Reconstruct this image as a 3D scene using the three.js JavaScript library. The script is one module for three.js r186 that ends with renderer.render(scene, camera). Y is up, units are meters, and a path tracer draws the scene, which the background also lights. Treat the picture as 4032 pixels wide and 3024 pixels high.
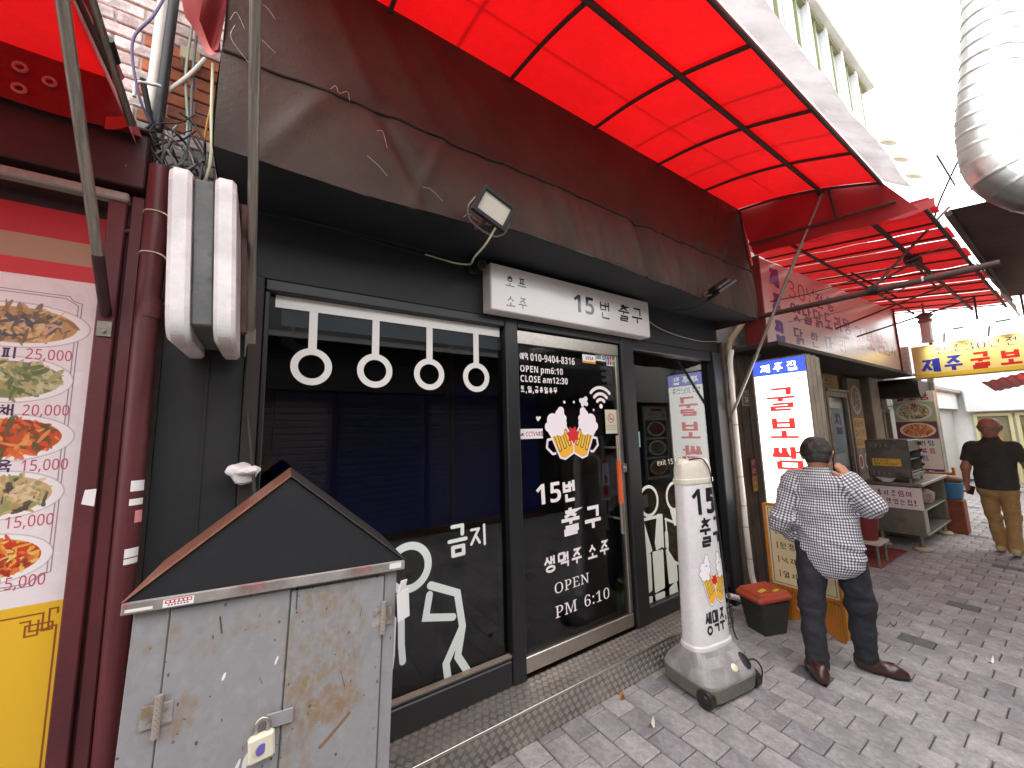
import * as THREE from 'three';
import { mergeGeometries } from 'three/addons/utils/BufferGeometryUtils.js';
import { MarchingCubes } from 'three/addons/objects/MarchingCubes.js';
import { RectAreaLightUniformsLib } from 'three/addons/lights/RectAreaLightUniformsLib.js';

// ---------------------------------------------------------------- camera, sky, sun, exposure
const scene = new THREE.Scene();
const camera = new THREE.PerspectiveCamera(89.97, 4 / 3, 0.02, 400);
camera.position.set(0, 1.7, 0);
camera.up.set(-0.04774, 0.99179, 0.11861);
camera.lookAt(0.54796, 1.7 + 0.12529, -0.82707);

const EXPOSURE = 4.7;
const renderer = new THREE.WebGLRenderer({ antialias: true });
renderer.toneMapping = THREE.LinearToneMapping;
renderer.toneMappingExposure = EXPOSURE;
renderer.shadowMap.enabled = true;
renderer.shadowMap.type = THREE.PCFSoftShadowMap;
RectAreaLightUniformsLib.init();

// overcast bright sky: one even veil of cloud, a little brighter overhead
{
  const W = 512, H = 256, d = new Float32Array(W * H * 4);
  const wave = (x, y, z) => Math.sin(3.1 * x + 1.7 * Math.sin(2.3 * z + y)) * Math.sin(2.7 * z + 1.3 * Math.sin(3.9 * x)) * 0.5 + Math.sin(7.3 * x + 5.1 * z + 4 * y) * 0.2;
  for (let j = 0; j < H; j++) {
    const el = ((j + 0.5) / H - 0.5) * Math.PI, sy = Math.sin(el);
    for (let i = 0; i < W; i++) {
      const az = ((i + 0.5) / W - 0.5) * 2 * Math.PI, x = Math.cos(az) * Math.cos(el), z = Math.sin(az) * Math.cos(el);
      const up = Math.max(sy, 0), cie = (1 + 2 * up) / 3;
      const v = (sy > -0.02 ? 0.55 + 0.6 * cie : 0.25) * (1 + 0.06 * wave(x, sy, z)), o = (j * W + i) * 4;
      d[o] = v * 0.985; d[o + 1] = v; d[o + 2] = v * 1.03; d[o + 3] = 1;
    }
  }
  const t = new THREE.DataTexture(d, W, H, THREE.RGBAFormat, THREE.FloatType);
  t.mapping = THREE.EquirectangularReflectionMapping; t.magFilter = THREE.LinearFilter; t.minFilter = THREE.LinearFilter; t.needsUpdate = true;
  scene.background = t; scene.environment = t;
}
const sun = new THREE.DirectionalLight(0xfff1de, 2.6);
sun.position.set(10 + 15, 22.5, -1 - 12.9); sun.target.position.set(10, 0, -1);
sun.castShadow = true; sun.shadow.radius = 9; sun.shadow.mapSize.set(2048, 2048);
Object.assign(sun.shadow.camera, { left: -22, right: 22, top: 22, bottom: -22, near: 1, far: 60 });
scene.add(sun, sun.target);

// ---------------------------------------------------------------- helpers: random numbers and noise
let seed = 7;
const srand = (s) => { seed = s; };
const rnd = () => { seed = (seed + 0x6d2b79f5) | 0; let t = Math.imul(seed ^ (seed >>> 15), 1 | seed); t = (t + Math.imul(t ^ (t >>> 7), 61 | t)) ^ t; return ((t ^ (t >>> 14)) >>> 0) / 4294967296; };
const rr = (a, b) => a + (b - a) * rnd();
const hash = (x, y, z) => { let h = Math.imul(x, 374761393) + Math.imul(y, 668265263) + Math.imul(z, 2147483647 ^ 0x5bd1e995); h = Math.imul(h ^ (h >>> 13), 1274126177); return ((h ^ (h >>> 16)) >>> 0) / 4294967296; };
const sm = (t) => t * t * (3 - 2 * t), lerp = (a, b, t) => a + (b - a) * t, clamp = (x, a = 0, b = 1) => Math.min(b, Math.max(a, x));
function n2(x, y, p, s = 0) {                      // value noise, tiles every p cells
  const ix = Math.floor(x), iy = Math.floor(y), fx = sm(x - ix), fy = sm(y - iy), w = (i) => ((i % p) + p) % p;
  return lerp(lerp(hash(w(ix), w(iy), s), hash(w(ix + 1), w(iy), s), fx), lerp(hash(w(ix), w(iy + 1), s), hash(w(ix + 1), w(iy + 1), s), fx), fy);
}
function fbm2(u, v, p, oct = 4, s = 0) { let a = 0, k = 0.5, t = 0; for (let i = 0; i < oct; i++) { a += k * n2(u * p, v * p, p, s + i); t += k; k *= 0.5; p *= 2; } return a / t; }
function n3(x, y, z, s = 0) {
  const ix = Math.floor(x), iy = Math.floor(y), iz = Math.floor(z), fx = sm(x - ix), fy = sm(y - iy), fz = sm(z - iz), h = (a, b, c) => hash(ix + a, iy + b + s * 57, iz + c);
  return lerp(lerp(lerp(h(0, 0, 0), h(1, 0, 0), fx), lerp(h(0, 1, 0), h(1, 1, 0), fx), fy), lerp(lerp(h(0, 0, 1), h(1, 0, 1), fx), lerp(h(0, 1, 1), h(1, 1, 1), fx), fy), fz);
}

// ---------------------------------------------------------------- helpers: textures and materials
const hex3 = (h) => [(h >> 16) & 255, (h >> 8) & 255, h & 255];
function pixelTex(size, fn, srgb = true, rep = 1) {
  const d = new Uint8Array(size * size * 4);
  for (let j = 0; j < size; j++) for (let i = 0; i < size; i++) { const c = fn(i / size, j / size), o = (j * size + i) * 4; for (let k = 0; k < 3; k++) d[o + k] = clamp(c.length ? c[k] : c, 0, 255); d[o + 3] = 255; }
  const t = new THREE.DataTexture(d, size, size); t.wrapS = t.wrapT = THREE.RepeatWrapping; t.magFilter = THREE.LinearFilter; t.minFilter = THREE.LinearMipmapLinearFilter; t.generateMipmaps = true;
  if (srgb) t.colorSpace = THREE.SRGBColorSpace;
  t.repeat.set(1 / rep, 1 / rep); t.needsUpdate = true; return t;
}
// base colour with coarse patches, fine grain and scattered stains; rep = metres per tile. The grain sheets are shared, the material's colour tints them.
const sheets = new Map(), nearest = (x, list) => list.reduce((a, b) => (Math.abs(b - x) < Math.abs(a - x) ? b : a));
function grainTex(base, { amt = 0.12, fine = 0.1, stain = 0, stainCol = 0x2a2018, rep = 1, size = 256, s = 1, p = 4, sx = 1 } = {}) {
  const b = hex3(base), sc = hex3(stainCol);
  amt = nearest(amt, [0.05, 0.12, 0.2]); fine = nearest(fine, [0.05, 0.1, 0.22]); stain = nearest(stain, [0, 0.3, 0.5]);
  const ratio = stain ? [0, 1, 2].map((i) => Math.round(clamp(sc[i] / b[i], 0, 1.25) * 4) / 4) : [1, 1, 1], key = [amt, fine, stain, ratio, size, p].join();
  if (!sheets.has(key)) { const q = sheets.size + 1; sheets.set(key, pixelTex(size, (u, v) => {
    const c = fbm2(u, v, p, 4, q), f = hash(Math.floor(u * size), Math.floor(v * size), q + 9), k = 1 + (c - 0.5) * 2 * amt + (f - 0.5) * fine + (fbm2(u, v, p * 8, 2, q + 5) - 0.5) * fine;
    const st = stain ? clamp((fbm2(u + 0.37, v + 0.11, p, 5, q + 20) - 0.62 + stain * 0.2) * 7) * stain : 0;
    return [0, 1, 2].map((i) => 205 * lerp(k, ratio[i], st));
  })); }
  const t = sheets.get(key).clone(); t.repeat.set(1 / rep, 1 / rep); t.offset.set((s * 0.377) % 1, (s * 0.613) % 1); t.needsUpdate = true;
  tints.set(t, new THREE.Color(base).multiplyScalar(1 / 0.6105)); return t;
}
const tints = new WeakMap();
const bumpTex = (rep = 0.5, s = 3, p = 8, oct = 4) => pixelTex(256, (u, v) => fbm2(u, v, p, oct, s) * 255, false, rep);
const grainBump = bumpTex(0.4, 3, 16, 4), clothBump = bumpTex(0.3, 5, 24, 3);
function M(c, rough = 0.8, o = {}) {
  const m = new THREE.MeshPhysicalMaterial({ roughness: rough, ...o });
  if (c !== null) m.color.set(c); else if (o.map && tints.has(o.map)) m.color.copy(tints.get(o.map));
  return m;
}
function canvasTex(w, h, draw) {
  const c = document.createElement('canvas'); c.width = w; c.height = h; const g = c.getContext('2d'); draw(g, w, h);
  const t = new THREE.CanvasTexture(c); t.colorSpace = THREE.SRGBColorSpace; t.anisotropy = 8; return t;
}

// ---------------------------------------------------------------- helpers: geometry (uv in metres by the way a face points)
function finish(g) {
  if (g.index) g = g.toNonIndexed();
  for (const k of Object.keys(g.attributes)) if (!['position', 'normal', 'uv'].includes(k)) g.deleteAttribute(k);
  if (!g.attributes.normal) g.computeVertexNormals();
  return g;
}
function triUV(g) {
  const p = g.attributes.position, n = new Float32Array(p.count * 2), a = new THREE.Vector3(), b = new THREE.Vector3(), c = new THREE.Vector3();
  for (let i = 0; i < p.count; i += 3) {
    a.fromBufferAttribute(p, i); b.fromBufferAttribute(p, i + 1).sub(a); c.fromBufferAttribute(p, i + 2).sub(a); b.cross(c);
    const ax = Math.abs(b.x), ay = Math.abs(b.y), az = Math.abs(b.z);
    for (let k = 0; k < 3; k++) {
      const x = p.getX(i + k), y = p.getY(i + k), z = p.getZ(i + k);
      const uv = ay >= ax && ay >= az ? [x, z] : ax > az ? [z, y] : [x, y];
      n[(i + k) * 2] = uv[0]; n[(i + k) * 2 + 1] = uv[1];
    }
  }
  g.setAttribute('uv', new THREE.BufferAttribute(n, 2)); return g;
}
function polyGeo(tris) { const g = new THREE.BufferGeometry(); g.setAttribute('position', new THREE.Float32BufferAttribute(tris.flat(), 3)); g.computeVertexNormals(); return triUV(g); }
const quad = (a, b, c, d) => [a, b, c, a, c, d];
function bevelBox(w, h, d, b) {                    // chamfered box about its centre, 44 triangles
  const X = w / 2, Y = h / 2, Z = d / 2, t = [];
  const P = (sx, sy, sz, ax) => [sx * (ax === 0 ? X : X - b), sy * (ax === 1 ? Y : Y - b), sz * (ax === 2 ? Z : Z - b)];
  const face = (q, n) => { const [a, bb, c] = q, u = [0, 1, 2].map((i) => bb[i] - a[i]), v = [0, 1, 2].map((i) => c[i] - a[i]), cr = [u[1] * v[2] - u[2] * v[1], u[2] * v[0] - u[0] * v[2], u[0] * v[1] - u[1] * v[0]]; if (cr[0] * n[0] + cr[1] * n[1] + cr[2] * n[2] < 0) q = q.slice().reverse(); if (q.length === 4) t.push(...quad(...q)); else t.push(...q); };
  for (const s of [-1, 1]) {
    face([P(s, -1, -1, 0), P(s, 1, -1, 0), P(s, 1, 1, 0), P(s, -1, 1, 0)], [s, 0, 0]);
    face([P(-1, s, -1, 1), P(1, s, -1, 1), P(1, s, 1, 1), P(-1, s, 1, 1)], [0, s, 0]);
    face([P(-1, -1, s, 2), P(1, -1, s, 2), P(1, 1, s, 2), P(-1, 1, s, 2)], [0, 0, s]);
    for (const r of [-1, 1]) {
      face([P(s, r, -1, 0), P(s, r, 1, 0), P(s, r, 1, 1), P(s, r, -1, 1)], [s, r, 0]);
      face([P(s, -1, r, 0), P(s, 1, r, 0), P(s, 1, r, 2), P(s, -1, r, 2)], [s, 0, r]);
      face([P(-1, s, r, 1), P(1, s, r, 1), P(1, s, r, 2), P(-1, s, r, 2)], [0, s, r]);
      for (const q of [-1, 1]) face([P(s, r, q, 0), P(s, r, q, 1), P(s, r, q, 2)], [s, r, q]);
    }
  }
  return polyGeo(t);
}
// box by its limits; b = chamfer
function box(x0, x1, y0, y1, z0, z1, b = 0) {
  const w = x1 - x0, h = y1 - y0, d = z1 - z0, bb = Math.min(b, Math.min(w, h, d) * 0.4);
  const g = bb > 0 ? bevelBox(w, h, d, bb) : finish(new THREE.BoxGeometry(w, h, d));
  g.translate((x0 + x1) / 2, (y0 + y1) / 2, (z0 + z1) / 2); return triUV(g);
}
function along(g, a, b) {                          // lay a +y geometry of unit length along a -> b
  const A = new THREE.Vector3(...a), B = new THREE.Vector3(...b), d = B.clone().sub(A), q = new THREE.Quaternion().setFromUnitVectors(new THREE.Vector3(0, 1, 0), d.clone().normalize());
  return g.applyMatrix4(new THREE.Matrix4().compose(A.add(B).multiplyScalar(0.5), q, new THREE.Vector3(1, 1, 1)));
}
const dist = (a, b) => Math.hypot(a[0] - b[0], a[1] - b[1], a[2] - b[2]);
const rod = (a, b, r, r2 = r, seg = 10) => along(finish(new THREE.CylinderGeometry(r2, r, dist(a, b), seg)), a, b);
function beam(a, b, w, h, bev = 0.003) { const L = dist(a, b), g = bevelBox(w, L, h, Math.min(bev, w * 0.3, h * 0.3)); return along(g, a, b); }
function tube(pts, r, seg = 24, rs = 6, tension = 0.5) { return finish(new THREE.TubeGeometry(new THREE.CatmullRomCurve3(pts.map((p) => new THREE.Vector3(...p)), false, 'catmullrom', tension), seg, r, rs, false)); }
function lathe(pts, seg = 24) { return finish(new THREE.LatheGeometry(pts.map((p) => new THREE.Vector2(p[0], p[1])), seg)); }
const at = (g, x, y, z, ry = 0, rx = 0, rz = 0) => { g.applyMatrix4(new THREE.Matrix4().makeRotationFromEuler(new THREE.Euler(rx, ry, rz, 'YXZ')).setPosition(x, y, z)); return g; };
const scl = (g, x, y, z) => g.applyMatrix4(new THREE.Matrix4().makeScale(x, y, z));
function shapeOf(pts, holes = []) { const s = new THREE.Shape(pts.map((p) => new THREE.Vector2(...p))); for (const h of holes) s.holes.push(new THREE.Path(h.map((p) => new THREE.Vector2(...p)))); return s; }
function extrude(shape, depth, bev = 0, curve = 12) { return finish(new THREE.ExtrudeGeometry(shape, { depth, bevelEnabled: bev > 0, bevelSize: bev, bevelThickness: bev, bevelSegments: 1, curveSegments: curve })); }
// plane with uv 0..1, facing +z, by its limits
function card(x0, x1, y0, y1, z) { const g = finish(new THREE.PlaneGeometry(x1 - x0, y1 - y0)); g.translate((x0 + x1) / 2, (y0 + y1) / 2, z); return g; }
// a grid sheet from a function (u,v) -> [x,y,z]; th = thickness along its normal
function sheet(fn, nu, nv, th = 0) {
  const pos = [], uv = [], idx = [];
  for (let j = 0; j <= nv; j++) for (let i = 0; i <= nu; i++) { pos.push(...fn(i / nu, j / nv)); uv.push(i / nu, j / nv); }
  for (let j = 0; j < nv; j++) for (let i = 0; i < nu; i++) { const a = j * (nu + 1) + i, b = a + 1, c = a + nu + 1, d = c + 1; idx.push(a, b, d, a, d, c); }
  const g = new THREE.BufferGeometry(); g.setAttribute('position', new THREE.Float32BufferAttribute(pos, 3)); g.setAttribute('uv', new THREE.Float32BufferAttribute(uv, 2)); g.setIndex(idx); g.computeVertexNormals();
  if (!th) return finish(g);
  const n = g.attributes.normal, h = g.clone(), p = h.attributes.position, hn = h.attributes.normal;
  for (let i = 0; i < p.count; i++) { p.setXYZ(i, p.getX(i) - n.getX(i) * th, p.getY(i) - n.getY(i) * th, p.getZ(i) - n.getZ(i) * th); hn.setXYZ(i, -n.getX(i), -n.getY(i), -n.getZ(i)); }
  const ix = h.index.array; for (let i = 0; i < ix.length; i += 3) { const t = ix[i]; ix[i] = ix[i + 1]; ix[i + 1] = t; }
  return mergeGeometries([finish(g), finish(h)]);
}

// ---------------------------------------------------------------- helpers: things, parts, structure
const taken = new Map(), bases = new WeakMap();
function numbered(n) { const k = taken.get(n) ?? 0; taken.set(n, k + 1); return k ? n + '_' + String(k).padStart(3, '0') : n; }
function thing(name, label, category, pos = null, turn = 0, group) {       // pos null: parts are given in world metres
  const o = new THREE.Group(); o.name = numbered(name); scene.add(o);
  o.userData = { label, category }; if (group) o.userData.group = group;
  if (pos) { o.position.set(...pos); o.rotation.y = turn; }
  return o;
}
function part(parent, name, geos, mat, label) {
  geos = [].concat(geos);
  const g = geos.length > 1 ? mergeGeometries(geos.map((x) => (x.index ? x.toNonIndexed() : x))) : geos[0];
  const m = new THREE.Mesh(g, mat); m.name = name; m.castShadow = m.receiveShadow = true;
  if (label) m.userData.label = label;
  const b = bases.get(parent);
  if (b) m.geometry.translate(-b[0], -b[1], -b[2]);
  if (b) bases.set(m, b);
  parent.add(m); return m;
}
// world-metre thing with its group standing at a base point
function placed(name, label, category, base, group) { const o = thing(name, label, category, base, 0, group); bases.set(o, base); return o; }
function solo(name, label, category, geos, mat, group) {
  const m = part(scene, numbered(name), geos, mat); m.userData = { label, category }; if (group) m.userData.group = group; return m;
}
function struct(name, geos, mat) { const m = part(scene, numbered(name), geos, mat); m.userData = { kind: 'structure' }; return m; }
function sub(parent, name) { const o = new THREE.Group(); o.name = name; parent.add(o); if (bases.get(parent)) bases.set(o, bases.get(parent)); return o; }
function copyOf(o, label, pos, turn = 0) { const c = o.clone(); c.name = numbered(o.name.replace(/_\d{3}$/, '')); c.userData = { ...o.userData, label }; c.position.set(...pos); c.rotation.y = turn; scene.add(c); return c; }

// ---------------------------------------------------------------- lettering: Hangul drawn stroke by stroke from its jamo
const CONS = {
  'ㄱ': ['0 0 1 0 .96 1'], 'ㄴ': ['0 0 0 1 1 1'], 'ㄷ': ['1 0 0 0 0 1 1 1'], 'ㄹ': ['0 0 1 0 1 .5 0 .5 0 1 1 1'], 'ㅁ': ['0 0 1 0 1 1 0 1 0 0'],
  'ㅂ': ['0 0 0 1 1 1 1 0', '0 .48 1 .48'], 'ㅅ': ['.5 0 .42 .45 0 1', '.46 .35 1 1'], 'ㅇ': ['o'], 'ㅈ': ['.05 0 .95 0 .5 .45 0 1', '.52 .42 1 1'],
  'ㅊ': ['.35 0 .65 0', '.05 .28 .95 .28 .5 .6 0 1', '.52 .58 1 1'], 'ㅋ': ['0 0 1 0 .96 1', '0 .48 .97 .48'], 'ㅌ': ['1 0 0 0 0 1 1 1', '0 .5 .95 .5'],
  'ㅍ': ['0 0 1 0', '.3 0 .3 1', '.7 0 .7 1', '0 1 1 1'], 'ㅎ': ['.35 0 .65 0', '.02 .26 .98 .26', 'h'],
};
for (const [d, s] of [['ㄲ', 'ㄱ'], ['ㄸ', 'ㄷ'], ['ㅃ', 'ㅂ'], ['ㅆ', 'ㅅ'], ['ㅉ', 'ㅈ']]) CONS[d] = ['2' + s];
for (const [d, s] of [['ㄳ', 'ㄱㅅ'], ['ㄵ', 'ㄴㅈ'], ['ㄶ', 'ㄴㅎ'], ['ㄺ', 'ㄹㄱ'], ['ㄻ', 'ㄹㅁ'], ['ㄼ', 'ㄹㅂ'], ['ㅄ', 'ㅂㅅ']]) CONS[d] = ['3' + s];
const INI = [...'ㄱㄲㄴㄷㄸㄹㅁㅂㅃㅅㅆㅇㅈㅉㅊㅋㅌㅍㅎ'], MED = [...'ㅏㅐㅑㅒㅓㅔㅕㅖㅗㅘㅙㅚㅛㅜㅝㅞㅟㅠㅡㅢㅣ'], FIN = ['', ...'ㄱㄲㄳㄴㄵㄶㄷㄹㄺㄻㄼㄽㄾㄿㅀㅁㅂㅄㅅㅆㅇㅈㅊㅋㅌㅍㅎ'];
const VV = { 'ㅏ': ['.35 0 .35 1', '.35 .45 .95 .45'], 'ㅐ': ['.15 .03 .15 .97', '.15 .48 .8 .48', '.8 0 .8 1'], 'ㅑ': ['.35 0 .35 1', '.35 .33 .95 .33', '.35 .6 .95 .6'], 'ㅒ': ['.15 0 .15 1', '.15 .36 .8 .36', '.15 .6 .8 .6', '.8 0 .8 1'], 'ㅓ': ['.75 0 .75 1', '.1 .45 .75 .45'], 'ㅔ': ['.5 .03 .5 .97', '0 .45 .5 .45', '.95 0 .95 1'], 'ㅕ': ['.75 0 .75 1', '.1 .33 .75 .33', '.1 .6 .75 .6'], 'ㅖ': ['.5 .03 .5 .97', '0 .36 .5 .36', '0 .6 .5 .6', '.95 0 .95 1'], 'ㅣ': ['.6 0 .6 1'] };
const VH = { 'ㅗ': ['0 1 1 1', '.5 1 .5 .1'], 'ㅛ': ['0 1 1 1', '.33 1 .33 .1', '.67 1 .67 .1'], 'ㅜ': ['0 0 1 0', '.5 0 .5 1'], 'ㅠ': ['0 0 1 0', '.33 0 .33 1', '.67 0 .67 1'], 'ㅡ': ['0 .4 1 .4'] };
const VX = { 'ㅘ': ['ㅗ', 'ㅏ'], 'ㅙ': ['ㅗ', 'ㅐ'], 'ㅚ': ['ㅗ', 'ㅣ'], 'ㅝ': ['ㅜ', 'ㅓ'], 'ㅞ': ['ㅜ', 'ㅔ'], 'ㅟ': ['ㅜ', 'ㅣ'], 'ㅢ': ['ㅡ', 'ㅣ'] };
function jamoStrokes(list, [x0, y0, x1, y1], out) {
  const w = x1 - x0, h = y1 - y0;
  for (const s of list) {
    if (s === 'o') out.push({ c: [x0 + w / 2, y0 + h / 2, w / 2, h / 2] });
    else if (s === 'h') out.push({ c: [x0 + w / 2, y0 + h * 0.72, w * 0.36, h * 0.28] });
    else if (s[0] === '2') { jamoStrokes(CONS[s[1]], [x0, y0, x0 + w * 0.44, y1], out); jamoStrokes(CONS[s[1]], [x0 + w * 0.56, y0, x1, y1], out); }
    else if (s[0] === '3') { jamoStrokes(CONS[s[1]], [x0, y0, x0 + w * 0.44, y1], out); jamoStrokes(CONS[s[2]], [x0 + w * 0.56, y0, x1, y1], out); }
    else { const n = s.split(' ').map(Number), p = []; for (let i = 0; i < n.length; i += 2) p.push([x0 + n[i] * w, y0 + n[i + 1] * h]); out.push({ p }); }
  }
}
function syllable(ch) {
  const c = ch.charCodeAt(0) - 0xac00, I = INI[Math.floor(c / 588)], V = MED[Math.floor((c % 588) / 28)], F = FIN[c % 28], out = [];
  if (VV[V]) { jamoStrokes(CONS[I], F ? [0.06, 0.04, 0.56, 0.5] : [0.06, 0.14, 0.54, 0.86], out); jamoStrokes(VV[V], F ? [0.6, 0, 1, 0.56] : [0.58, 0, 1, 1], out); }
  else if (VH[V]) { jamoStrokes(CONS[I], F ? [0.2, 0, 0.82, 0.3] : [0.2, 0.03, 0.82, 0.48], out); jamoStrokes(VH[V], F ? [0, 0.42, 1, 0.6] : ['ㅜ', 'ㅠ'].includes(V) ? [0, 0.64, 1, 1] : [0, 0.58, 1, 0.92], out); }
  else { const [a, b] = VX[V]; jamoStrokes(CONS[I], F ? [0.08, 0.02, 0.5, 0.28] : [0.08, 0.06, 0.5, 0.45], out); jamoStrokes(VH[a], F ? [0, 0.38, 0.62, 0.54] : [0, 0.56, 0.62, 0.86], out); jamoStrokes(VV[b], F ? [0.62, 0, 1, 0.6] : [0.6, 0, 1, 1], out); }
  if (F) jamoStrokes(CONS[F], VH[V] ? [0.2, 0.72, 0.84, 1] : [0.22, 0.68, 0.94, 1], out);
  return out;
}
// text at (x, y) = top left; size = letter height; o: wide (width/height), gap, pen [horizontal, vertical stroke width as share of size], col, cap, font, latin (its width factor)
function write(g, str, x, y, size, o = {}) {
  const wide = o.wide ?? 0.9, gap = o.gap ?? 0.16, pen = o.pen ?? [0.11, 0.11], L = o.latin ?? 0.62;
  g.fillStyle = g.strokeStyle = o.col ?? '#000'; g.lineCap = o.cap ?? 'butt'; g.lineJoin = o.cap === 'round' ? 'round' : 'miter';
  for (const ch of str) {
    if (ch === ' ') { x += size * (o.space ?? 0.45) * wide; continue; }
    if (ch >= '가' && ch <= '힣') {
      const w = size * wide * (1 - pen[1]), h = size * (1 - pen[0]), ox = x + size * pen[1] / 2, oy = y + size * pen[0] / 2;
      for (const s of syllable(ch)) {
        g.beginPath();
        if (s.c) { g.save(); g.translate(ox + s.c[0] * w, oy + s.c[1] * h); g.scale(s.c[2] * w, s.c[3] * h); g.arc(0, 0, 1, 0, 7); g.restore(); }
        else s.p.forEach((q, i) => (i ? g.lineTo(ox + q[0] * w, oy + q[1] * h) : g.moveTo(ox + q[0] * w, oy + q[1] * h)));
        g.save(); g.scale(pen[1] * size, pen[0] * size); g.lineWidth = 1; g.stroke(); g.restore();
      }
      x += size * (wide + gap);
    } else {
      g.save(); g.font = (o.font ?? 'bold 100px sans-serif'); g.textBaseline = 'alphabetic';
      const k = size / 74, wpx = g.measureText(ch).width; g.translate(x, y + size * 0.99); g.scale(k * L / 0.62, k); g.fillText(ch, 0, 0); g.restore();
      x += (wpx * k * L) / 0.62 + size * gap * 0.35;
    }
  }
  return x;
}
// the two clinking beer mugs of the pub, in a box x..x+w
function mugs(g, x, y, w, h, line) {
  const P = (u, v) => [x + u * w, y + v * h], poly = (pts, fill, stroke, lw) => { g.beginPath(); pts.forEach((p, i) => (i ? g.lineTo(...P(...p)) : g.moveTo(...P(...p)))); g.closePath(); if (fill) { g.fillStyle = fill; g.fill(); } if (stroke) { g.strokeStyle = stroke; g.lineWidth = lw * w; g.lineJoin = 'round'; g.stroke(); } };
  const blob = (list, fill) => { g.fillStyle = fill; for (const [u, v, r] of list) { g.beginPath(); g.ellipse(...P(u, v), r * w, r * w * 0.98, 0, 0, 7); g.fill(); } };
  for (const m of [0, 1]) {
    const f = (u) => (m ? 1 - u : u), F = (pts) => pts.map(([u, v]) => [f(u), v]);
    g.lineWidth = 0.034 * w; g.strokeStyle = '#e9dfe6'; g.beginPath(); F([[0.13, 0.58], [0.04, 0.6], [0.02, 0.74], [0.12, 0.86], [0.18, 0.85]]).forEach((p, i) => (i ? g.lineTo(...P(...p)) : g.moveTo(...P(...p)))); g.lineJoin = 'round'; g.stroke();
    poly(F([[0.05, 0.42], [0.36, 0.3], [0.52, 0.62], [0.5, 0.88], [0.34, 0.99], [0.24, 0.95]]), '#efe6ec', line, 0.008);
    poly(F([[0.1, 0.48], [0.37, 0.38], [0.49, 0.72], [0.49, 0.85], [0.34, 0.95], [0.26, 0.92]]), '#f2b632');
    for (const k of [0, 1, 2]) { const a = 0.15 + k * 0.09; poly(F([[a, 0.5 - k * 0.03], [a + 0.05, 0.48 - k * 0.03], [a + 0.13, 0.8 - k * 0.05], [a + 0.09, 0.83 - k * 0.05]]), '#f7c84a', '#2a1c10', 0.012); }
    const foam = [[0.07, 0.36, 0.07], [0.14, 0.24, 0.1], [0.2, 0.36, 0.12], [0.27, 0.14, 0.085], [0.29, 0.06, 0.06], [0.3, 0.3, 0.09], [0.27, 0.44, 0.07], [0.14, 0.42, 0.09], [0.34, 0.2, 0.05]].map(([u, v, r]) => [f(u), v, r]);
    if (line) blob(foam.map(([u, v, r]) => [u, v, r + 0.009]), line);
    blob(foam, '#f6eef2');
  }
  const star = []; for (let i = 0; i < 14; i++) { const a = (i / 14) * 6.283 - 0.3, r = i % 2 ? 0.085 : 0.13; star.push([0.5 + Math.cos(a) * r, 0.52 + Math.sin(a) * r * w / h]); }
  poly(star, '#d3202b');
}
// a plate of food as printed on a menu: rim, shadowless dish, many small morsels
function dish(g, x, y, rx, ry, cols, s, rim = '#f4efec') {
  srand(s); g.fillStyle = rim; g.beginPath(); g.ellipse(x, y, rx, ry, 0, 0, 7); g.fill();
  g.strokeStyle = 'rgba(120,110,120,.35)'; g.lineWidth = rx * 0.025; g.stroke();
  g.fillStyle = cols[0]; g.beginPath(); g.ellipse(x, y, rx * 0.82, ry * 0.8, 0, 0, 7); g.fill();
  for (let i = 0; i < 170; i++) { const a = rnd() * 6.283, r = Math.sqrt(rnd()) * 0.78; g.fillStyle = cols[Math.floor(rnd() * cols.length)]; g.globalAlpha = 0.85; g.beginPath(); g.ellipse(x + Math.cos(a) * r * rx, y + Math.sin(a) * r * ry, rx * rr(0.04, 0.17), ry * rr(0.04, 0.11), rnd() * 3, 0, 7); g.fill(); }
  g.globalAlpha = 1;
}
// a printed sheet (map) material; glossy: how shiny the print is
const printed = (t, rough = 0.55, o = {}) => new THREE.MeshPhysicalMaterial({ map: t, roughness: rough, ...o });
const decal = (t, rough = 0.6) => new THREE.MeshPhysicalMaterial({ map: t, roughness: rough, transparent: true });

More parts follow.
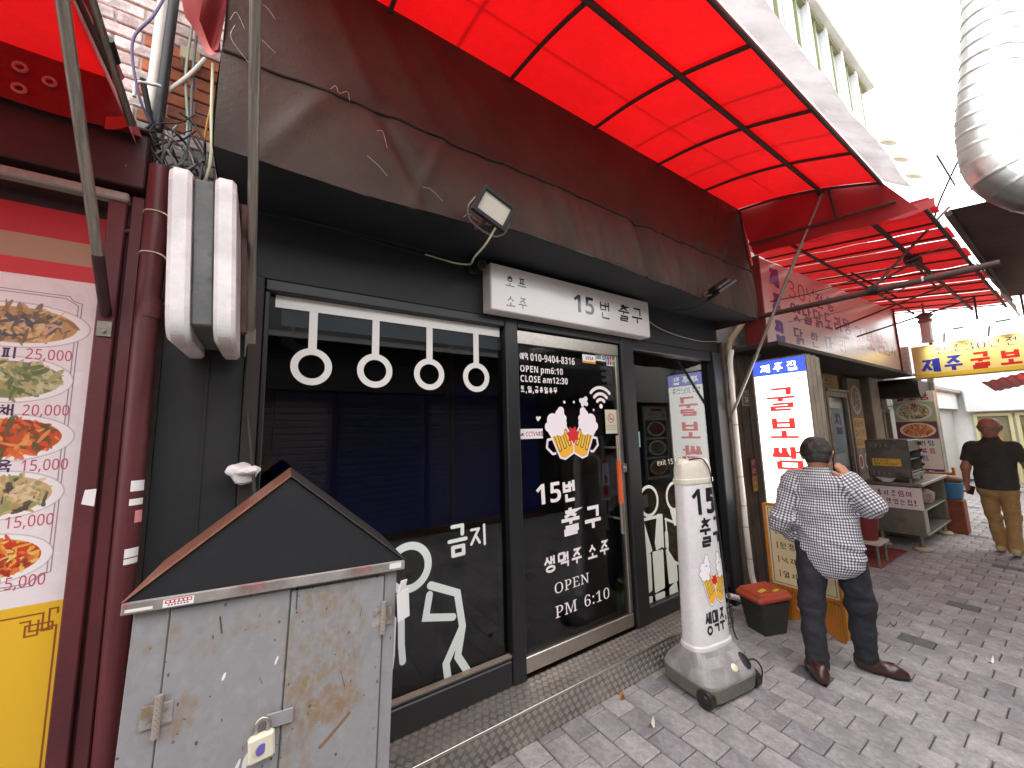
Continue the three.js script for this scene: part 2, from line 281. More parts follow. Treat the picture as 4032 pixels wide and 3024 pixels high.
// ---------------------------------------------------------------- shared materials
const MAT = {
  mortar: M(null, 0.95, { map: grainTex(0x4c4945, { amt: 0.2, rep: 1.1, s: 4 }) }),
  blackPaint: M(null, 0.62, { map: grainTex(0x1f2123, { amt: 0.14, fine: 0.12, stain: 0.2, stainCol: 0x2e2c29, rep: 0.9, s: 6 }), bumpMap: grainBump, bumpScale: 0.0006 }),
  frame: M(null, 0.42, { map: grainTex(0x1a1b1d, { amt: 0.15, fine: 0.06, rep: 0.7, s: 8 }) }),
  darkBrown: M(null, 0.6, { map: grainTex(0x2b2320, { amt: 0.2, fine: 0.1, rep: 0.6, s: 11 }) }),
  steel: M(null, 0.33, { map: grainTex(0xb9b2a8, { amt: 0.06, fine: 0.1, rep: 0.5, s: 13, sx: 1 }), metalness: 0.95 }),
  galv: M(null, 0.42, { map: grainTex(0x9b968c, { amt: 0.16, fine: 0.1, stain: 0.25, stainCol: 0x5a4836, rep: 0.35, s: 14 }), metalness: 0.75 }),
  rustBar: M(null, 0.75, { map: grainTex(0x4d3a34, { amt: 0.25, fine: 0.15, rep: 0.3, s: 15 }), metalness: 0.2 }),
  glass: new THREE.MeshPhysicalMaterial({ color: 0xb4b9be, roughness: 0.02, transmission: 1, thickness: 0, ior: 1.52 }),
  maroon: M(null, 0.48, { map: grainTex(0x5a262a, { amt: 0.14, fine: 0.08, stain: 0.25, stainCol: 0x3a1c1c, rep: 0.8, s: 21 }) }),
  darkMaroon: M(null, 0.6, { map: grainTex(0x3a1c1d, { amt: 0.2, fine: 0.1, rep: 0.8, s: 22 }) }),
  pvcWhite: M(null, 0.5, { map: grainTex(0xd9d4c9, { amt: 0.07, fine: 0.05, stain: 0.25, stainCol: 0x9a8f7e, rep: 0.5, s: 23 }) }),
  blackPlastic: M(0x17171a, 0.5), whitePlastic: M(0xe9e6e4, 0.4), cableBlack: M(0x191919, 0.6), cableGrey: M(0x8e8b80, 0.6), cableCream: M(0xd8d2b6, 0.6),
  redPVC: M(null, 0.95, { map: grainTex(0xe00a0e, { amt: 0.05, fine: 0.03, rep: 1.6, s: 31 }), transmission: 0.34, thickness: 0, side: THREE.DoubleSide }),
  redPVCold: M(null, 0.95, { map: grainTex(0xd01118, { amt: 0.16, fine: 0.08, rep: 0.9, s: 32, stain: 0.3, stainCol: 0x8e1012 }), transmission: 0.3, thickness: 0, side: THREE.DoubleSide }),
  redPVCdense: M(null, 0.75, { map: grainTex(0x8e1318, { amt: 0.12, fine: 0.06, rep: 0.8, s: 33 }), transmission: 0.12, side: THREE.DoubleSide }),
  paleVinyl: M(null, 0.9, { map: grainTex(0xe2d9d8, { amt: 0.1, fine: 0.05, rep: 0.8, s: 34, stain: 0.3, stainCol: 0xb9aaa6 }), transmission: 0.4, thickness: 0, side: THREE.DoubleSide }),
  pinkVinyl: new THREE.MeshPhysicalMaterial({ color: 0xe58e8a, roughness: 0.8, transmission: 0.35, thickness: 0, side: THREE.DoubleSide }),
  concrete: M(null, 0.9, { map: grainTex(0x8d8882, { amt: 0.18, fine: 0.14, stain: 0.3, stainCol: 0x4f4a45, rep: 1.3, s: 41 }), bumpMap: grainBump, bumpScale: 0.003 }),
  whiteWall: M(null, 0.85, { map: grainTex(0xdcdcd8, { amt: 0.06, fine: 0.05, stain: 0.15, stainCol: 0xa9a7a0, rep: 2.1, s: 42 }) }),
  beigeMetal: M(null, 0.5, { map: grainTex(0x8d8070, { amt: 0.14, fine: 0.08, stain: 0.3, stainCol: 0x4e4336, rep: 0.7, s: 43 }) }),
  brownBoard: M(null, 0.7, { map: grainTex(0x54463a, { amt: 0.22, fine: 0.1, stain: 0.3, stainCol: 0x2c241e, rep: 0.5, s: 44 }) }),
  wood: M(null, 0.45, { map: pixelTex(256, (u, v) => { const k = 0.8 + 0.35 * fbm2(u * 1, v * 1, 4, 3, 50) + 0.12 * Math.sin((v * 26 + fbm2(u, v, 4, 3, 51) * 5) * 6.283); return [150 * k, 94 * k, 52 * k]; }, true, 0.5) }),
  orangeWood: M(null, 0.5, { map: pixelTex(256, (u, v) => { const k = 0.85 + 0.2 * fbm2(u, v, 4, 3, 53) + 0.06 * Math.sin((u * 20 + fbm2(u, v, 4, 3, 54) * 4) * 6.283); return [196 * k, 122 * k, 36 * k]; }, true, 0.4) }),
};

// ---------------------------------------------------------------- ground and pavement
struct('ground', [box(-30, 60, -0.4, -0.034, -40, 40)], MAT.mortar);
{
  srand(101);
  const pave = new THREE.Group(); pave.name = 'pavement'; pave.userData = { kind: 'structure' }; scene.add(pave);
  const PX = 0.163, PZ = 0.198, J = 0.006, cells = [];
  const tones = [0x999594, 0x918d8c, 0x9f9b99, 0x95908e, 0x8a8687, 0x5f5e60].map((c, i) => M(null, 0.88, { map: grainTex(c, { amt: 0.12, fine: 0.24, stain: 0.3, stainCol: 0x686564, rep: 0.46, s: 60 + i, p: 3 }), bumpMap: grainBump, bumpScale: 0.0022 }));
  const v = new THREE.Vector3(); camera.updateMatrixWorld(); camera.updateProjectionMatrix();
  for (let r = -14; r < 112; r++) for (let k = -11; k < 11; k++) {
    const x = 0.9 + (r + 0.5) * PX, z = (k + 0.5 + (r & 1) * 0.5) * PZ;
    const z0 = Math.max(z - PZ / 2, -2.16), z1 = Math.min(z + PZ / 2, 2.15);
    if (z1 - z0 < 0.03) continue;
    v.set(x, 0, z); const d = v.distanceTo(camera.position); v.project(camera);
    const seen = v.z < 1 && Math.abs(v.x) < 1.12 && v.y > -1.3 && v.y < 1;
    cells.push({ x, z0, z1, d: seen ? d : d + 100, tone: rnd() < 0.028 ? 5 : Math.floor(rnd() * 5), y: rr(-0.002, 0.0015), rx: rr(-0.008, 0.008), rz: rr(-0.008, 0.008) });
  }
  cells.sort((a, b) => a.d - b.d);
  const full = bevelBox(PX - J, 0.05, PZ - J, 0.006), geo = (c) => (c.z1 - c.z0 > PZ - 0.004 ? full : bevelBox(PX - J, 0.05, c.z1 - c.z0 - J, 0.006));
  const variants = [0, 1, 2, 3].map((i) => { const g = full.clone(), uv = g.attributes.uv; for (let q = 0; q < uv.count; q++) uv.setXY(q, uv.getX(q) + i * 0.117, uv.getY(q) + i * 0.071); return g; });
  cells.slice(0, 300).forEach((c, i) => {
    const g = geo(c), m = new THREE.Mesh(g === full ? variants[i % 4] : g, tones[c.tone]); m.name = 'paver'; m.castShadow = m.receiveShadow = true;
    m.position.set(c.x, -0.025 + c.y, (c.z0 + c.z1) / 2); m.rotation.set(c.rx, 0, c.rz); pave.add(m);
  });
  const rest = cells.slice(300), field = new THREE.InstancedMesh(full, M(null, 0.88, { map: grainTex(0xffffff, { amt: 0.12, fine: 0.24, rep: 0.46, s: 66, p: 3 }), bumpMap: grainBump, bumpScale: 0.0022 }), rest.length), o = new THREE.Object3D(), col = new THREE.Color();
  field.name = 'paver_field'; field.userData = { kind: 'stuff' }; field.castShadow = field.receiveShadow = true;
  rest.forEach((c, i) => { o.position.set(c.x, -0.025 + c.y, (c.z0 + c.z1) / 2); o.rotation.set(c.rx, 0, c.rz); o.scale.set(1, 1, (c.z1 - c.z0 - J) / (PZ - J)); o.updateMatrix(); field.setMatrixAt(i, o.matrix); field.setColorAt(i, col.set([0x999594, 0x918d8c, 0x9f9b99, 0x95908e, 0x8a8687, 0x5f5e60][c.tone])); });
  pave.add(field);
}

// ---------------------------------------------------------------- the pub: facade, windows, door, room behind
const ZF = -2.15, ZG = -2.174;
const pub = placed('pub_building', 'black fronted beer pub with dark glass, hand strap stickers and glass door', 'building', [1.9, 0, -2.2]);
part(pub, 'side_panel', [box(-0.352, -0.062, 0, 2.79, -2.24, -2.135, 0.004), box(-0.2, -0.19, 0.02, 2.7, -2.136, -2.13)], MAT.blackPaint);
part(pub, 'corner_post', [box(-0.06, -0.003, 0, 2.47, -2.26, -2.105, 0.006)], MAT.darkBrown);
part(pub, 'header_panel', [box(-0.058, 4.06, 2.472, 2.83, -2.26, -2.137, 0.004)], MAT.blackPaint);
part(pub, 'upper_wall', [box(-0.16, 4.12, 2.835, 6.2, -2.6, -2.2)], MAT.concrete);
part(pub, 'window_frame', [box(0, 1.36, 2.41, 2.468, -2.23, -2.12, 0.006), box(0, 1.36, 0.182, 0.325, -2.23, -2.125, 0.006), box(0, 0.022, 0.326, 2.409, -2.23, -2.13, 0.004), box(0.02, 1.36, 0.327, 0.345, -2.2, -2.128, 0.004), box(1.362, 1.462, 0.182, 2.468, -2.235, -2.115, 0.008)], MAT.frame);
part(pub, 'window_frame', [box(2.66, 3.88, 2.38, 2.468, -2.23, -2.12, 0.006), box(2.66, 3.88, 0.182, 0.3, -2.23, -2.125, 0.006), box(2.507, 2.658, 0.182, 2.468, -2.235, -2.115, 0.008), box(3.882, 4.06, 0, 2.468, -2.26, -2.1, 0.008)], MAT.frame);
part(pub, 'door_header', [box(1.464, 2.505, 2.415, 2.466, -2.23, -2.118, 0.004)], MAT.frame);
part(pub, 'window_sill', [box(0.01, 1.36, 0.346, 0.352, -2.166, -2.128)], MAT.beigeMetal);
part(pub, 'wall_base', [box(-0.35, 0.4, 0, 0.18, -2.6, -2.14)], MAT.concrete);
const stickerWhite = M(0xe6e4de, 0.6), bandPale = M(0xc2d2cc, 0.55);
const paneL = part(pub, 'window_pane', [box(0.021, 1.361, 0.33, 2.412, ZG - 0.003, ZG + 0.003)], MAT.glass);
part(paneL, 'strap_rail_sticker', [box(0.045, 1.345, 2.346, 2.408, ZG + 0.0034, ZG + 0.0048)], stickerWhite);
part(paneL, 'pale_band', [box(0.075, 1.358, 2.258, 2.345, ZG - 0.0052, ZG - 0.0036)], bandPale);  // opaque pale band just behind the glass
for (const cx of [0.216, 0.53, 0.846, 1.164]) {
  const ring = new THREE.Shape(); ring.absarc(0, 0, 0.095, 0, Math.PI * 2, false); const hole = new THREE.Path(); hole.absarc(0, 0, 0.061, 0, Math.PI * 2, true); ring.holes.push(hole);
  part(paneL, 'hand_strap_sticker', [at(extrude(ring, 0.0014, 0, 40), cx, 2.059, ZG + 0.0034), box(cx - 0.0195, cx + 0.0195, 2.15, 2.3455, ZG + 0.0034, ZG + 0.0047)], stickerWhite);
}
// stick figure that bends over, with the word for "forbidden"
part(paneL, 'bowing_figure_sticker', [card(0.5, 1.3, 0.28, 1.22, ZG + 0.0045)], decal(canvasTex(1024, 1203, (g, w, h) => {
  const X = (x) => ((x - 0.5) / 0.8) * w, Y = (y) => ((1.22 - y) / 0.94) * h, k = w / 0.8;
  const line = (pts, lw) => { g.lineWidth = lw * k; g.beginPath(); pts.forEach((p, i) => (i ? g.lineTo(X(p[0]), Y(p[1])) : g.moveTo(X(p[0]), Y(p[1])))); g.stroke(); };
  g.strokeStyle = '#dfe6e0'; g.lineCap = 'round'; g.lineJoin = 'miter';
  g.lineWidth = 0.042 * k; g.beginPath(); g.arc(X(0.728), Y(0.982), 0.112 * k, 0, 7); g.stroke();
  line([[0.855, 0.86], [1.018, 0.782], [1.05, 0.59], [1.018, 0.44], [1.086, 0.33]], 0.043);
  line([[1.048, 0.59], [0.946, 0.425], [0.958, 0.335]], 0.043);
  line([[0.848, 0.812], [0.826, 0.698], [0.99, 0.658]], 0.04);
  line([[0.69, 0.735], [0.692, 0.6], [0.7, 0.515]], 0.036); line([[0.645, 0.735], [0.64, 0.56], [0.632, 0.5]], 0.036);
  const gz = (ch, x, y, s, sw) => { g.save(); g.translate(X(x), Y(y)); g.rotate(-0.03); write(g, ch, 0, 0, s * k, { col: '#e4e8e2', pen: [0.12, 0.13], wide: sw, cap: 'round' }); g.restore(); };
  gz('금', 0.955, 1.165, 0.185, 0.66); gz('지', 1.095, 1.142, 0.13, 1.05);
})));
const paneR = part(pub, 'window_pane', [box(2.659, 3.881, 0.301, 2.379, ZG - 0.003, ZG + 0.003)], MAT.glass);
part(paneR, 'standing_figures_sticker', [card(2.58, 3.62, 0.24, 1.5, ZG + 0.0045)], decal(canvasTex(1024, 1240, (g, w, h) => {
  const X = (x) => ((x - 2.58) / 1.04) * w, Y = (y) => ((1.5 - y) / 1.26) * h, k = w / 1.04, C = '#e2e7da';
  const limb = (pts, lw) => { g.strokeStyle = C; g.lineCap = 'round'; g.lineJoin = 'round'; g.lineWidth = lw * k; g.beginPath(); pts.forEach((p, i) => (i ? g.lineTo(X(p[0]), Y(p[1])) : g.moveTo(X(p[0]), Y(p[1])))); g.stroke(); };
  const fill = (pts) => { g.fillStyle = C; g.strokeStyle = C; g.lineJoin = 'round'; g.lineWidth = 0.03 * k; g.beginPath(); pts.forEach((p, i) => (i ? g.lineTo(X(p[0]), Y(p[1])) : g.moveTo(X(p[0]), Y(p[1])))); g.closePath(); g.fill(); g.stroke(); };
  for (const [cx, a, b] of [[2.794, 0.6, 6.0], [3.16, 0, 6.3]]) { g.strokeStyle = C; g.lineWidth = 0.026 * k; g.beginPath(); g.ellipse(X(cx), Y(1.096), 0.118 * k, 0.118 * k, 0, a + 2.9, b + 2.9); g.stroke(); }
  fill([[2.642, 0.955], [2.69, 0.965], [2.78, 0.7], [2.71, 0.69], [2.655, 0.82]]); fill([[2.9, 0.962], [2.95, 0.955], [2.94, 0.72], [2.86, 0.7], [2.85, 0.75]]);
  limb([[2.66, 0.955], [2.92, 0.955]], 0.026); limb([[2.635, 0.9], [2.642, 0.7]], 0.022); limb([[2.95, 0.9], [2.945, 0.7]], 0.022);
  fill([[2.655, 0.66], [2.76, 0.665], [2.75, 0.4], [2.655, 0.38]]); fill([[2.81, 0.67], [2.925, 0.665], [2.915, 0.385], [2.81, 0.375]]);
  fill([[2.66, 0.345], [2.745, 0.335], [2.74, 0.27], [2.665, 0.285]]); fill([[2.81, 0.335], [2.91, 0.335], [2.905, 0.27], [2.82, 0.275]]);
  limb([[3.0, 0.92], [3.16, 0.86], [3.3, 0.78]], 0.022); fill([[3.09, 0.98], [3.25, 0.985], [3.2, 0.86], [3.13, 0.86]]);
  limb([[3.005, 0.9], [3.005, 0.62]], 0.02); limb([[3.0, 0.8], [2.998, 0.7]], 0.045);
  fill([[2.99, 0.66], [3.04, 0.6], [3.1, 0.52], [3.1, 0.4], [3.0, 0.4]]); limb([[3.06, 0.56], [3.25, 0.47]], 0.022);
  fill([[3.0, 0.345], [3.08, 0.375], [3.09, 0.29], [3.0, 0.29]]); fill([[3.2, 0.66], [3.3, 0.66], [3.29, 0.4], [3.2, 0.39]]); fill([[3.2, 0.34], [3.29, 0.34], [3.29, 0.27], [3.2, 0.27]]);
  write(g, 'exit 15 beer house', X(2.94), Y(1.43), 0.05 * k, { col: '#e3e6cf', font: '100px sans-serif', latin: 0.66, space: 0.5 });
})));
part(paneR, 'teal_paper_note', [box(2.675, 2.735, 1.55, 1.68, ZG + 0.0036, ZG + 0.005)], M(0x79b7b6, 0.7));
part(paneR, 'black_tape', [at(box(-0.06, 0.06, -0.05, 0.05, 0, 0.004, 0.001), 2.72, 1.1, ZG + 0.006, 0, 0, 0.06)], MAT.blackPlastic);

// the door, with its own rails, pane, pulls and stickers
const door = sub(pub, 'door');
part(door, 'top_rail', [box(1.472, 2.498, 2.312, 2.408, -2.2, -2.145, 0.004)], MAT.steel);
part(door, 'bottom_rail', [box(1.472, 2.498, 0.2, 0.296, -2.2, -2.145, 0.004)], MAT.steel);
part(door, 'stile', [box(2.458, 2.498, 0.298, 2.31, -2.197, -2.148, 0.004)], MAT.steel);
part(door, 'stile', [box(1.472, 1.486, 0.298, 2.31, -2.197, -2.15, 0.003)], MAT.frame);
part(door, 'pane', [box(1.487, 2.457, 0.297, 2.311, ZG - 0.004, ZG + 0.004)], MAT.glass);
const orangeGrip = M(0xd2571c, 0.4);
for (const [z, n] of [[-2.095, 0], [-2.25, 1]]) {
  part(door, 'pull_bar', [rod([2.366, 0.915, z], [2.366, 1.655, z], 0.014, 0.014, 14), rod([2.366, 1.02, z], [2.366, 1.02, -2.174], 0.009), rod([2.366, 1.56, z], [2.366, 1.56, -2.174], 0.009)], MAT.steel);
  part(door, 'pull_grip', [rod([2.366, 1.14, z], [2.366, 1.46, z], 0.0185, 0.0185, 14)], orangeGrip);
}
part(door, 'lock', [box(2.455, 2.505, 1.36, 1.43, -2.15, -2.13, 0.004), rod([2.48, 1.395, -2.135], [2.48, 1.395, -2.12], 0.012)], MAT.steel);
const doorPrint = canvasTex(1200, 2048, (g, w, h) => {
  const k = w / 0.98, X = (x) => (x - 1.48) * k, Y = (y) => (2.33 - y) * (h / 2.04), W = '#efe9e6', ky = h / 2.04;
  const sk = (x, y, rot, f) => { g.save(); g.translate(X(x), Y(y)); g.transform(1, 0, 0, ky / k, 0, 0); g.rotate(rot); f(); g.restore(); };
  const small = { col: W, pen: [0.13, 0.13], wide: 0.62, gap: 0.07, latin: 0.5 };
  sk(1.505, 2.26, 0, () => write(g, '예약 010-9404-8316', 0, 0, 0.056 * k, small));
  sk(1.505, 2.168, 0, () => write(g, 'OPEN pm6:10', 0, 0, 0.049 * k, { ...small, latin: 0.56 }));
  sk(1.505, 2.098, 0, () => write(g, 'CLOSE am12:30', 0, 0, 0.049 * k, { ...small, latin: 0.55 }));
  sk(1.505, 2.022, 0, () => write(g, '토,일,공휴일휴무', 0, 0, 0.048 * k, { ...small, wide: 0.8, gap: 0.1, pen: [0.15, 0.15] }));
  sk(2.284, 1.89, 0, () => { g.strokeStyle = W; g.fillStyle = W; g.lineCap = 'round'; g.beginPath(); g.arc(0, 0, 0.019 * k, 0, 7); g.fill(); for (const r of [0.055, 0.1, 0.15]) { g.lineWidth = 0.026 * k; g.beginPath(); g.arc(0, 0, r * k, -Math.PI * 0.5 - 0.78, -Math.PI * 0.5 + 0.78); g.stroke(); } });
  sk(1.708, 1.872, 0, () => mugs(g, 0, 0, 0.53 * k, 0.385 * k, null));
  g.fillStyle = W; for (const [x, y, r] of [[1.9, 1.915, 0.011], [1.995, 1.917, 0.01], [2.2, 1.86, 0.01], [2.1, 1.925, 0.028], [2.07, 1.93, 0.02], [2.12, 1.945, 0.02], [2.125, 1.905, 0.018], [2.085, 1.9, 0.018], [1.65, 1.79, 0.014], [1.665, 1.8, 0.01], [1.64, 1.8, 0.009]]) { g.beginPath(); g.ellipse(X(x), Y(y), r * k, r * ky, 0, 0, 7); g.fill(); }
  const big = { col: W, pen: [0.15, 0.16], wide: 0.72, latin: 0.62, gap: 0.12 };
  sk(1.6, 1.342, -0.035, () => write(g, '15', 0, 0, 0.142 * k, { ...big, latin: 0.68 })); sk(1.842, 1.352, -0.03, () => write(g, '번', 0, 0, 0.16 * k, { ...big, wide: 0.8 }));
  sk(1.808, 1.148, -0.035, () => write(g, '출', 0, 0, 0.19 * k, { ...big, wide: 1.08, pen: [0.13, 0.16] })); sk(2.032, 1.14, -0.03, () => write(g, '구', 0, 0, 0.178 * k, { ...big, wide: 1.12, pen: [0.15, 0.17] }));
  sk(1.65, 0.862, -0.02, () => write(g, '생맥주 소주', 0, 0, 0.115 * k, { ...big, wide: 0.95, gap: 0.13, pen: [0.14, 0.14], space: 0.3 }));
  const ser = { col: W, font: '100px serif', latin: 0.66, gap: 0.1 };
  sk(1.735, 0.672, -0.02, () => write(g, 'OPEN', 0, 0, 0.07 * k, { ...ser, latin: 0.78 })); sk(1.735, 0.525, -0.015, () => write(g, 'PM  6:10', 0, 0, 0.078 * k, { ...ser, latin: 0.78, space: 0.4 }));
});
part(door, 'door_lettering', [card(1.48, 2.46, 0.29, 2.33, ZG + 0.0055)], decal(doorPrint));
part(door, 'card_stickers', [card(2.105, 2.475, 2.226, 2.314, ZG + 0.007)], decal(canvasTex(740, 176, (g) => {
  g.fillStyle = '#f3eeee'; g.fillRect(0, 8, 286, 160); g.fillStyle = '#241a3c'; g.fillRect(0, 8, 286, 24); g.fillStyle = '#eaa23a'; g.fillRect(0, 136, 286, 32);
  write(g, 'VISA', 56, 58, 58, { col: '#20183c', font: 'bold italic 100px sans-serif', latin: 0.62 });
  g.fillStyle = '#e9e9e4'; g.fillRect(292, 0, 228, 112); g.fillStyle = '#7d9a93'; g.fillRect(300, 8, 118, 78); g.fillStyle = '#1d1c20'; g.beginPath(); g.arc(474, 54, 38, 0, 7); g.fill(); write(g, 'BC', 450, 36, 36, { col: '#f0f0ee', latin: 0.5 });
  g.fillStyle = '#f5f3f2'; g.fillRect(540, 2, 190, 172); [['#3760b4', 'J'], ['#c62a3c', 'C'], ['#57994a', 'B']].forEach(([c, l], i) => { g.fillStyle = c; g.beginPath(); g.roundRect(552 + i * 58, 14, 50, 146, 20); g.fill(); write(g, l, 562 + i * 58, 66, 44, { col: '#fff', latin: 0.5 }); });
})));
part(door, 'no_smoking_sticker', [card(2.322, 2.456, 1.672, 1.864, ZG + 0.007)], printed(canvasTex(280, 400, (g, w, h) => {
  g.fillStyle = '#cfc6b2'; g.fillRect(0, 0, w, h); g.strokeStyle = '#b0573c'; g.lineWidth = 14; g.beginPath(); g.arc(140, 145, 72, 0, 7); g.moveTo(90, 95); g.lineTo(190, 196); g.stroke(); g.fillStyle = '#33302c'; g.fillRect(92, 150, 84, 13); g.fillStyle = '#b0573c'; g.fillRect(178, 150, 12, 13);
  g.fillStyle = '#5d574c'; for (let i = 0; i < 3; i++) for (let q = 0; q < 9; q++) g.fillRect(34 + q * 24, 262 + i * 34, 16, 9);
})));
part(door, 'camera_notice_sticker', [card(1.49, 1.686, 1.654, 1.722, ZG + 0.007)], printed(canvasTex(512, 180, (g, w, h) => {
  g.fillStyle = '#e9e4e4'; g.fillRect(0, 0, w, h); g.save(); g.translate(60, 95); g.rotate(-0.6); g.fillStyle = '#26242c'; g.fillRect(-44, -18, 70, 30); g.fillRect(-6, 10, 14, 40); g.restore();
  const x = write(g, 'CCTV', 125, 48, 88, { col: '#b9343a', latin: 0.46, gap: 0.06 }); write(g, '녹화중', x + 6, 44, 96, { col: '#2a2430', wide: 0.5, gap: 0.08, pen: [0.12, 0.12] });
})));
part(door, 'red_card_sticker', [card(2.275, 2.345, 1.155, 1.44, ZG - 0.0075)], printed(canvasTex(128, 480, (g, w, h) => {
  g.fillStyle = '#eee9e8'; g.fillRect(0, 0, w, 330); g.fillStyle = '#c31f2d'; g.fillRect(0, 290, w, 120); g.fillStyle = '#2c2560'; g.fillRect(46, 180, 54, 70); g.fillStyle = '#c31f2d'; g.fillRect(30, 150, 40, 40); g.fillStyle = '#5d87a5'; g.fillRect(0, 410, w, 40); g.fillStyle = '#dcd8cd'; g.fillRect(0, 450, w, 30);
})));
// the room behind the glass
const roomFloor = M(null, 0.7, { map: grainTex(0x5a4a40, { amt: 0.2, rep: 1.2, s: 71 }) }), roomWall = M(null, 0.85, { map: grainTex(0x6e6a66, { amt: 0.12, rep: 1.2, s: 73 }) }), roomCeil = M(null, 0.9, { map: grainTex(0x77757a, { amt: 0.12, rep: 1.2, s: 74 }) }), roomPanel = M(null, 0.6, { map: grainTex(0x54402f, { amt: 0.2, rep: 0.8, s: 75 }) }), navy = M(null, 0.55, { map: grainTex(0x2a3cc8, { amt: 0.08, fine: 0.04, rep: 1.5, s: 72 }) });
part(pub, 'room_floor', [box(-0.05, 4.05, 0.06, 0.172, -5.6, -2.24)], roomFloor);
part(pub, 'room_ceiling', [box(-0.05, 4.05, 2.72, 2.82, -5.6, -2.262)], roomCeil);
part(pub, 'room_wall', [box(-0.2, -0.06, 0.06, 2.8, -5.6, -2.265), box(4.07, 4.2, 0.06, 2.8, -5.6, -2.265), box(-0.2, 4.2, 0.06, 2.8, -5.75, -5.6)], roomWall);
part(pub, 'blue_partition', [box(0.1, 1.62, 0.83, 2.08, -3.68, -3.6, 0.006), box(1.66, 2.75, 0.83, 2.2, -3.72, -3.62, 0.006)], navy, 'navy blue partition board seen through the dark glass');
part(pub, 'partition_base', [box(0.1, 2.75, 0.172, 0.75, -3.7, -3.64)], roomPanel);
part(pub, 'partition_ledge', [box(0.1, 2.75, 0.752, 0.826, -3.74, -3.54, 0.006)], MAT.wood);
part(pub, 'door_jamb', [box(1.63, 1.655, 0.83, 2.6, -3.7, -3.58)], MAT.beigeMetal);
{
  const t = placed('wooden_table', 'brown wooden table close behind the window beside the bowing figure sticker', 'table', [0.72, 0.172, -2.66]);
  part(t, 'table_top', [box(0.4, 1.04, 0.9, 0.935, -2.98, -2.33, 0.005)], MAT.wood);
  for (const [x, z] of [[0.45, -2.93], [0.99, -2.93], [0.45, -2.38], [0.99, -2.38]]) part(t, 'leg', [box(x - 0.022, x + 0.022, 0.172, 0.898, z - 0.022, z + 0.022, 0.003)], MAT.darkBrown);
  const s = placed('folded_napkin', 'white paper napkin standing on the wooden table in the window', 'napkin', [0.7, 0.936, -2.5]);
  part(s, 'sheet', [polyGeo([...quad([0.67, 0.936, -2.5], [0.73, 0.936, -2.48], [0.725, 0.98, -2.49], [0.7, 1.03, -2.5]), ...quad([0.73, 0.936, -2.48], [0.67, 0.936, -2.5], [0.7, 1.0, -2.515], [0.74, 1.01, -2.5])])], MAT.whitePlastic);
  const c = placed('green_tin', 'green and yellow tin standing inside the door pane', 'tin', [2.545, 0.172, -2.3]);
  part(c, 'can', [at(lathe([[0, 0], [0.046, 0], [0.048, 0.01], [0.048, 0.3], [0.046, 0.31]], 20), 2.545, 0.172, -2.3)], printed(canvasTex(256, 256, (g) => { g.fillStyle = '#5f8f1e'; g.fillRect(0, 0, 256, 256); g.fillStyle = '#26401a'; g.fillRect(0, 0, 256, 40); srand(5); for (let i = 0; i < 40; i++) { g.fillStyle = ['#c9a233', '#274a1c', '#9db92d'][i % 3]; g.beginPath(); g.ellipse(rnd() * 256, 120 + rnd() * 136, 22, 10, rnd() * 3, 0, 7); g.fill(); } })));
  part(c, 'lid', [at(lathe([[0.04, 0.305], [0.049, 0.306], [0.05, 0.325], [0, 0.328]], 20), 2.545, 0.172, -2.3)], M(0x2d4a22, 0.5));
  const k = placed('indoor_camera', 'small white surveillance camera behind the top left of the window', 'camera', [0.14, 2.3, -2.4]);
  part(k, 'camera_body', [rod([0.1, 2.22, -2.34], [0.2, 2.19, -2.46], 0.026, 0.03, 12)], MAT.whitePlastic); part(k, 'bracket', [rod([0.14, 2.21, -2.4], [0.14, 2.719, -2.4], 0.008)], MAT.whitePlastic);
}

// ---------------------------------------------------------------- step of chequered plate
{
  const st = placed('tread_plate_step', 'low chequer plate step running along the pub front', 'step', [2, 0, -2.03]);
  const plate = M(null, 0.42, { map: grainTex(0x938d86, { amt: 0.16, fine: 0.12, stain: 0.35, stainCol: 0x5a5048, rep: 0.5, s: 81 }), metalness: 0.6 }), bright = M(0xcfc8bd, 0.25, { metalness: 0.9 });
  part(st, 'tread', [box(0.402, 2.0, 0.165, 0.18, -2.14, -1.925, 0.002), box(2.003, 3.5, 0.165, 0.18, -2.14, -1.925, 0.002)], plate);
  part(st, 'riser', [box(0.402, 2.42, 0, 0.164, -2.14, -1.926), box(2.423, 3.5, 0, 0.164, -2.14, -1.926)], plate);
  part(st, 'edge_strip', [box(0.402, 3.5, 0.1645, 0.1815, -1.9255, -1.921, 0.001)], bright);
  const lz = [], bar = () => finish(new THREE.BoxGeometry(0.026, 0.0024, 0.004));
  let n = 0;
  const patch = (cx, cy, cz, up, ang) => { for (let b = -2; b <= 2; b++) { const g = bar(); g.translate(0, 0, b * 0.0062); g.rotateY(ang); if (!up) g.rotateX(Math.PI / 2); g.translate(cx, cy, cz); lz.push(g); } };
  for (let x = 0.43; x < 3.49; x += 0.046) for (let k = 0; k < 5; k++) { const q = (n++ + k) % 2; if (x + (k % 2) * 0.023 < 3.48) patch(x + (k % 2) * 0.023, 0.1812, -2.12 + k * 0.043, true, q ? 0.785 : -0.785); }
  for (let x = 0.43; x < 3.49; x += 0.046) for (let k = 0; k < 4; k++) { const q = (n++ + k) % 2; if (x + (k % 2) * 0.023 < 3.48) patch(x + (k % 2) * 0.023, 0.02 + k * 0.041, -1.9248, false, q ? 0.785 : -0.785); }
  const m = part(st, 'tread_bars', lz, M(null, 0.3, { map: grainTex(0xcfc8be, { amt: 0.15, rep: 0.4, s: 82 }), metalness: 0.75 })); m.userData.kind = 'stuff';
}

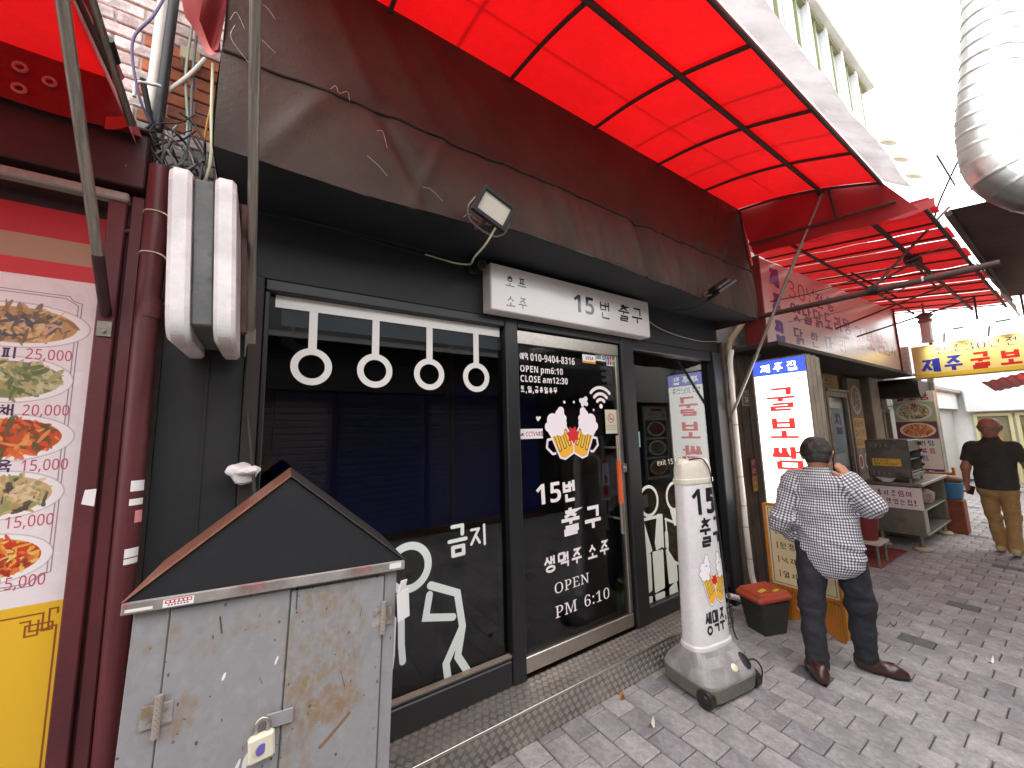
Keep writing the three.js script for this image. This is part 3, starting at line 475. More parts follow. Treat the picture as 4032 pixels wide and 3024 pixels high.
// ---------------------------------------------------------------- fabric covered fascia of the pub
const hemY = (x) => { const P = [[-0.19, 2.8], [0.4, 2.785], [0.8, 2.8], [1.2, 2.85], [1.9, 2.835], [2.6, 2.8], [3.3, 2.76], [4.05, 2.73]]; for (let i = 1; i < P.length; i++) if (x <= P[i][0]) { const t = sm(clamp((x - P[i - 1][0]) / (P[i][0] - P[i - 1][0]))); return lerp(P[i - 1][1], P[i][1], t); } return 2.73; };
{
  const aw = placed('fabric_fascia', 'dark brown wrinkled fabric fascia hanging over the pub windows', 'awning', [1.9, 2.8, -1.8]);
  const cloth = M(null, 0.72, { map: grainTex(0x3f332a, { amt: 0.2, fine: 0.1, stain: 0.3, stainCol: 0x4f4030, rep: 1.3, s: 91, size: 512 }), bumpMap: clothBump, bumpScale: 0.0015 });
  const seamY = (x) => 3.245 + 0.012 * Math.sin(x * 1.3);
  const face = (x, y, t, lower) => {               // bulge out of the plane at height share t of its band
    let d = 0.03 * (n3(x * 2.2, y * 2.2, 1, 1) - 0.5) + 0.014 * (n3(x * 7, y * 5, 2, 2) - 0.5);
    if (lower) {
      const gather = clamp((x - 0.9) / 1.2) * (1 - 0.55 * t);
      d += gather * 0.085 * (n3(x * 9 + y * 2.5, y * 1.4, 3, 3) - 0.5) + gather * 0.035 * (n3(x * 21 + y * 3, y * 2.5, 4, 4) - 0.5);
      for (const [fx, sl, w, a] of [[0.42, 0.55, 0.045, -0.034], [0.2, -0.5, 0.05, 0.022], [0.75, -0.35, 0.035, 0.02], [1.5, 0.3, 0.05, 0.026], [2.15, 0.35, 0.05, 0.026], [2.9, 0.25, 0.06, 0.026]]) { const q = (x - fx - (1 - t) * sl * 0.5) / w; d += a * Math.exp(-q * q) * (0.35 + 0.65 * Math.sin(Math.PI * clamp(t))); }
      d += 0.016 * Math.sin(Math.PI * t);
    } else {
      for (const [fx, sl, w, a] of [[0.12, 0.6, 0.05, 0.014], [0.35, 0.75, 0.06, 0.014], [0.62, 0.8, 0.05, 0.01], [3.75, -0.5, 0.08, 0.035], [3.5, -0.7, 0.07, 0.02]]) { const q = (x - fx - (1 - t) * sl * 0.5) / w; d += a * Math.exp(-q * q); }
    }
    return d;
  };
  const lo = (u, v) => { const x = lerp(-0.19, 4.05, u), y = lerp(hemY(x), seamY(x), v); return [x, y, -1.705 - 0.035 * v + face(x, y, v, true)]; };
  const hi = (u, v) => { const x = lerp(-0.19, 4.05, u), y = lerp(seamY(x), 3.94, v); return [x, y, -1.74 - 0.055 * v + face(x, y, v, false) * sm(clamp(v * 6)) * sm(clamp((1 - v) * 6)) + face(x, y, 1, true) * (1 - sm(clamp(v * 6)))]; };
  const fix = (g, sx, sy) => { const uv = g.attributes.uv; for (let i = 0; i < uv.count; i++) uv.setXY(i, uv.getX(i) * sx, uv.getY(i) * sy); return g; };
  part(aw, 'lower_cloth', [fix(sheet(lo, 260, 36, 0.003), 4.24, 0.46)], cloth);
  part(aw, 'upper_cloth', [fix(sheet(hi, 200, 40, 0.003), 4.24, 0.72)], cloth);
  part(aw, 'seam', [tube(Array.from({ length: 60 }, (_, i) => { const p = lo(i / 59, 1); return [p[0], p[1] + 0.004 * Math.sin(i * 2.1), p[2] + 0.004]; }), 0.008, 180, 6)], cloth);
  part(aw, 'soffit', [fix(sheet((u, v) => { const x = lerp(-0.19, 4.05, u); return [x, lerp(hemY(x) + 0.002, 2.826, v) + 0.008 * (n3(x * 3, v * 2, 1, 8) - 0.5), lerp(-1.709, -2.136, v)]; }, 60, 6, 0.003), 4.2, 0.44)], MAT.blackPaint);
  part(aw, 'end_flap', [sheet((u, v) => [-0.19 - 0.006 * Math.sin(v * 9), lerp(2.8, 3.9, v), lerp(-1.71, -2.18, u) - 0.08 * v * (1 - u)], 8, 16, 0.003)], cloth); part(aw, 'end_flap', [sheet((u, v) => [4.05, lerp(hemY(4.05), 3.9, v), lerp(-2.18, -1.705, u) - 0.06 * v * u], 8, 8, 0.003)], cloth);
  part(aw, 'red_trim', [tube([[4.055, 3.96, -1.81], [4.075, 3.8, -1.785], [4.085, 3.55, -1.755], [4.075, 3.3, -1.735]], 0.016, 20, 6)], M(0xb24a3c, 0.7));
  const th = [[[-0.17, 3.52, 0], [-0.12, 3.545, 0.01], [-0.1, 3.51, 0], [-0.15, 3.5, 0.01], [-0.06, 3.5, 0.01], [-0.02, 3.47, 0]], [[-0.17, 3.36, 0], [-0.15, 3.4, 0.01], [-0.12, 3.35, 0]], [[-0.165, 3.3, 0], [-0.15, 3.34, 0.01], [-0.16, 3.27, 0.01], [-0.1, 3.2, 0]], [[-0.09, 3.36, 0], [-0.05, 3.32, 0.008], [-0.01, 3.3, 0]], [[0.2, 3.24, 0], [0.22, 3.26, 0.01], [0.235, 3.23, 0.01], [0.27, 3.255, 0.01], [0.28, 3.22, 0]], [[0.4, 3.12, 0], [0.425, 3.12, 0.01], [0.45, 3.05, 0]], [[0.36, 2.97, 0], [0.41, 2.93, 0.01], [0.45, 2.9, 0]], [[0.62, 2.9, 0.01], [0.66, 2.9, 0.012], [0.72, 2.86, 0.01]], [[0.83, 2.8, 0.02], [0.86, 2.83, 0.02], [0.9, 2.81, 0.02], [0.94, 2.795, 0.02]]];
  part(aw, 'loose_threads', th.map((p) => tube(p.map(([x, y, z]) => [x, y, -1.69 - (y - 2.8) * 0.06 + z + 0.01]), 0.0007, 20, 5)), M(0xd9d2c6, 0.8));
}

// ---------------------------------------------------------------- red canopy over the lane in front of the pub
const canY = (z) => 3.6 + 0.33 * clamp((-z - 0.72) / 1.08) + 0.05 * Math.sin(Math.PI * clamp((-z - 0.72) / 1.08));
{
  const ca = placed('red_canopy', 'bright red translucent sheet canopy on dark bars in front of the pub', 'canopy', [1.9, 3.6, -1.2]);
  const cover = (u, v) => { const x = lerp(-0.24, 4.06, u), z = lerp(-1.83, -0.72, v); return [x, canY(z) + 0.012 + 0.006 * (n3(x * 2.3, z * 2, 1, 5) - 0.5), z]; };
  part(ca, 'cover', [triUV(sheet(cover, 90, 24))], MAT.redPVC);
  const bars = [-0.22, 0.48, 1.235, 1.98, 2.73, 3.42, 4.05];
  for (const x of bars) part(ca, 'cross_bar', [tube([-1.82, -1.45, -1.1, -0.73].map((z) => [x, canY(z) - 0.006, z]), 0.0125, 16, 8)], MAT.rustBar);
  for (const [z, r] of [[-1.815, 0.013], [-1.1, 0.016], [-0.73, 0.012]]) part(ca, 'long_bar', [rod([-0.25, canY(z) - (z === -1.1 ? 0.03 : 0.006), z], [4.08, canY(z) - (z === -1.1 ? 0.03 : 0.006), z], r)], MAT.rustBar);
  for (const x of [0.87, 2.42, 3.12]) part(ca, 'rope_shadow_strip', [triUV(sheet((u, v) => { const z = lerp(-1.82, -0.73, v), xx = x + (u - 0.5) * 0.022; return [xx, canY(z) + 0.021 + 0.006 * (n3(xx * 2.3, z * 2, 1, 5) - 0.5), z]; }, 1, 14))], MAT.redPVC);  // added overlay strips, darkening the cover like shadows of ropes above
  part(ca, 'rope_shadow_strip', [triUV(sheet((u, v) => { const x = lerp(0.3, 3.9, u), z = -1.52 + (v - 0.5) * 0.014 + 0.1 * u; return [x, canY(z) + 0.023 + 0.006 * (n3(x * 2.3, z * 2, 1, 5) - 0.5), z]; }, 40, 1))], MAT.redPVC);  // added lengthwise strip, another rope shadow line
  part(ca, 'valance', [triUV(sheet((u, v) => { const x = lerp(-0.25, 4.1, u), s = v; return [x, 3.615 - 0.13 * s + 0.014 * (n3(x * 3, 1, s * 2, 6) - 0.5) * s * 2, -0.715 + 0.145 * s + 0.02 * (n3(x * 5, 2, s, 7) - 0.5) * s]; }, 120, 5))], MAT.paleVinyl, 'pale greyed translucent valance strip along the outer edge');
  part(ca, 'end_curtain', [triUV(sheet((u, v) => { const z = lerp(-1.82, -0.72, u), zb = lerp(-1.7, -0.55, u); return [4.07 + 0.02 * Math.sin(u * 9 + v * 2), lerp(canY(z), lerp(3.4, 3.27, u), v) + 0.01 * Math.sin(u * 14) * v, lerp(z, zb, v)]; }, 30, 10))], MAT.redPVCdense);
  part(ca, 'curtain_rail', [rod([4.05, 3.52, -1.72], [4.05, 3.4, -0.66], 0.012)], MAT.rustBar);
  part(ca, 'drop_bar', [rod([4.05, canY(-1.05) - 0.02, -1.05], [4.05, 3.44, -1.02], 0.011)], MAT.rustBar);
  const hook = [[4.06, canY(-1.1) - 0.03, -1.1], [4.07, canY(-1.1) - 0.02, -1.13]];
  part(ca, 'joint', [rod(hook[0], hook[1], 0.03, 0.024, 8)], MAT.rustBar);
  // struts from the wall up to the canopy
  const s1 = placed('canopy_strut', 'pale steel strut with flattened foot standing left of the pub window', 'pole', [-0.05, 2.1, -2.13], 'canopy struts');
  part(s1, 'tube', [rod([-0.047, 2.2, -2.09], [-0.072, 3.4, -0.73], 0.0165, 0.0165, 12)], MAT.galv);
  part(s1, 'flat_foot', [beam([-0.046, 2.09, -2.122], [-0.047, 2.205, -2.088], 0.04, 0.006, 0.001), box(-0.068, -0.026, 2.08, 2.15, -2.134, -2.128), rod([-0.047, 2.115, -2.13], [-0.047, 2.115, -2.112], 0.006)], MAT.galv);
  const s2 = placed('canopy_strut', 'long steel strut rising past the fabric fascia corner beside number plate', 'pole', [4.08, 1.85, -2.12], 'canopy struts');
  part(s2, 'tube', [rod([4.08, 1.8, -2.08], [4.06, canY(-1.1) - 0.04, -1.1], 0.0145, 0.0145, 12)], MAT.galv);
  part(s2, 'flat_foot', [beam([4.08, 1.75, -2.1], [4.08, 1.83, -2.065], 0.035, 0.006, 0.001)], MAT.galv);
}

// ---------------------------------------------------------------- pub sign box, cameras, floodlights, cables
{
  const s = placed('pub_sign', 'long white light box sign with black lettering above the pub door', 'sign', [1.99, 2.485, -2.08]);
  part(s, 'box', [box(1.198, 2.776, 2.478, 2.79, -2.132, -2.024, 0.006)], M(null, 0.35, { map: grainTex(0xd8d2cc, { amt: 0.05, fine: 0.03, stain: 0.1, stainCol: 0xa59d92, rep: 0.9, s: 95 }) }));
  part(s, 'face', [card(1.203, 2.771, 2.484, 2.784, -2.0225)], printed(canvasTex(2048, 392, (g, w, h) => {
    g.fillStyle = '#dcd6d3'; g.fillRect(0, 0, w, h); srand(3); for (let i = 0; i < 500; i++) { g.fillStyle = `rgba(150,140,130,${rnd() * 0.05})`; g.fillRect(rnd() * w, rnd() * h, rnd() * 90, rnd() * 12); }
    const k = w / 1.568, X = (x) => (x - 1.203) * k, Y = (y) => (2.784 - y) * k, o = { col: '#1d1b1e', pen: [0.1, 0.1] };
    write(g, '호프', X(1.305), Y(2.73), 0.082 * k, { ...o, wide: 0.95, gap: 0.22 }); write(g, '소주', X(1.308), Y(2.595), 0.082 * k, { ...o, wide: 0.95, gap: 0.22 });
    write(g, '15', X(1.895), Y(2.712), 0.14 * k, { ...o, latin: 0.66, gap: 0.14 }); write(g, '번', X(2.172), Y(2.708), 0.146 * k, { ...o, wide: 0.8 });
    write(g, '출구', X(2.378), Y(2.715), 0.142 * k, { ...o, wide: 1.02, gap: 0.14 });
  }), 0.22, { clearcoat: 0.4, clearcoatRoughness: 0.1 }));
  const c = placed('dome_camera', 'small black surveillance camera at the left end of the sign box', 'camera', [1.12, 2.75, -2.06]);
  part(c, 'bracket', [box(1.08, 1.15, 2.72, 2.8, -2.135, -2.09, 0.008)], MAT.blackPlastic);
  part(c, 'camera_body', [rod([1.13, 2.76, -2.09], [1.115, 2.735, -1.98], 0.036, 0.03, 16)], MAT.blackPlastic);
  part(c, 'lens', [rod([1.115, 2.735, -1.979], [1.114, 2.733, -1.972], 0.022, 0.02, 14)], M(0x0a0a0d, 0.1, { clearcoat: 1 }));
  const lamp = (label, pos, X, Y, arm) => {
    const g = thing('floodlight', label, 'floodlight', pos, 0, 'floodlights on the fabric fascia'), inner = sub(g, 'lamp_head');
    const x = new THREE.Vector3(...X).normalize(), y = new THREE.Vector3(...Y), z = new THREE.Vector3().crossVectors(x, y).normalize(); y.crossVectors(z, x).normalize();
    inner.quaternion.setFromRotationMatrix(new THREE.Matrix4().makeBasis(x, y, z));
    part(inner, 'housing', [extrude(shapeOf([[-0.098, -0.07], [0.098, -0.07], [0.098, 0.07], [-0.098, 0.07]], [[[-0.082, -0.055], [-0.082, 0.055], [0.082, 0.055], [0.082, -0.055]]]), 0.018, 0.004), box(-0.085, 0.085, -0.06, 0.06, -0.045, 0.001, 0.015), ...[-3, -2, -1, 0, 1, 2, 3].map((i) => box(i * 0.022 - 0.002, i * 0.022 + 0.002, -0.05, 0.05, -0.06, -0.044))], MAT.blackPlastic);
    part(inner, 'lens_glass', [box(-0.083, 0.083, -0.056, 0.056, 0.004, 0.009)], printed(canvasTex(256, 176, (q) => { q.fillStyle = '#cfcabb'; q.fillRect(0, 0, 256, 176); srand(9); for (let i = 0; i < 26; i++) { q.fillStyle = '#77715f'; q.beginPath(); q.arc(rnd() * 256, rnd() * 176, 2 + rnd() * 3, 0, 7); q.fill(); } q.fillStyle = '#3d3a33'; q.fillRect(116, 74, 26, 26); q.fillRect(100, 82, 60, 6); }), 0.25));
    part(inner, 'yoke', [tube([[-0.105, 0, -0.01], [-0.11, -0.06, -0.03], [-0.06, -0.1, -0.05], [0.06, -0.1, -0.05], [0.11, -0.06, -0.03], [0.105, 0, -0.01]], 0.006, 30, 6)], MAT.galv);
    part(g, 'arm', [rod([0, -0.02, -0.03], arm, 0.011)], MAT.rustBar);
    return g;
  };
  lamp('floodlight with pale lens facing out near the middle of the brown fascia', [0.955, 2.835, -1.57], [0.174, -0.076, 0.01], [0.08, 0.13, 0.045], [-0.03, -0.05, -0.14]);
  lamp('floodlight seen edge on near the right end of the brown fascia', [3.12, 2.82, -1.57], [0.16, 0.11, 0.06], [0.02, 0.06, 0.13], [-0.06, -0.06, -0.13]);
  const wires = [
    ['black cable sagging along the black wall above the window', [[-0.05, 2.795, -2.13], [0.15, 2.81, -2.128], [0.323, 2.805, -2.126], [0.55, 2.79, -2.126], [0.8, 2.775, -2.124], [0.95, 2.765, -2.12]], 0.005, MAT.cableBlack],
    ['pale twisted cable dropping from the floodlight with pale lens', [[0.98, 2.76, -1.58], [0.97, 2.7, -1.68], [0.99, 2.7, -1.85], [1.05, 2.74, -2.0], [1.07, 2.77, -2.09], [0.98, 2.775, -2.122], [0.8, 2.785, -2.126]], 0.006, MAT.cableCream],
    ['black cable drooping from the edge on floodlight to the wall', [[3.1, 2.8, -1.58], [3.08, 2.72, -1.75], [3.02, 2.73, -1.95], [2.85, 2.71, -2.1], [2.79, 2.72, -2.13]], 0.005, MAT.cableBlack],
    ['thin cable running below the fascia at the right of the sign', [[2.78, 2.72, -2.12], [3.0, 2.63, -2.12], [3.3, 2.585, -2.12], [3.7, 2.57, -2.12], [4.02, 2.6, -2.11]], 0.005, MAT.cableGrey],
  ];
  for (const [l, p, r, m] of wires) solo('cable', l, 'cable', [tube(p, r, 60, 6)], m, 'cables');
}

// ---------------------------------------------------------------- projecting sign of two white shells
{
  const b = placed('projecting_sign', 'projecting sign of two white plastic shells with a grey band between', 'sign', [-0.165, 2.05, -1.85]);
  const roundShell = (x0, x1) => { const s = new THREE.Shape(), y0 = 2.045, y1 = 2.64, z0 = 1.625, z1 = 2.09, r = 0.06; s.moveTo(z0 + r, y0); s.lineTo(z1, y0 + 0.02); s.lineTo(z1, y1); s.lineTo(z0 + r, y1); s.quadraticCurveTo(z0, y1, z0, y1 - r); s.lineTo(z0, y0 + r + 0.04); s.quadraticCurveTo(z0, y0, z0 + r, y0); const g = extrude(s, x1 - x0 - 0.024, 0.012, 10); g.rotateY(Math.PI / 2); g.translate(x0 + 0.012, 0, 0); return triUV(g); };
  const shellMat = M(null, 0.4, { map: grainTex(0xe2dedd, { amt: 0.05, fine: 0.04, stain: 0.25, stainCol: 0xb5b1ae, rep: 0.6, s: 97 }) });
  part(b, 'shell', [roundShell(-0.266, -0.205)], shellMat); part(b, 'shell', [roundShell(-0.142, -0.08)], shellMat);
  part(b, 'band', [box(-0.204, -0.143, 2.09, 2.62, -2.09, -1.645, 0.006)], M(null, 0.55, { map: grainTex(0x5f605f, { amt: 0.25, fine: 0.12, stain: 0.4, stainCol: 0x3a3835, rep: 0.35, s: 98 }) }));
  part(b, 'bracket', [box(-0.07, -0.05, 2.1, 2.62, -1.8, -1.76, 0.003), box(-0.19, -0.15, 2.2, 2.26, -2.15, -2.09), box(-0.19, -0.15, 2.5, 2.56, -2.15, -2.09)], MAT.rustBar);
  b.rotation.z = 0.045;
}

// ---------------------------------------------------------------- sheet steel cabinet with gabled lid
{
  const c = thing('steel_cabinet', 'rust stained grey steel cabinet with black gabled lid and padlock', 'cabinet', [0.055, 0, -1.44], -0.06); c.rotation.z = -0.03;
  const grey = M(null, 0.5, { map: canvasTex(1024, 1400, (g, w, h) => {
    g.fillStyle = '#8e8c8d'; g.fillRect(0, 0, w, h); srand(33);
    for (let i = 0; i < 2600; i++) { g.fillStyle = `rgba(${rnd() < 0.5 ? '120,116,112' : '165,162,160'},${0.05 + rnd() * 0.1})`; g.beginPath(); g.ellipse(rnd() * w, rnd() * h, 4 + rnd() * 26, 3 + rnd() * 16, rnd() * 3, 0, 7); g.fill(); }
    const rust = (x, y, rx, ry, a, n) => { for (let i = 0; i < n; i++) { const t = rnd() * 6.283, q = Math.sqrt(rnd()); g.fillStyle = `rgba(${120 + rnd() * 25},${88 + rnd() * 18},${48 + rnd() * 16},${a * 1.7 * (0.3 + rnd())})`; g.beginPath(); g.ellipse(x + Math.cos(t) * q * rx, y + Math.sin(t) * q * ry, 3 + rnd() * 14, 3 + rnd() * 20, rnd() * 0.5, 0, 7); g.fill(); } };
    rust(690, 260, 160, 250, 0.07, 520); rust(600, 560, 60, 300, 0.06, 260); rust(740, 430, 110, 60, 0.08, 160); rust(600, 900, 130, 140, 0.05, 200); rust(300, 120, 260, 60, 0.04, 160); rust(180, 330, 80, 60, 0.06, 90); rust(760, 1250, 200, 140, 0.03, 120);
    g.strokeStyle = 'rgba(120,84,40,.75)'; g.lineWidth = 22; g.lineCap = 'round'; g.beginPath(); g.moveTo(620, 760); g.quadraticCurveTo(700, 760, 726, 728); g.stroke(); g.beginPath(); g.moveTo(800, 480); g.quadraticCurveTo(720, 540, 690, 556); g.lineWidth = 12; g.stroke();
    for (let i = 0; i < 150; i++) { g.fillStyle = `rgba(52,44,36,${0.3 + rnd() * 0.5})`; g.beginPath(); g.ellipse(rnd() * w, rnd() * h, 1.5 + rnd() * 4, 1.5 + rnd() * 5, 0, 0, 7); g.fill(); }
    for (let i = 0; i < 16; i++) { g.strokeStyle = `rgba(48,40,34,${0.4 + rnd() * 0.4})`; g.lineWidth = 2 + rnd() * 6; const x = rnd() * w, y = rnd() * h; g.beginPath(); g.moveTo(x, y); g.lineTo(x + rr(-30, 30), y + rr(20, 70)); g.stroke(); }
    for (const [x, y, a, b2] of [[300, 590, 16, 22], [430, 520, 12, 26], [460, 516, 9, 24], [400, 530, 6, 22], [330, 260, 5, 12], [505, 250, 4, 14]]) { g.fillStyle = '#e6e1da'; g.beginPath(); g.ellipse(x, y, a, b2, 0.4, 0, 7); g.fill(); }
  }) });
  const front = (x0, x1, y0, y1, z, d) => { const g = box(x0, x1, y0, y1, z - d, z, 0.003), p = g.attributes.position, uv = g.attributes.uv; for (let i = 0; i < p.count; i++) uv.setXY(i, (p.getX(i) + 0.37) / 0.74, p.getY(i) / 1.27); return g; };
  part(c, 'carcass', [front(-0.342, 0.342, 0.02, 1.245, -0.006, 0.4)], grey);
  part(c, 'side_stile', [front(-0.342, -0.268, 0.02, 1.24, 0, 0.005), front(0.302, 0.342, 0.02, 1.24, 0, 0.005)], grey);
  const dl = part(c, 'door', [front(-0.265, 0.018, 0.03, 1.24, 0.004, 0.008)], grey), dr = part(c, 'door', [front(0.022, 0.299, 0.03, 1.232, 0.006, 0.008)], grey);
  const hinge = (p, x, y) => part(p, 'hinge', [rod([x, y - 0.05, 0.012], [x, y + 0.05, 0.012], 0.009, 0.009, 10), rod([x, y - 0.002, 0.012], [x, y + 0.002, 0.012], 0.0095), box(x - 0.035, x + 0.03, y - 0.028, y + 0.028, 0.004, 0.0075, 0.001)], M(null, 0.55, { map: grainTex(0x96928e, { amt: 0.2, stain: 0.5, stainCol: 0x6b4528, rep: 0.12, s: 111 }) }));
  hinge(dl, -0.267, 0.98); hinge(dl, -0.267, 0.3); hinge(dr, 0.3, 1.1); hinge(dr, 0.3, 0.4);
  part(dr, 'hasp', [box(-0.02, 0.05, 0.865, 0.905, 0.008, 0.014, 0.002)], grey);
  const lid = part(c, 'lid', [extrude(shapeOf([[-0.36, 1.275], [0.36, 1.275], [-0.006, 1.575]]), 0.39, 0.002).translate(0, 0, -0.375)], M(null, 0.5, { map: grainTex(0x1e1e22, { amt: 0.12, fine: 0.1, rep: 0.4, s: 112 }) }), 'black painted gabled lid');
  part(lid, 'rim', [box(-0.363, 0.363, 1.247, 1.278, -0.38, 0.024, 0.003)], M(null, 0.55, { map: grainTex(0x8d8680, { amt: 0.2, fine: 0.1, stain: 0.65, stainCol: 0x7d5230, rep: 0.3, s: 113 }) }));
  const capMat = M(null, 0.42, { map: grainTex(0x8a5d4a, { amt: 0.3, fine: 0.15, stain: 0.3, stainCol: 0xc9a893, rep: 0.25, s: 114 }), metalness: 0.4 });
  part(lid, 'ridge_sheet', [beam([-0.363, 1.279, -0.18], [-0.005, 1.583, -0.18], 0.004, 0.41, 0.001)], capMat); part(lid, 'ridge_sheet', [beam([-0.005, 1.583, -0.18], [0.363, 1.279, -0.18], 0.004, 0.41, 0.001)], M(0x34312f, 0.5));
  part(lid, 'torn_sticker', [card(-0.28, -0.215, 1.252, 1.272, 0.0255)], printed(canvasTex(128, 48, (g) => { g.fillStyle = '#e8e2e0'; g.fillRect(0, 0, 128, 48); g.fillStyle = '#b8343b'; g.fillRect(8, 4, 112, 22); g.fillStyle = '#e8e2e0'; for (let i = 0; i < 6; i++) g.fillRect(14 + i * 18, 9, 11, 12); g.fillStyle = '#5a4a60'; for (let i = 0; i < 7; i++) g.fillRect(20 + i * 13, 31, 8, 9); })));
  part(lid, 'torn_sticker', [card(0.31, 0.35, 1.256, 1.274, 0.0255), card(-0.355, -0.3, 1.254, 1.262, 0.0255)], M(0xded9d2, 0.7));
  const k = placed('padlock', 'pale padlock with blue dot hanging on the steel cabinet hasp', 'padlock', [0.085, 0.83, -1.4]);
  k.position.set(0.055, 0, -1.44); k.rotation.y = -0.06; k.rotation.z = -0.03; bases.delete(k);
  part(k, 'shackle', [tube([[-0.042, 0.868, 0.02], [-0.042, 0.893, 0.02], [-0.028, 0.905, 0.021], [-0.013, 0.893, 0.022], [-0.013, 0.868, 0.022]], 0.0055, 24, 8)], MAT.steel);
  part(k, 'lock_body', [at(box(-0.032, 0.032, -0.034, 0.034, -0.012, 0.012, 0.006), -0.026, 0.835, 0.026, 0.1, 0, 0.08)], M(0xd8cfb6, 0.45));
  part(k, 'dot', [rod([-0.026, 0.835, 0.038], [-0.025, 0.835, 0.0405], 0.014, 0.014, 16)], M(0x6a62a8, 0.5));
  const pl = placed('plastic_bag', 'crumpled white plastic bag behind the steel cabinet', 'bag', [-0.02, 1.6, -1.98]);
  const bagG = finish(new THREE.IcosahedronGeometry(0.05, 3)), bp = bagG.attributes.position; for (let i = 0; i < bp.count; i++) { const x = bp.getX(i), y = bp.getY(i), z = bp.getZ(i), q = 0.35 + 1.3 * n3(x * 22, y * 22, z * 22, 2); bp.setXYZ(i, x * q * 1.3 - 0.045, y * q * 0.9 + 1.565, z * q - 2.06); } bagG.computeVertexNormals();
  part(pl, 'film', [bagG], MAT.whitePlastic);
  solo('wooden_stick', 'thin brown stick leaning behind the steel cabinet', 'stick', [rod([0.02, 1.35, -1.98], [-0.04, 1.82, -2.09], 0.007)], MAT.darkBrown);
  const tg = placed('paper_tag', 'white folded paper tag at the right edge of the steel cabinet', 'paper', [0.47, 1.13, -1.45]);
  part(tg, 'sheet', [at(box(-0.024, 0.024, -0.055, 0.045, 0, 0.003, 0.001), 0.452, 1.12, -1.405, 0.3, 0.1, 0.12), at(box(-0.018, 0.012, -0.01, 0.03, 0, 0.004, 0.001), 0.448, 1.172, -1.4, 0.5, 0.2, -0.1)], MAT.whitePlastic);
}

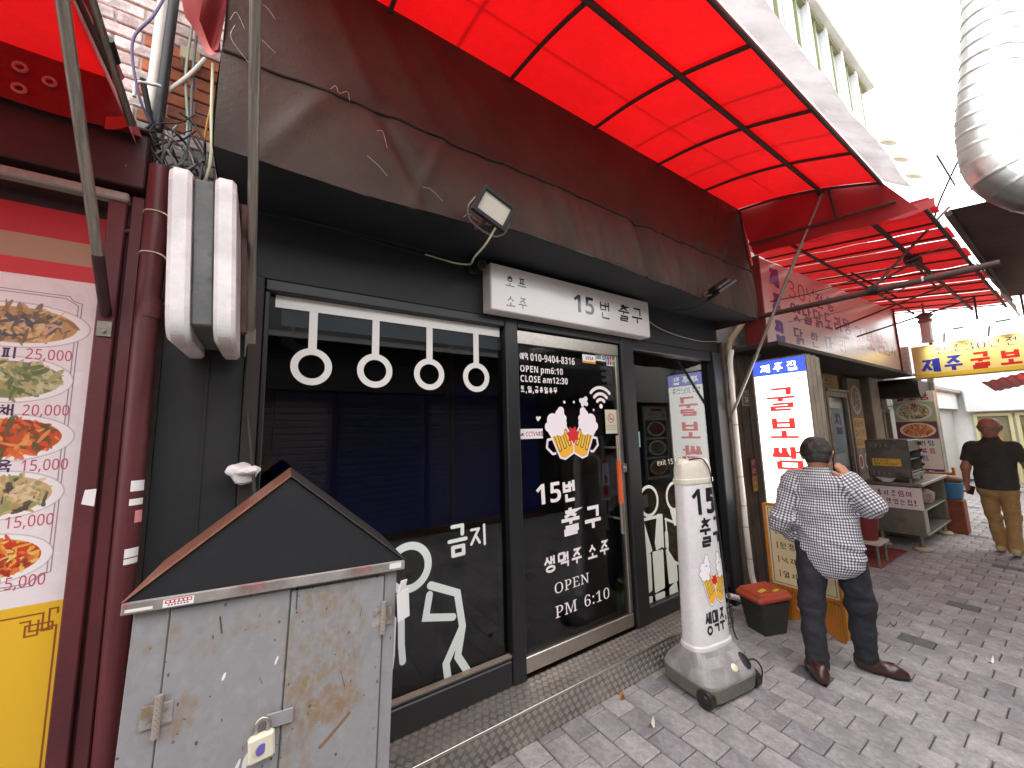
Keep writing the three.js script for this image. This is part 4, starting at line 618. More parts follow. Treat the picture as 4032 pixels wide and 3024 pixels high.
// ---------------------------------------------------------------- rolling sign stand in front of the pub
{
  const s = thing('standing_sign', 'white plastic pavement sign with beer mugs on a grey wheeled base', 'sign', [2.612, 0, -1.638], -0.13);
  const greyBase = M(null, 0.6, { map: grainTex(0x9a9694, { amt: 0.1, fine: 0.08, stain: 0.4, stainCol: 0x6f6c6a, rep: 0.5, s: 121 }) }), skirt = M(null, 0.65, { map: grainTex(0x6f6c62, { amt: 0.15, fine: 0.08, stain: 0.3, stainCol: 0x45413a, rep: 0.5, s: 122 }) });
  const white = M(null, 0.38, { map: grainTex(0xe0dcda, { amt: 0.03, fine: 0.03, stain: 0.08, stainCol: 0xb3a79d, rep: 0.8, s: 123 }) });
  // rounded cross-sections: half width, half depth at height
  const oval = (y, hw, hd, e, n = 40, dz = 0) => Array.from({ length: n }, (_, i) => { const a = (i / n) * Math.PI * 2, c = Math.cos(a), q = Math.sin(a); return [Math.sign(c) * Math.pow(Math.abs(c), e) * hw, y, Math.sign(q) * Math.pow(Math.abs(q), e) * hd + dz]; });
  const loft = (rings, cap = true) => { const t = []; for (let r = 1; r < rings.length; r++) { const A = rings[r - 1], B = rings[r], n = A.length; for (let i = 0; i < n; i++) { const j = (i + 1) % n; t.push(...quad(A[j], A[i], B[i], B[j])); } } if (cap) { const T = rings[rings.length - 1], c = [0, 1, 2].map((k) => T.reduce((q, p) => q + p[k], 0) / T.length); for (let i = 0; i < T.length; i++) t.push(T[(i + 1) % T.length], T[i], c); const Bt = rings[0], c2 = [0, 1, 2].map((k) => Bt.reduce((q, p) => q + p[k], 0) / Bt.length); for (let i = 0; i < Bt.length; i++) t.push(Bt[i], Bt[(i + 1) % Bt.length], c2); }
    const g = new THREE.BufferGeometry(); g.setAttribute('position', new THREE.Float32BufferAttribute(t.flat(), 3)); return smoothN(g, 0.6); };
  part(s, 'skirt', [loft([oval(0.03, 0.235, 0.2, 0.35), oval(0.11, 0.243, 0.208, 0.35), oval(0.115, 0.236, 0.2, 0.35)])], skirt);
  part(s, 'base', [loft([oval(0.1, 0.235, 0.2, 0.35), oval(0.125, 0.24, 0.204, 0.36), oval(0.16, 0.232, 0.192, 0.42), oval(0.2, 0.216, 0.16, 0.5), oval(0.24, 0.2, 0.118, 0.55), oval(0.262, 0.19, 0.1, 0.6)])], greyBase);
  part(s, 'collar', [loft([oval(0.255, 0.184, 0.094, 0.62), oval(0.265, 0.189, 0.099, 0.62), oval(0.285, 0.187, 0.097, 0.62), oval(0.292, 0.18, 0.09, 0.62)])], white);
  part(s, 'panel', [loft([oval(0.27, 0.178, 0.088, 0.62), oval(0.6, 0.17, 0.081, 0.62), oval(1.0, 0.159, 0.073, 0.62), oval(1.37, 0.15, 0.066, 0.62)])], white);
  part(s, 'cap', [loft([oval(1.315, 0.158, 0.073, 0.62), oval(1.322, 0.16, 0.075, 0.62), oval(1.345, 0.16, 0.075, 0.62), oval(1.35, 0.152, 0.069, 0.62), oval(1.42, 0.148, 0.066, 0.62), oval(1.456, 0.138, 0.058, 0.62), oval(1.472, 0.11, 0.042, 0.7)]), at(lathe([[0.0, 0.04], [0.03, 0.035], [0.045, 0.02], [0.05, 0]], 16), -0.096, 1.447, 0), at(lathe([[0.0, 0.04], [0.03, 0.035], [0.045, 0.02], [0.05, 0]], 16), 0.096, 1.447, 0)], M(null, 0.4, { map: grainTex(0xdcd5c3, { amt: 0.05, fine: 0.03, stain: 0.15, stainCol: 0xb09f83, rep: 0.5, s: 124 }) }));
  // print wrapped on the front of the panel, with the panel's own curve
  const tex = canvasTex(768, 2048, (g, w, h) => {
    const k = h / 1.012, X = (x) => (x + 0.2) * (w / 0.4), Y = (y) => (1.312 - y) * k, o = { col: '#17161d', pen: [0.13, 0.14] };
    const sk = (x, y, r, f) => { g.save(); g.translate(X(x), Y(y)); g.rotate(r); f(); g.restore(); };
    sk(-0.13, 1.285, 0, () => write(g, '15', 0, 0, 0.178 * k, { ...o, latin: 0.62, gap: 0.14 })); sk(0.062, 1.29, 0, () => write(g, '번', 0, 0, 0.17 * k, { ...o, wide: 0.72, pen: [0.11, 0.12] }));
    sk(-0.085, 1.085, 0, () => write(g, '출', 0, 0, 0.19 * k, { ...o, wide: 0.7, pen: [0.1, 0.13] })); sk(0.062, 1.085, 0, () => write(g, '구', 0, 0, 0.185 * k, { ...o, wide: 0.72, pen: [0.12, 0.13] }));
    mugs(g, X(-0.12), Y(0.85), 0.31 * w / 0.4, 0.335 * k, '#3b3536');
    sk(-0.11, 0.5, 0, () => write(g, '생맥주·소주', 0, 0, 0.15 * k, { ...o, wide: 0.42, gap: 0.05, latin: 0.3, pen: [0.11, 0.09] }));
  });
  const wrap = (u, v) => { const y = lerp(0.3, 1.312, v), t = (y - 0.27) / 1.1, hw = lerp(0.178, 0.15, t), hd = lerp(0.088, 0.066, t), a = lerp(Math.PI * 0.985, Math.PI * 0.015, u), c = Math.cos(a), q = Math.sin(a), e = 0.62; return [Math.sign(c) * Math.pow(Math.abs(c), e) * (hw + 0.0015), y, Math.pow(Math.abs(q), e) * (hd + 0.0015)]; };
  const print = sheet(wrap, 60, 20); { const p = print.attributes.position, uv = print.attributes.uv; for (let i = 0; i < p.count; i++) uv.setX(i, (p.getX(i) * 1.14 + 0.2) / 0.4); }
  part(s, 'printed_lettering', [print], decal(tex, 0.45));
  for (const x of [-1, 1]) part(s, 'wheel', [rod([x * 0.246, 0.055, 0.15], [x * 0.2, 0.055, 0.15], 0.054, 0.054, 24), rod([x * 0.252, 0.055, 0.15], [x * 0.24, 0.055, 0.15], 0.025, 0.034, 18)], M(0x2a2624, 0.4));
  part(s, 'water_plug', [at(scl(lathe([[0, 0.012], [0.02, 0.01], [0.024, 0]], 16), 1, 1, 1), 0.02, 0.178, 0.175, 0, 0.75)], M(0xe2d9bb, 0.5));
  part(s, 'cord_socket', [at(scl(lathe([[0, 0.008], [0.03, 0.008], [0.034, 0]], 18), 1, 1, 1.5), 0.14, 0.186, 0.165, 0, 0.75)], MAT.blackPlastic);
  part(s, 'power_cord', [tube([[-0.06, 1.478, 0.03], [0.02, 1.485, 0.06], [0.06, 1.45, 0.07], [0.085, 1.38, 0.078], [0.105, 1.2, 0.08], [0.125, 0.9, 0.082], [0.145, 0.6, 0.082], [0.165, 0.35, 0.085], [0.185, 0.27, 0.095]], 0.005, 60, 6), tube([[0.15, 0.19, 0.175], [0.2, 0.19, 0.2], [0.235, 0.13, 0.215], [0.24, 0.05, 0.2]], 0.005, 24, 6)], MAT.cableBlack);
}
function smoothN(g, crease) {                      // smooth normals where faces meet at a shallow angle
  const p = g.attributes.position, n = p.count, key = (i) => Math.round(p.getX(i) * 5e3) + ',' + Math.round(p.getY(i) * 5e3) + ',' + Math.round(p.getZ(i) * 5e3), fn = [], map = new Map(), a = new THREE.Vector3(), b = new THREE.Vector3(), c = new THREE.Vector3();
  for (let i = 0; i < n; i += 3) { a.fromBufferAttribute(p, i); b.fromBufferAttribute(p, i + 1).sub(a); c.fromBufferAttribute(p, i + 2).sub(a); const f = new THREE.Vector3().crossVectors(b, c); fn.push(f); for (let k = 0; k < 3; k++) { const q = key(i + k); if (!map.has(q)) map.set(q, []); map.get(q).push(f); } }
  const out = new Float32Array(n * 3), cs = Math.cos(crease), v = new THREE.Vector3();
  for (let i = 0; i < n; i++) { const f = fn[Math.floor(i / 3)], l = f.length() || 1; v.set(0, 0, 0); for (const h of map.get(key(i))) { const hl = h.length() || 1; if (f.dot(h) / (l * hl) > cs) v.add(h); } v.normalize(); out.set([v.x, v.y, v.z], i * 3); }
  g.setAttribute('normal', new THREE.BufferAttribute(out, 3)); return triUV(g);
}

// ---------------------------------------------------------------- brick pier, pipes and cable tangle between the two shops
{
  const w = placed('brick_pier', 'weathered brick pier between the left restaurant and the pub', 'wall', [-0.4, 2.4, -2.35]);
  part(w, 'mortar', [box(-0.75, -0.1, 0, 5.2, -2.6, -2.318)], M(null, 0.95, { map: grainTex(0xa0968f, { amt: 0.2, rep: 0.6, s: 4 }) }));
  srand(77);
  const clays = [0xc9b9b4, 0xbfaea8, 0xd3c6c0, 0x9a5a3c, 0xa8633f, 0x86503a, 0x8d8580, 0x7c7470].map((c, i) => M(null, 0.9, { map: grainTex(c, { amt: 0.14, fine: 0.2, stain: 0.3, stainCol: 0x4a4340, rep: 0.25, s: 130 + i }), bumpMap: grainBump, bumpScale: 0.002 }));
  for (let r = 0; r < 44; r++) {
    const y = 2.28 + r * 0.066;
    for (let x = -0.75 - (r & 1) * 0.1; x < -0.1; x += 0.205) {
      const x0 = Math.max(x, -0.745), x1 = Math.min(x + 0.195, -0.105); if (x1 - x0 < 0.03) continue;
      const warm = y > 3.15 && y < 3.6 && x1 > -0.42, m = clays[warm ? 3 + Math.floor(rnd() * 3) : y < 3.2 ? (rnd() < 0.6 ? 6 + Math.floor(rnd() * 2) : 1) : Math.floor(rnd() * 3)];
      const d = rr(-0.004, 0.004), b = new THREE.Mesh(bevelBox(x1 - x0, 0.056, 0.05, 0.004), m); b.name = 'brick'; b.castShadow = b.receiveShadow = true; b.position.set((x0 + x1) / 2 + 0.4, y + 0.028 - 2.4, -2.332 + d + 2.35); b.rotation.set(rr(-0.01, 0.01), rr(-0.012, 0.012), rr(-0.008, 0.008)); w.add(b);
    }
  }
  const dp = placed('drain_pipe', 'maroon painted drain pipe beside the black side panel', 'pipe', [-0.395, 0, -2.07]);
  part(dp, 'tube', [rod([-0.392, 0, -2.08], [-0.4, 2.86, -2.08], 0.037, 0.037, 20)], MAT.maroon);
  part(dp, 'socket', [rod([-0.394, 2.2, -2.08], [-0.394, 2.28, -2.08], 0.0395, 0.0395, 20)], MAT.maroon);
  for (const y of [2.47, 2.65]) part(dp, 'wire_tie', [at(finish(new THREE.TorusGeometry(0.04, 0.0025, 6, 24)), -0.398, y, -2.08, 0, Math.PI / 2), tube([[-0.385, y, -2.041], [-0.36, y - 0.01, -2.04], [-0.345, y - 0.025, -2.045]], 0.002, 8, 5)], MAT.cableCream);
  part(dp, 'paper_scraps', [[1.535, 0.012, 0.02], [1.475, 0.03, 0.012], [1.29, 0.02, 0.016], [1.26, 0.028, 0.01]].map(([y, , h]) => { const g = finish(new THREE.CylinderGeometry(0.0385, 0.0385, h * 2, 12, 1, true, 0.1, 1.2)); g.translate(-0.394, y, -2.08); return g; }), MAT.whitePlastic);
  part(dp, 'pink_sticker', [(() => { const g = finish(new THREE.CylinderGeometry(0.0388, 0.0388, 0.045, 10, 1, true, 0.6, 0.75)); g.translate(-0.394, 1.42, -2.08); return g; })()], M(0xd98a8c, 0.7));
  const bp = placed('black_pole', 'thick black pole rising beside a white pipe above the cable tangle', 'pole', [-0.44, 3.05, -2.2]);
  part(bp, 'tube', [rod([-0.45, 3.12, -2.22], [-0.4, 4.6, -2.12], 0.02, 0.02, 12)], MAT.blackPlastic);
  const wp = placed('white_pipe', 'white plastic pipe rising above the cable tangle', 'pipe', [-0.47, 3.2, -2.25]);
  part(wp, 'tube', [rod([-0.487, 3.22, -2.25], [-0.455, 4.6, -2.18], 0.022, 0.022, 12)], MAT.pvcWhite);
  const jb = placed('junction_box', 'small pale junction box on the brick pier', 'box', [-0.36, 3.5, -2.28]);
  part(jb, 'case', [box(-0.4, -0.33, 3.56, 3.62, -2.307, -2.25, 0.006)], M(0xc9bf9a, 0.6)); part(jb, 'lid', [box(-0.403, -0.327, 3.557, 3.623, -2.249, -2.243, 0.003)], M(0xbfb48e, 0.6));
  const tang = [
    ['pale green cable hanging straight in front of the brick pier', [[-0.36, 3.7, -2.2], [-0.37, 3.45, -2.22], [-0.35, 3.2, -2.24], [-0.36, 3.0, -2.23], [-0.4, 2.8, -2.2], [-0.4, 2.7, -2.18]], 0.006, 0x9fb0a0],
    ['grey cable hanging beside the pale green one', [[-0.34, 3.72, -2.2], [-0.345, 3.45, -2.22], [-0.34, 3.15, -2.24], [-0.37, 2.95, -2.22], [-0.41, 2.74, -2.2]], 0.006, 0x6d7072],
    ['cream cable looping down to the projecting sign', [[-0.27, 3.55, -2.2], [-0.262, 3.3, -2.2], [-0.25, 3.05, -2.2], [-0.27, 2.85, -2.15], [-0.3, 2.72, -2.0], [-0.24, 2.65, -1.9]], 0.007, 0xd9d7b4],
    ['yellow cable hanging at the fascia edge', [[-0.235, 3.6, -2.2], [-0.24, 3.45, -2.2], [-0.27, 3.3, -2.22], [-0.285, 3.15, -2.24]], 0.005, 0xb98a38],
    ['white rod slanting across the brick pier', [[-0.3, 3.56, -2.2], [-0.36, 3.44, -2.21], [-0.43, 3.33, -2.22]], 0.009, 0xd6d3c8],
    ['white conduit bent above the left canopy end', [[-0.52, 3.2, -2.15], [-0.515, 3.27, -2.15], [-0.46, 3.29, -2.15], [-0.44, 3.3, -2.16]], 0.007, 0xd3d6cd],
    ['purple grey cable slanting over the left canopy end', [[-0.4, 3.9, -2.1], [-0.47, 3.6, -2.1], [-0.53, 3.42, -2.1], [-0.5, 3.2, -2.12], [-0.46, 3.1, -2.15]], 0.0055, 0x5d5a78],
    ['black cable bundle drooping along the pier', [[-0.5, 3.3, -2.15], [-0.46, 3.1, -2.2], [-0.42, 2.95, -2.24], [-0.4, 2.8, -2.22], [-0.36, 2.7, -2.2]], 0.011, 0x1d1b1c],
    ['black cable looping over the pier bricks', [[-0.44, 3.2, -2.2], [-0.38, 3.02, -2.24], [-0.34, 2.98, -2.24], [-0.32, 3.0, -2.25], [-0.33, 3.1, -2.25]], 0.005, 0x202022],
    ['white cable loop against the pier', [[-0.42, 3.12, -2.2], [-0.38, 3.06, -2.22], [-0.34, 3.08, -2.24], [-0.31, 3.0, -2.24]], 0.0035, 0xcfcac0],
    ['black knotted cable end above the projecting sign', [[-0.36, 2.88, -2.2], [-0.32, 2.82, -2.16], [-0.33, 2.78, -2.14], [-0.28, 2.73, -2.1], [-0.27, 2.68, -2.05]], 0.01, 0x141415],
    ['thin white wire crossing above the projecting sign', [[-0.34, 2.88, -2.2], [-0.28, 2.82, -2.2], [-0.25, 2.78, -2.19]], 0.003, 0xc9c6bc],
    ['dusty cable hanging beside the drain pipe', [[-0.39, 3.05, -2.16], [-0.41, 2.9, -2.13], [-0.39, 2.7, -2.12], [-0.36, 2.5, -2.12], [-0.365, 2.3, -2.12]], 0.008, 0x3b3536],
    ['brown cable running down behind the drain pipe', [[-0.43, 3.0, -2.18], [-0.46, 2.8, -2.14], [-0.44, 2.62, -2.12], [-0.5, 2.55, -2.1]], 0.008, 0x4a3638],
  ];
  for (const [l, p, r, c] of tang) solo('cable', l, 'cable', [tube(p, r, 40, 6)], M(c, 0.65), 'cables tangled on the brick pier');
  srand(303);
  for (let i = 0; i < 22; i++) { const x = rr(-0.48, -0.3), y = rr(2.85, 3.25), p = [[x, y, rr(-2.24, -2.15)]]; let a = rr(0, 6.28); for (let k = 0; k < 5; k++) { a += rr(-1.1, 1.1); const q = p[p.length - 1]; p.push([clamp(q[0] + Math.cos(a) * 0.05, -0.5, -0.27), q[1] - rr(0.02, 0.09), clamp(q[2] + rr(-0.03, 0.05), -2.26, -2.06)]); } solo('cable', 'thin cable among the dark tangle above the drain pipe', 'cable', [tube(p, rr(0.002, 0.007), 30, 5)], M([0x1b1a1b, 0x2a2627, 0x3a3436, 0x171717, 0x6d6a66, 0x8c8884][i % 6], 0.7), 'dark cable tangle above the drain pipe'); }
  const sc = placed('vinyl_scrap', 'torn pink and red vinyl scrap hanging at the top of the pier', 'scrap', [-0.31, 3.55, -2.1]);
  part(sc, 'pink_side', [sheet((u, v) => [lerp(-0.41, -0.27, u) + 0.04 * v, lerp(3.82 + 0.1 * u, 3.64 - 0.14 * u, v) + 0.02 * Math.sin(u * 7), -2.1 + 0.05 * Math.sin(u * 4 + v * 3)], 12, 12, 0.002)], MAT.pinkVinyl);
  part(sc, 'red_side', [sheet((u, v) => [lerp(-0.29, -0.215, u) - 0.02 * v, lerp(3.95, 3.5 + 0.1 * (1 - u), v), -2.07 + 0.04 * Math.sin(u * 5 + v * 2)], 10, 12, 0.002)], MAT.redPVCdense);
}

// ---------------------------------------------------------------- restaurant on the left: frame, printed menu, fascia, canopy
{
  const b = placed('left_restaurant', 'maroon framed restaurant front at the left edge of the picture', 'building', [-1.3, 0, -2.2]);
  part(b, 'wall', [box(-4.5, -0.5, 0, 2.98, -2.5, -2.18)], MAT.darkMaroon);
  part(b, 'upper_wall', [box(-4.5, -0.76, 2.985, 6, -2.6, -2.24)], MAT.concrete);
  part(b, 'post', [box(-0.545, -0.49, 0, 2.72, -2.178, -2.085, 0.004)], MAT.maroon); part(b, 'post', [box(-0.482, -0.44, 0, 2.72, -2.178, -2.1, 0.004)], MAT.maroon);
  part(b, 'post_groove', [box(-0.49, -0.482, 0, 2.72, -2.178, -2.12)], MAT.darkMaroon);
  part(b, 'lintel', [box(-4.5, -0.44, 2.74, 2.98, -2.178, -2.06, 0.005), box(-4.5, -0.44, 2.985, 3.0, -2.178, -2.04, 0.004)], MAT.darkMaroon);
  part(b, 'rail', [box(-3, -0.485, 2.675, 2.712, -2.12, -2.07, 0.006)], M(null, 0.5, { map: grainTex(0x97948a, { amt: 0.08, rep: 0.5, s: 140 }) }));
  const sheetM = placed('menu_banner', 'printed restaurant menu banner with dishes and prices beside the maroon post', 'banner', [-0.95, 0.4, -2.16]);
  part(sheetM, 'print', [card(-1.345, -0.545, 0.42, 2.62, -2.165)], printed(canvasTex(746, 2048, (g, w, h) => {
    const k = w / 0.8, X = (x) => (x + 1.345) * k, Y = (y) => ((2.62 - y) * h) / 2.2, ky = h / 2.2;
    g.fillStyle = '#e6dcdc'; g.fillRect(0, 0, w, h); srand(12); for (let i = 0; i < 900; i++) { g.fillStyle = `rgba(${rnd() < 0.5 ? '215,200,205' : '240,235,235'},.25)`; g.beginPath(); g.ellipse(rnd() * w, rnd() * h, rnd() * 30, rnd() * 20, rnd() * 3, 0, 7); g.fill(); }
    g.fillStyle = '#b3202b'; g.fillRect(0, 0, w, Y(2.5)); g.fillStyle = '#a8866a'; g.fillRect(0, Y(2.5), w, Y(2.405) - Y(2.5)); g.fillStyle = '#c8202c'; g.fillRect(0, Y(2.405), w, Y(2.34) - Y(2.405));
    g.fillStyle = '#e2b326'; g.fillRect(0, Y(1.135), w, h);
    g.strokeStyle = 'rgba(120,105,112,.8)'; g.lineWidth = 3; for (const d of [0, 9]) { g.beginPath(); g.moveTo(0, Y(2.29) + d); g.lineTo(X(-0.64) - d, Y(2.275) + d); g.quadraticCurveTo(X(-0.635), Y(2.255), X(-0.605) - d, Y(2.25) + d); g.lineTo(X(-0.605) - d, Y(1.24)); g.quadraticCurveTo(X(-0.64), Y(1.235), X(-0.645) - d, Y(1.2) - d); g.lineTo(0, Y(1.19) - d); g.stroke(); }
    const D = [[2.145, ['#b98f5c', '#8a6a45', '#6b5a4a', '#d9b77f', '#4a4a52', '#caa88a'], 1, 0.19], [1.94, ['#7d8455', '#a69b62', '#c9be93', '#5f6b41', '#b5a878'], 2, 0.16], [1.728, ['#c9502a', '#d96a36', '#8c3a1e', '#e39a55', '#5d5a30'], 3, 0.18], [1.525, ['#c6a877', '#8f9460', '#d8c39a', '#4a4438', '#b29160'], 4, 0.17], [1.308, ['#c23a20', '#d9792e', '#e2b53f', '#8c2a1c', '#e6cf7a'], 5, 0.16]];
    for (const [y, c, s, rx] of D) dish(g, X(-0.765), Y(y), rx * k, 0.085 * ky, c, s, '#ece6e4');
    const T = [[2.062, '양장피', '25,000', -0.745], [1.852, '잡채', '20,000', -0.735], [1.65, '탕수육', '15,000', -0.722], [1.452, '짬뽕탕', '15,000', -0.742], [1.244, '', '15,000', -0.745]];
    for (const [y, t, p, x] of T) { const wd = t.length * 0.05; write(g, t, X(x - wd), Y(y), 0.047 * k, { col: '#3a2547', wide: 0.92, pen: [0.11, 0.12], gap: 0.14 }); write(g, p, X(x + 0.01), Y(y - 0.004), 0.04 * ky, { col: '#b53a4f', font: '100px sans-serif', latin: 0.45, gap: 0.04 }); }
    g.strokeStyle = '#8a4a16'; g.lineWidth = 5; const q = (pts) => { g.beginPath(); pts.forEach((p, i) => (i ? g.lineTo(X(p[0]), Y(p[1])) : g.moveTo(X(p[0]), Y(p[1])))); g.stroke(); };
    q([[-1.34, 1.1], [-0.61, 1.1], [-0.61, 1.04], [-0.585, 1.04], [-0.585, 1.065], [-0.65, 1.065], [-0.65, 1.03], [-0.62, 1.03], [-0.62, 1.08]]); q([[-0.575, 1.09], [-0.575, 1.11], [-0.595, 1.11], [-0.595, 1.05], [-0.575, 1.05], [-0.575, 0.43]]); q([[-0.665, 1.08], [-0.64, 1.08], [-0.64, 1.045], [-0.59, 1.045]]);
  }), 0.45));
  const tagM = printed(canvasTex(96, 128, (g) => { g.fillStyle = '#e3dedd'; g.fillRect(0, 0, 96, 128); g.fillStyle = '#d29a2c'; g.beginPath(); g.moveTo(0, 0); g.lineTo(64, 0); g.lineTo(0, 60); g.fill(); g.fillStyle = '#b0802a'; g.fillRect(10, 8, 22, 14); }), 0.7);
  solo('torn_sticker', 'torn white and yellow sticker on the maroon post', 'sticker', [polyGeo([[-0.52, 1.53, -2.083], [-0.492, 1.468, -2.083], [-0.49, 1.532, -2.083], [-0.52, 1.53, -2.083], [-0.526, 1.48, -2.083], [-0.492, 1.468, -2.083]])], MAT.whitePlastic);
  // fascia and canopy
  const f = placed('left_awning', 'dark red fabric fascia with red canopy above the left restaurant', 'awning', [-1.2, 2.95, -1.9]);
  const fm = M(null, 0.75, { map: grainTex(0x7c161d, { amt: 0.12, fine: 0.1, rep: 0.7, s: 150 }), bumpMap: clothBump, bumpScale: 0.001 });
  part(f, 'fascia_cloth', [triUV(sheet((u, v) => [lerp(-3.2, lerp(-0.455, -0.55, v), u), lerp(2.945, 3.19, v) + 0.006 * Math.sin(u * 40), -2.03 - 0.03 * v + 0.008 * (n3(u * 16, v * 2, 1, 4) - 0.5)], 80, 6, 0.003))], fm);
  part(f, 'canopy_cover', [triUV(sheet((u, v) => [lerp(-3.2, -0.56 + 0.03 * Math.sin(v * 5), u), lerp(3.18, 2.98, v) + 0.02 * Math.sin(v * 3.1), lerp(-2.06, -0.9, v)], 40, 20))], MAT.redPVC);
  part(f, 'rolled_edge', [tube([[-0.545, 3.2, -2.05], [-0.54, 3.17, -1.8], [-0.53, 3.1, -1.4], [-0.53, 3.0, -0.95]], 0.016, 30, 8), tube([[-0.56, 3.21, -2.05], [-0.565, 3.18, -1.8], [-0.55, 3.12, -1.4], [-0.55, 3.02, -0.95]], 0.02, 30, 8)], MAT.pinkVinyl);
  part(f, 'hanging_flap', [sheet((u, v) => { const s = 1 - u; return [lerp(-0.55, -0.475, v * (0.4 + 0.6 * s)) - 0.02 * u, lerp(3.22, 2.93 + 0.12 * (1 - s), v) + 0.01 * Math.sin(v * 6), lerp(-1.35, -2.03, s) + 0.03 * Math.sin(v * 5)]; }, 16, 12, 0.002)], MAT.pinkVinyl);
  part(f, 'flap_tip', [sheet((u, v) => [lerp(-0.56, -0.49, u), lerp(2.985, 2.93, v) + 0.03 * u * u, -2.02 + 0.02 * u], 8, 4, 0.002)], M(0xd4342f, 0.7, { transmission: 0.3, side: THREE.DoubleSide }));
  for (const [cx, cy] of [[-0.72, 3.065], [-0.795, 3.085], [-0.79, 3.0]]) part(f, 'eyelet', [at(finish(new THREE.TorusGeometry(0.0155, 0.0055, 8, 20)), cx, cy, -2.032)], M(0xc07a70, 0.5));
  const p1 = placed('canopy_strut', 'dull steel strut slanting across the left menu banner', 'pole', [-0.515, 2.1, -2.08], 'canopy struts');
  part(p1, 'tube', [rod([-0.515, 2.24, -2.05], [-0.516, 3.06, -1.36], 0.0165, 0.0165, 12)], MAT.galv); part(p1, 'lower_sleeve', [rod([-0.515, 2.2, -2.075], [-0.515, 2.38, -1.93], 0.018, 0.018, 12)], MAT.darkMaroon);
  part(p1, 'flat_foot', [box(-0.536, -0.494, 2.11, 2.17, -2.084, -2.076, 0.001), rod([-0.515, 2.13, -2.08], [-0.515, 2.13, -2.066], 0.006)], MAT.galv);
  const p2 = placed('canopy_strut', 'short brown strut under the left red canopy edge', 'pole', [-0.5, 2.95, -1.95], 'canopy struts');
  part(p2, 'tube', [rod([-0.478, 2.96, -1.98], [-0.5, 3.1, -1.45], 0.0135, 0.0135, 12)], MAT.galv); part(p2, 'joint', [rod([-0.482, 3.03, -1.75], [-0.485, 3.05, -1.68], 0.018, 0.018, 8), tube([[-0.485, 3.04, -1.71], [-0.51, 3.05, -1.65], [-0.53, 3.06, -1.62]], 0.005, 10, 5)], MAT.blackPlastic);
  const p3 = placed('canopy_strut', 'thin brown strut crossing behind the dull steel strut', 'pole', [-0.5, 2.9, -1.9], 'canopy struts');
  part(p3, 'tube', [rod([-0.476, 2.98, -2.0], [-0.53, 3.06, -1.4], 0.0085, 0.0085, 10)], MAT.rustBar);
}

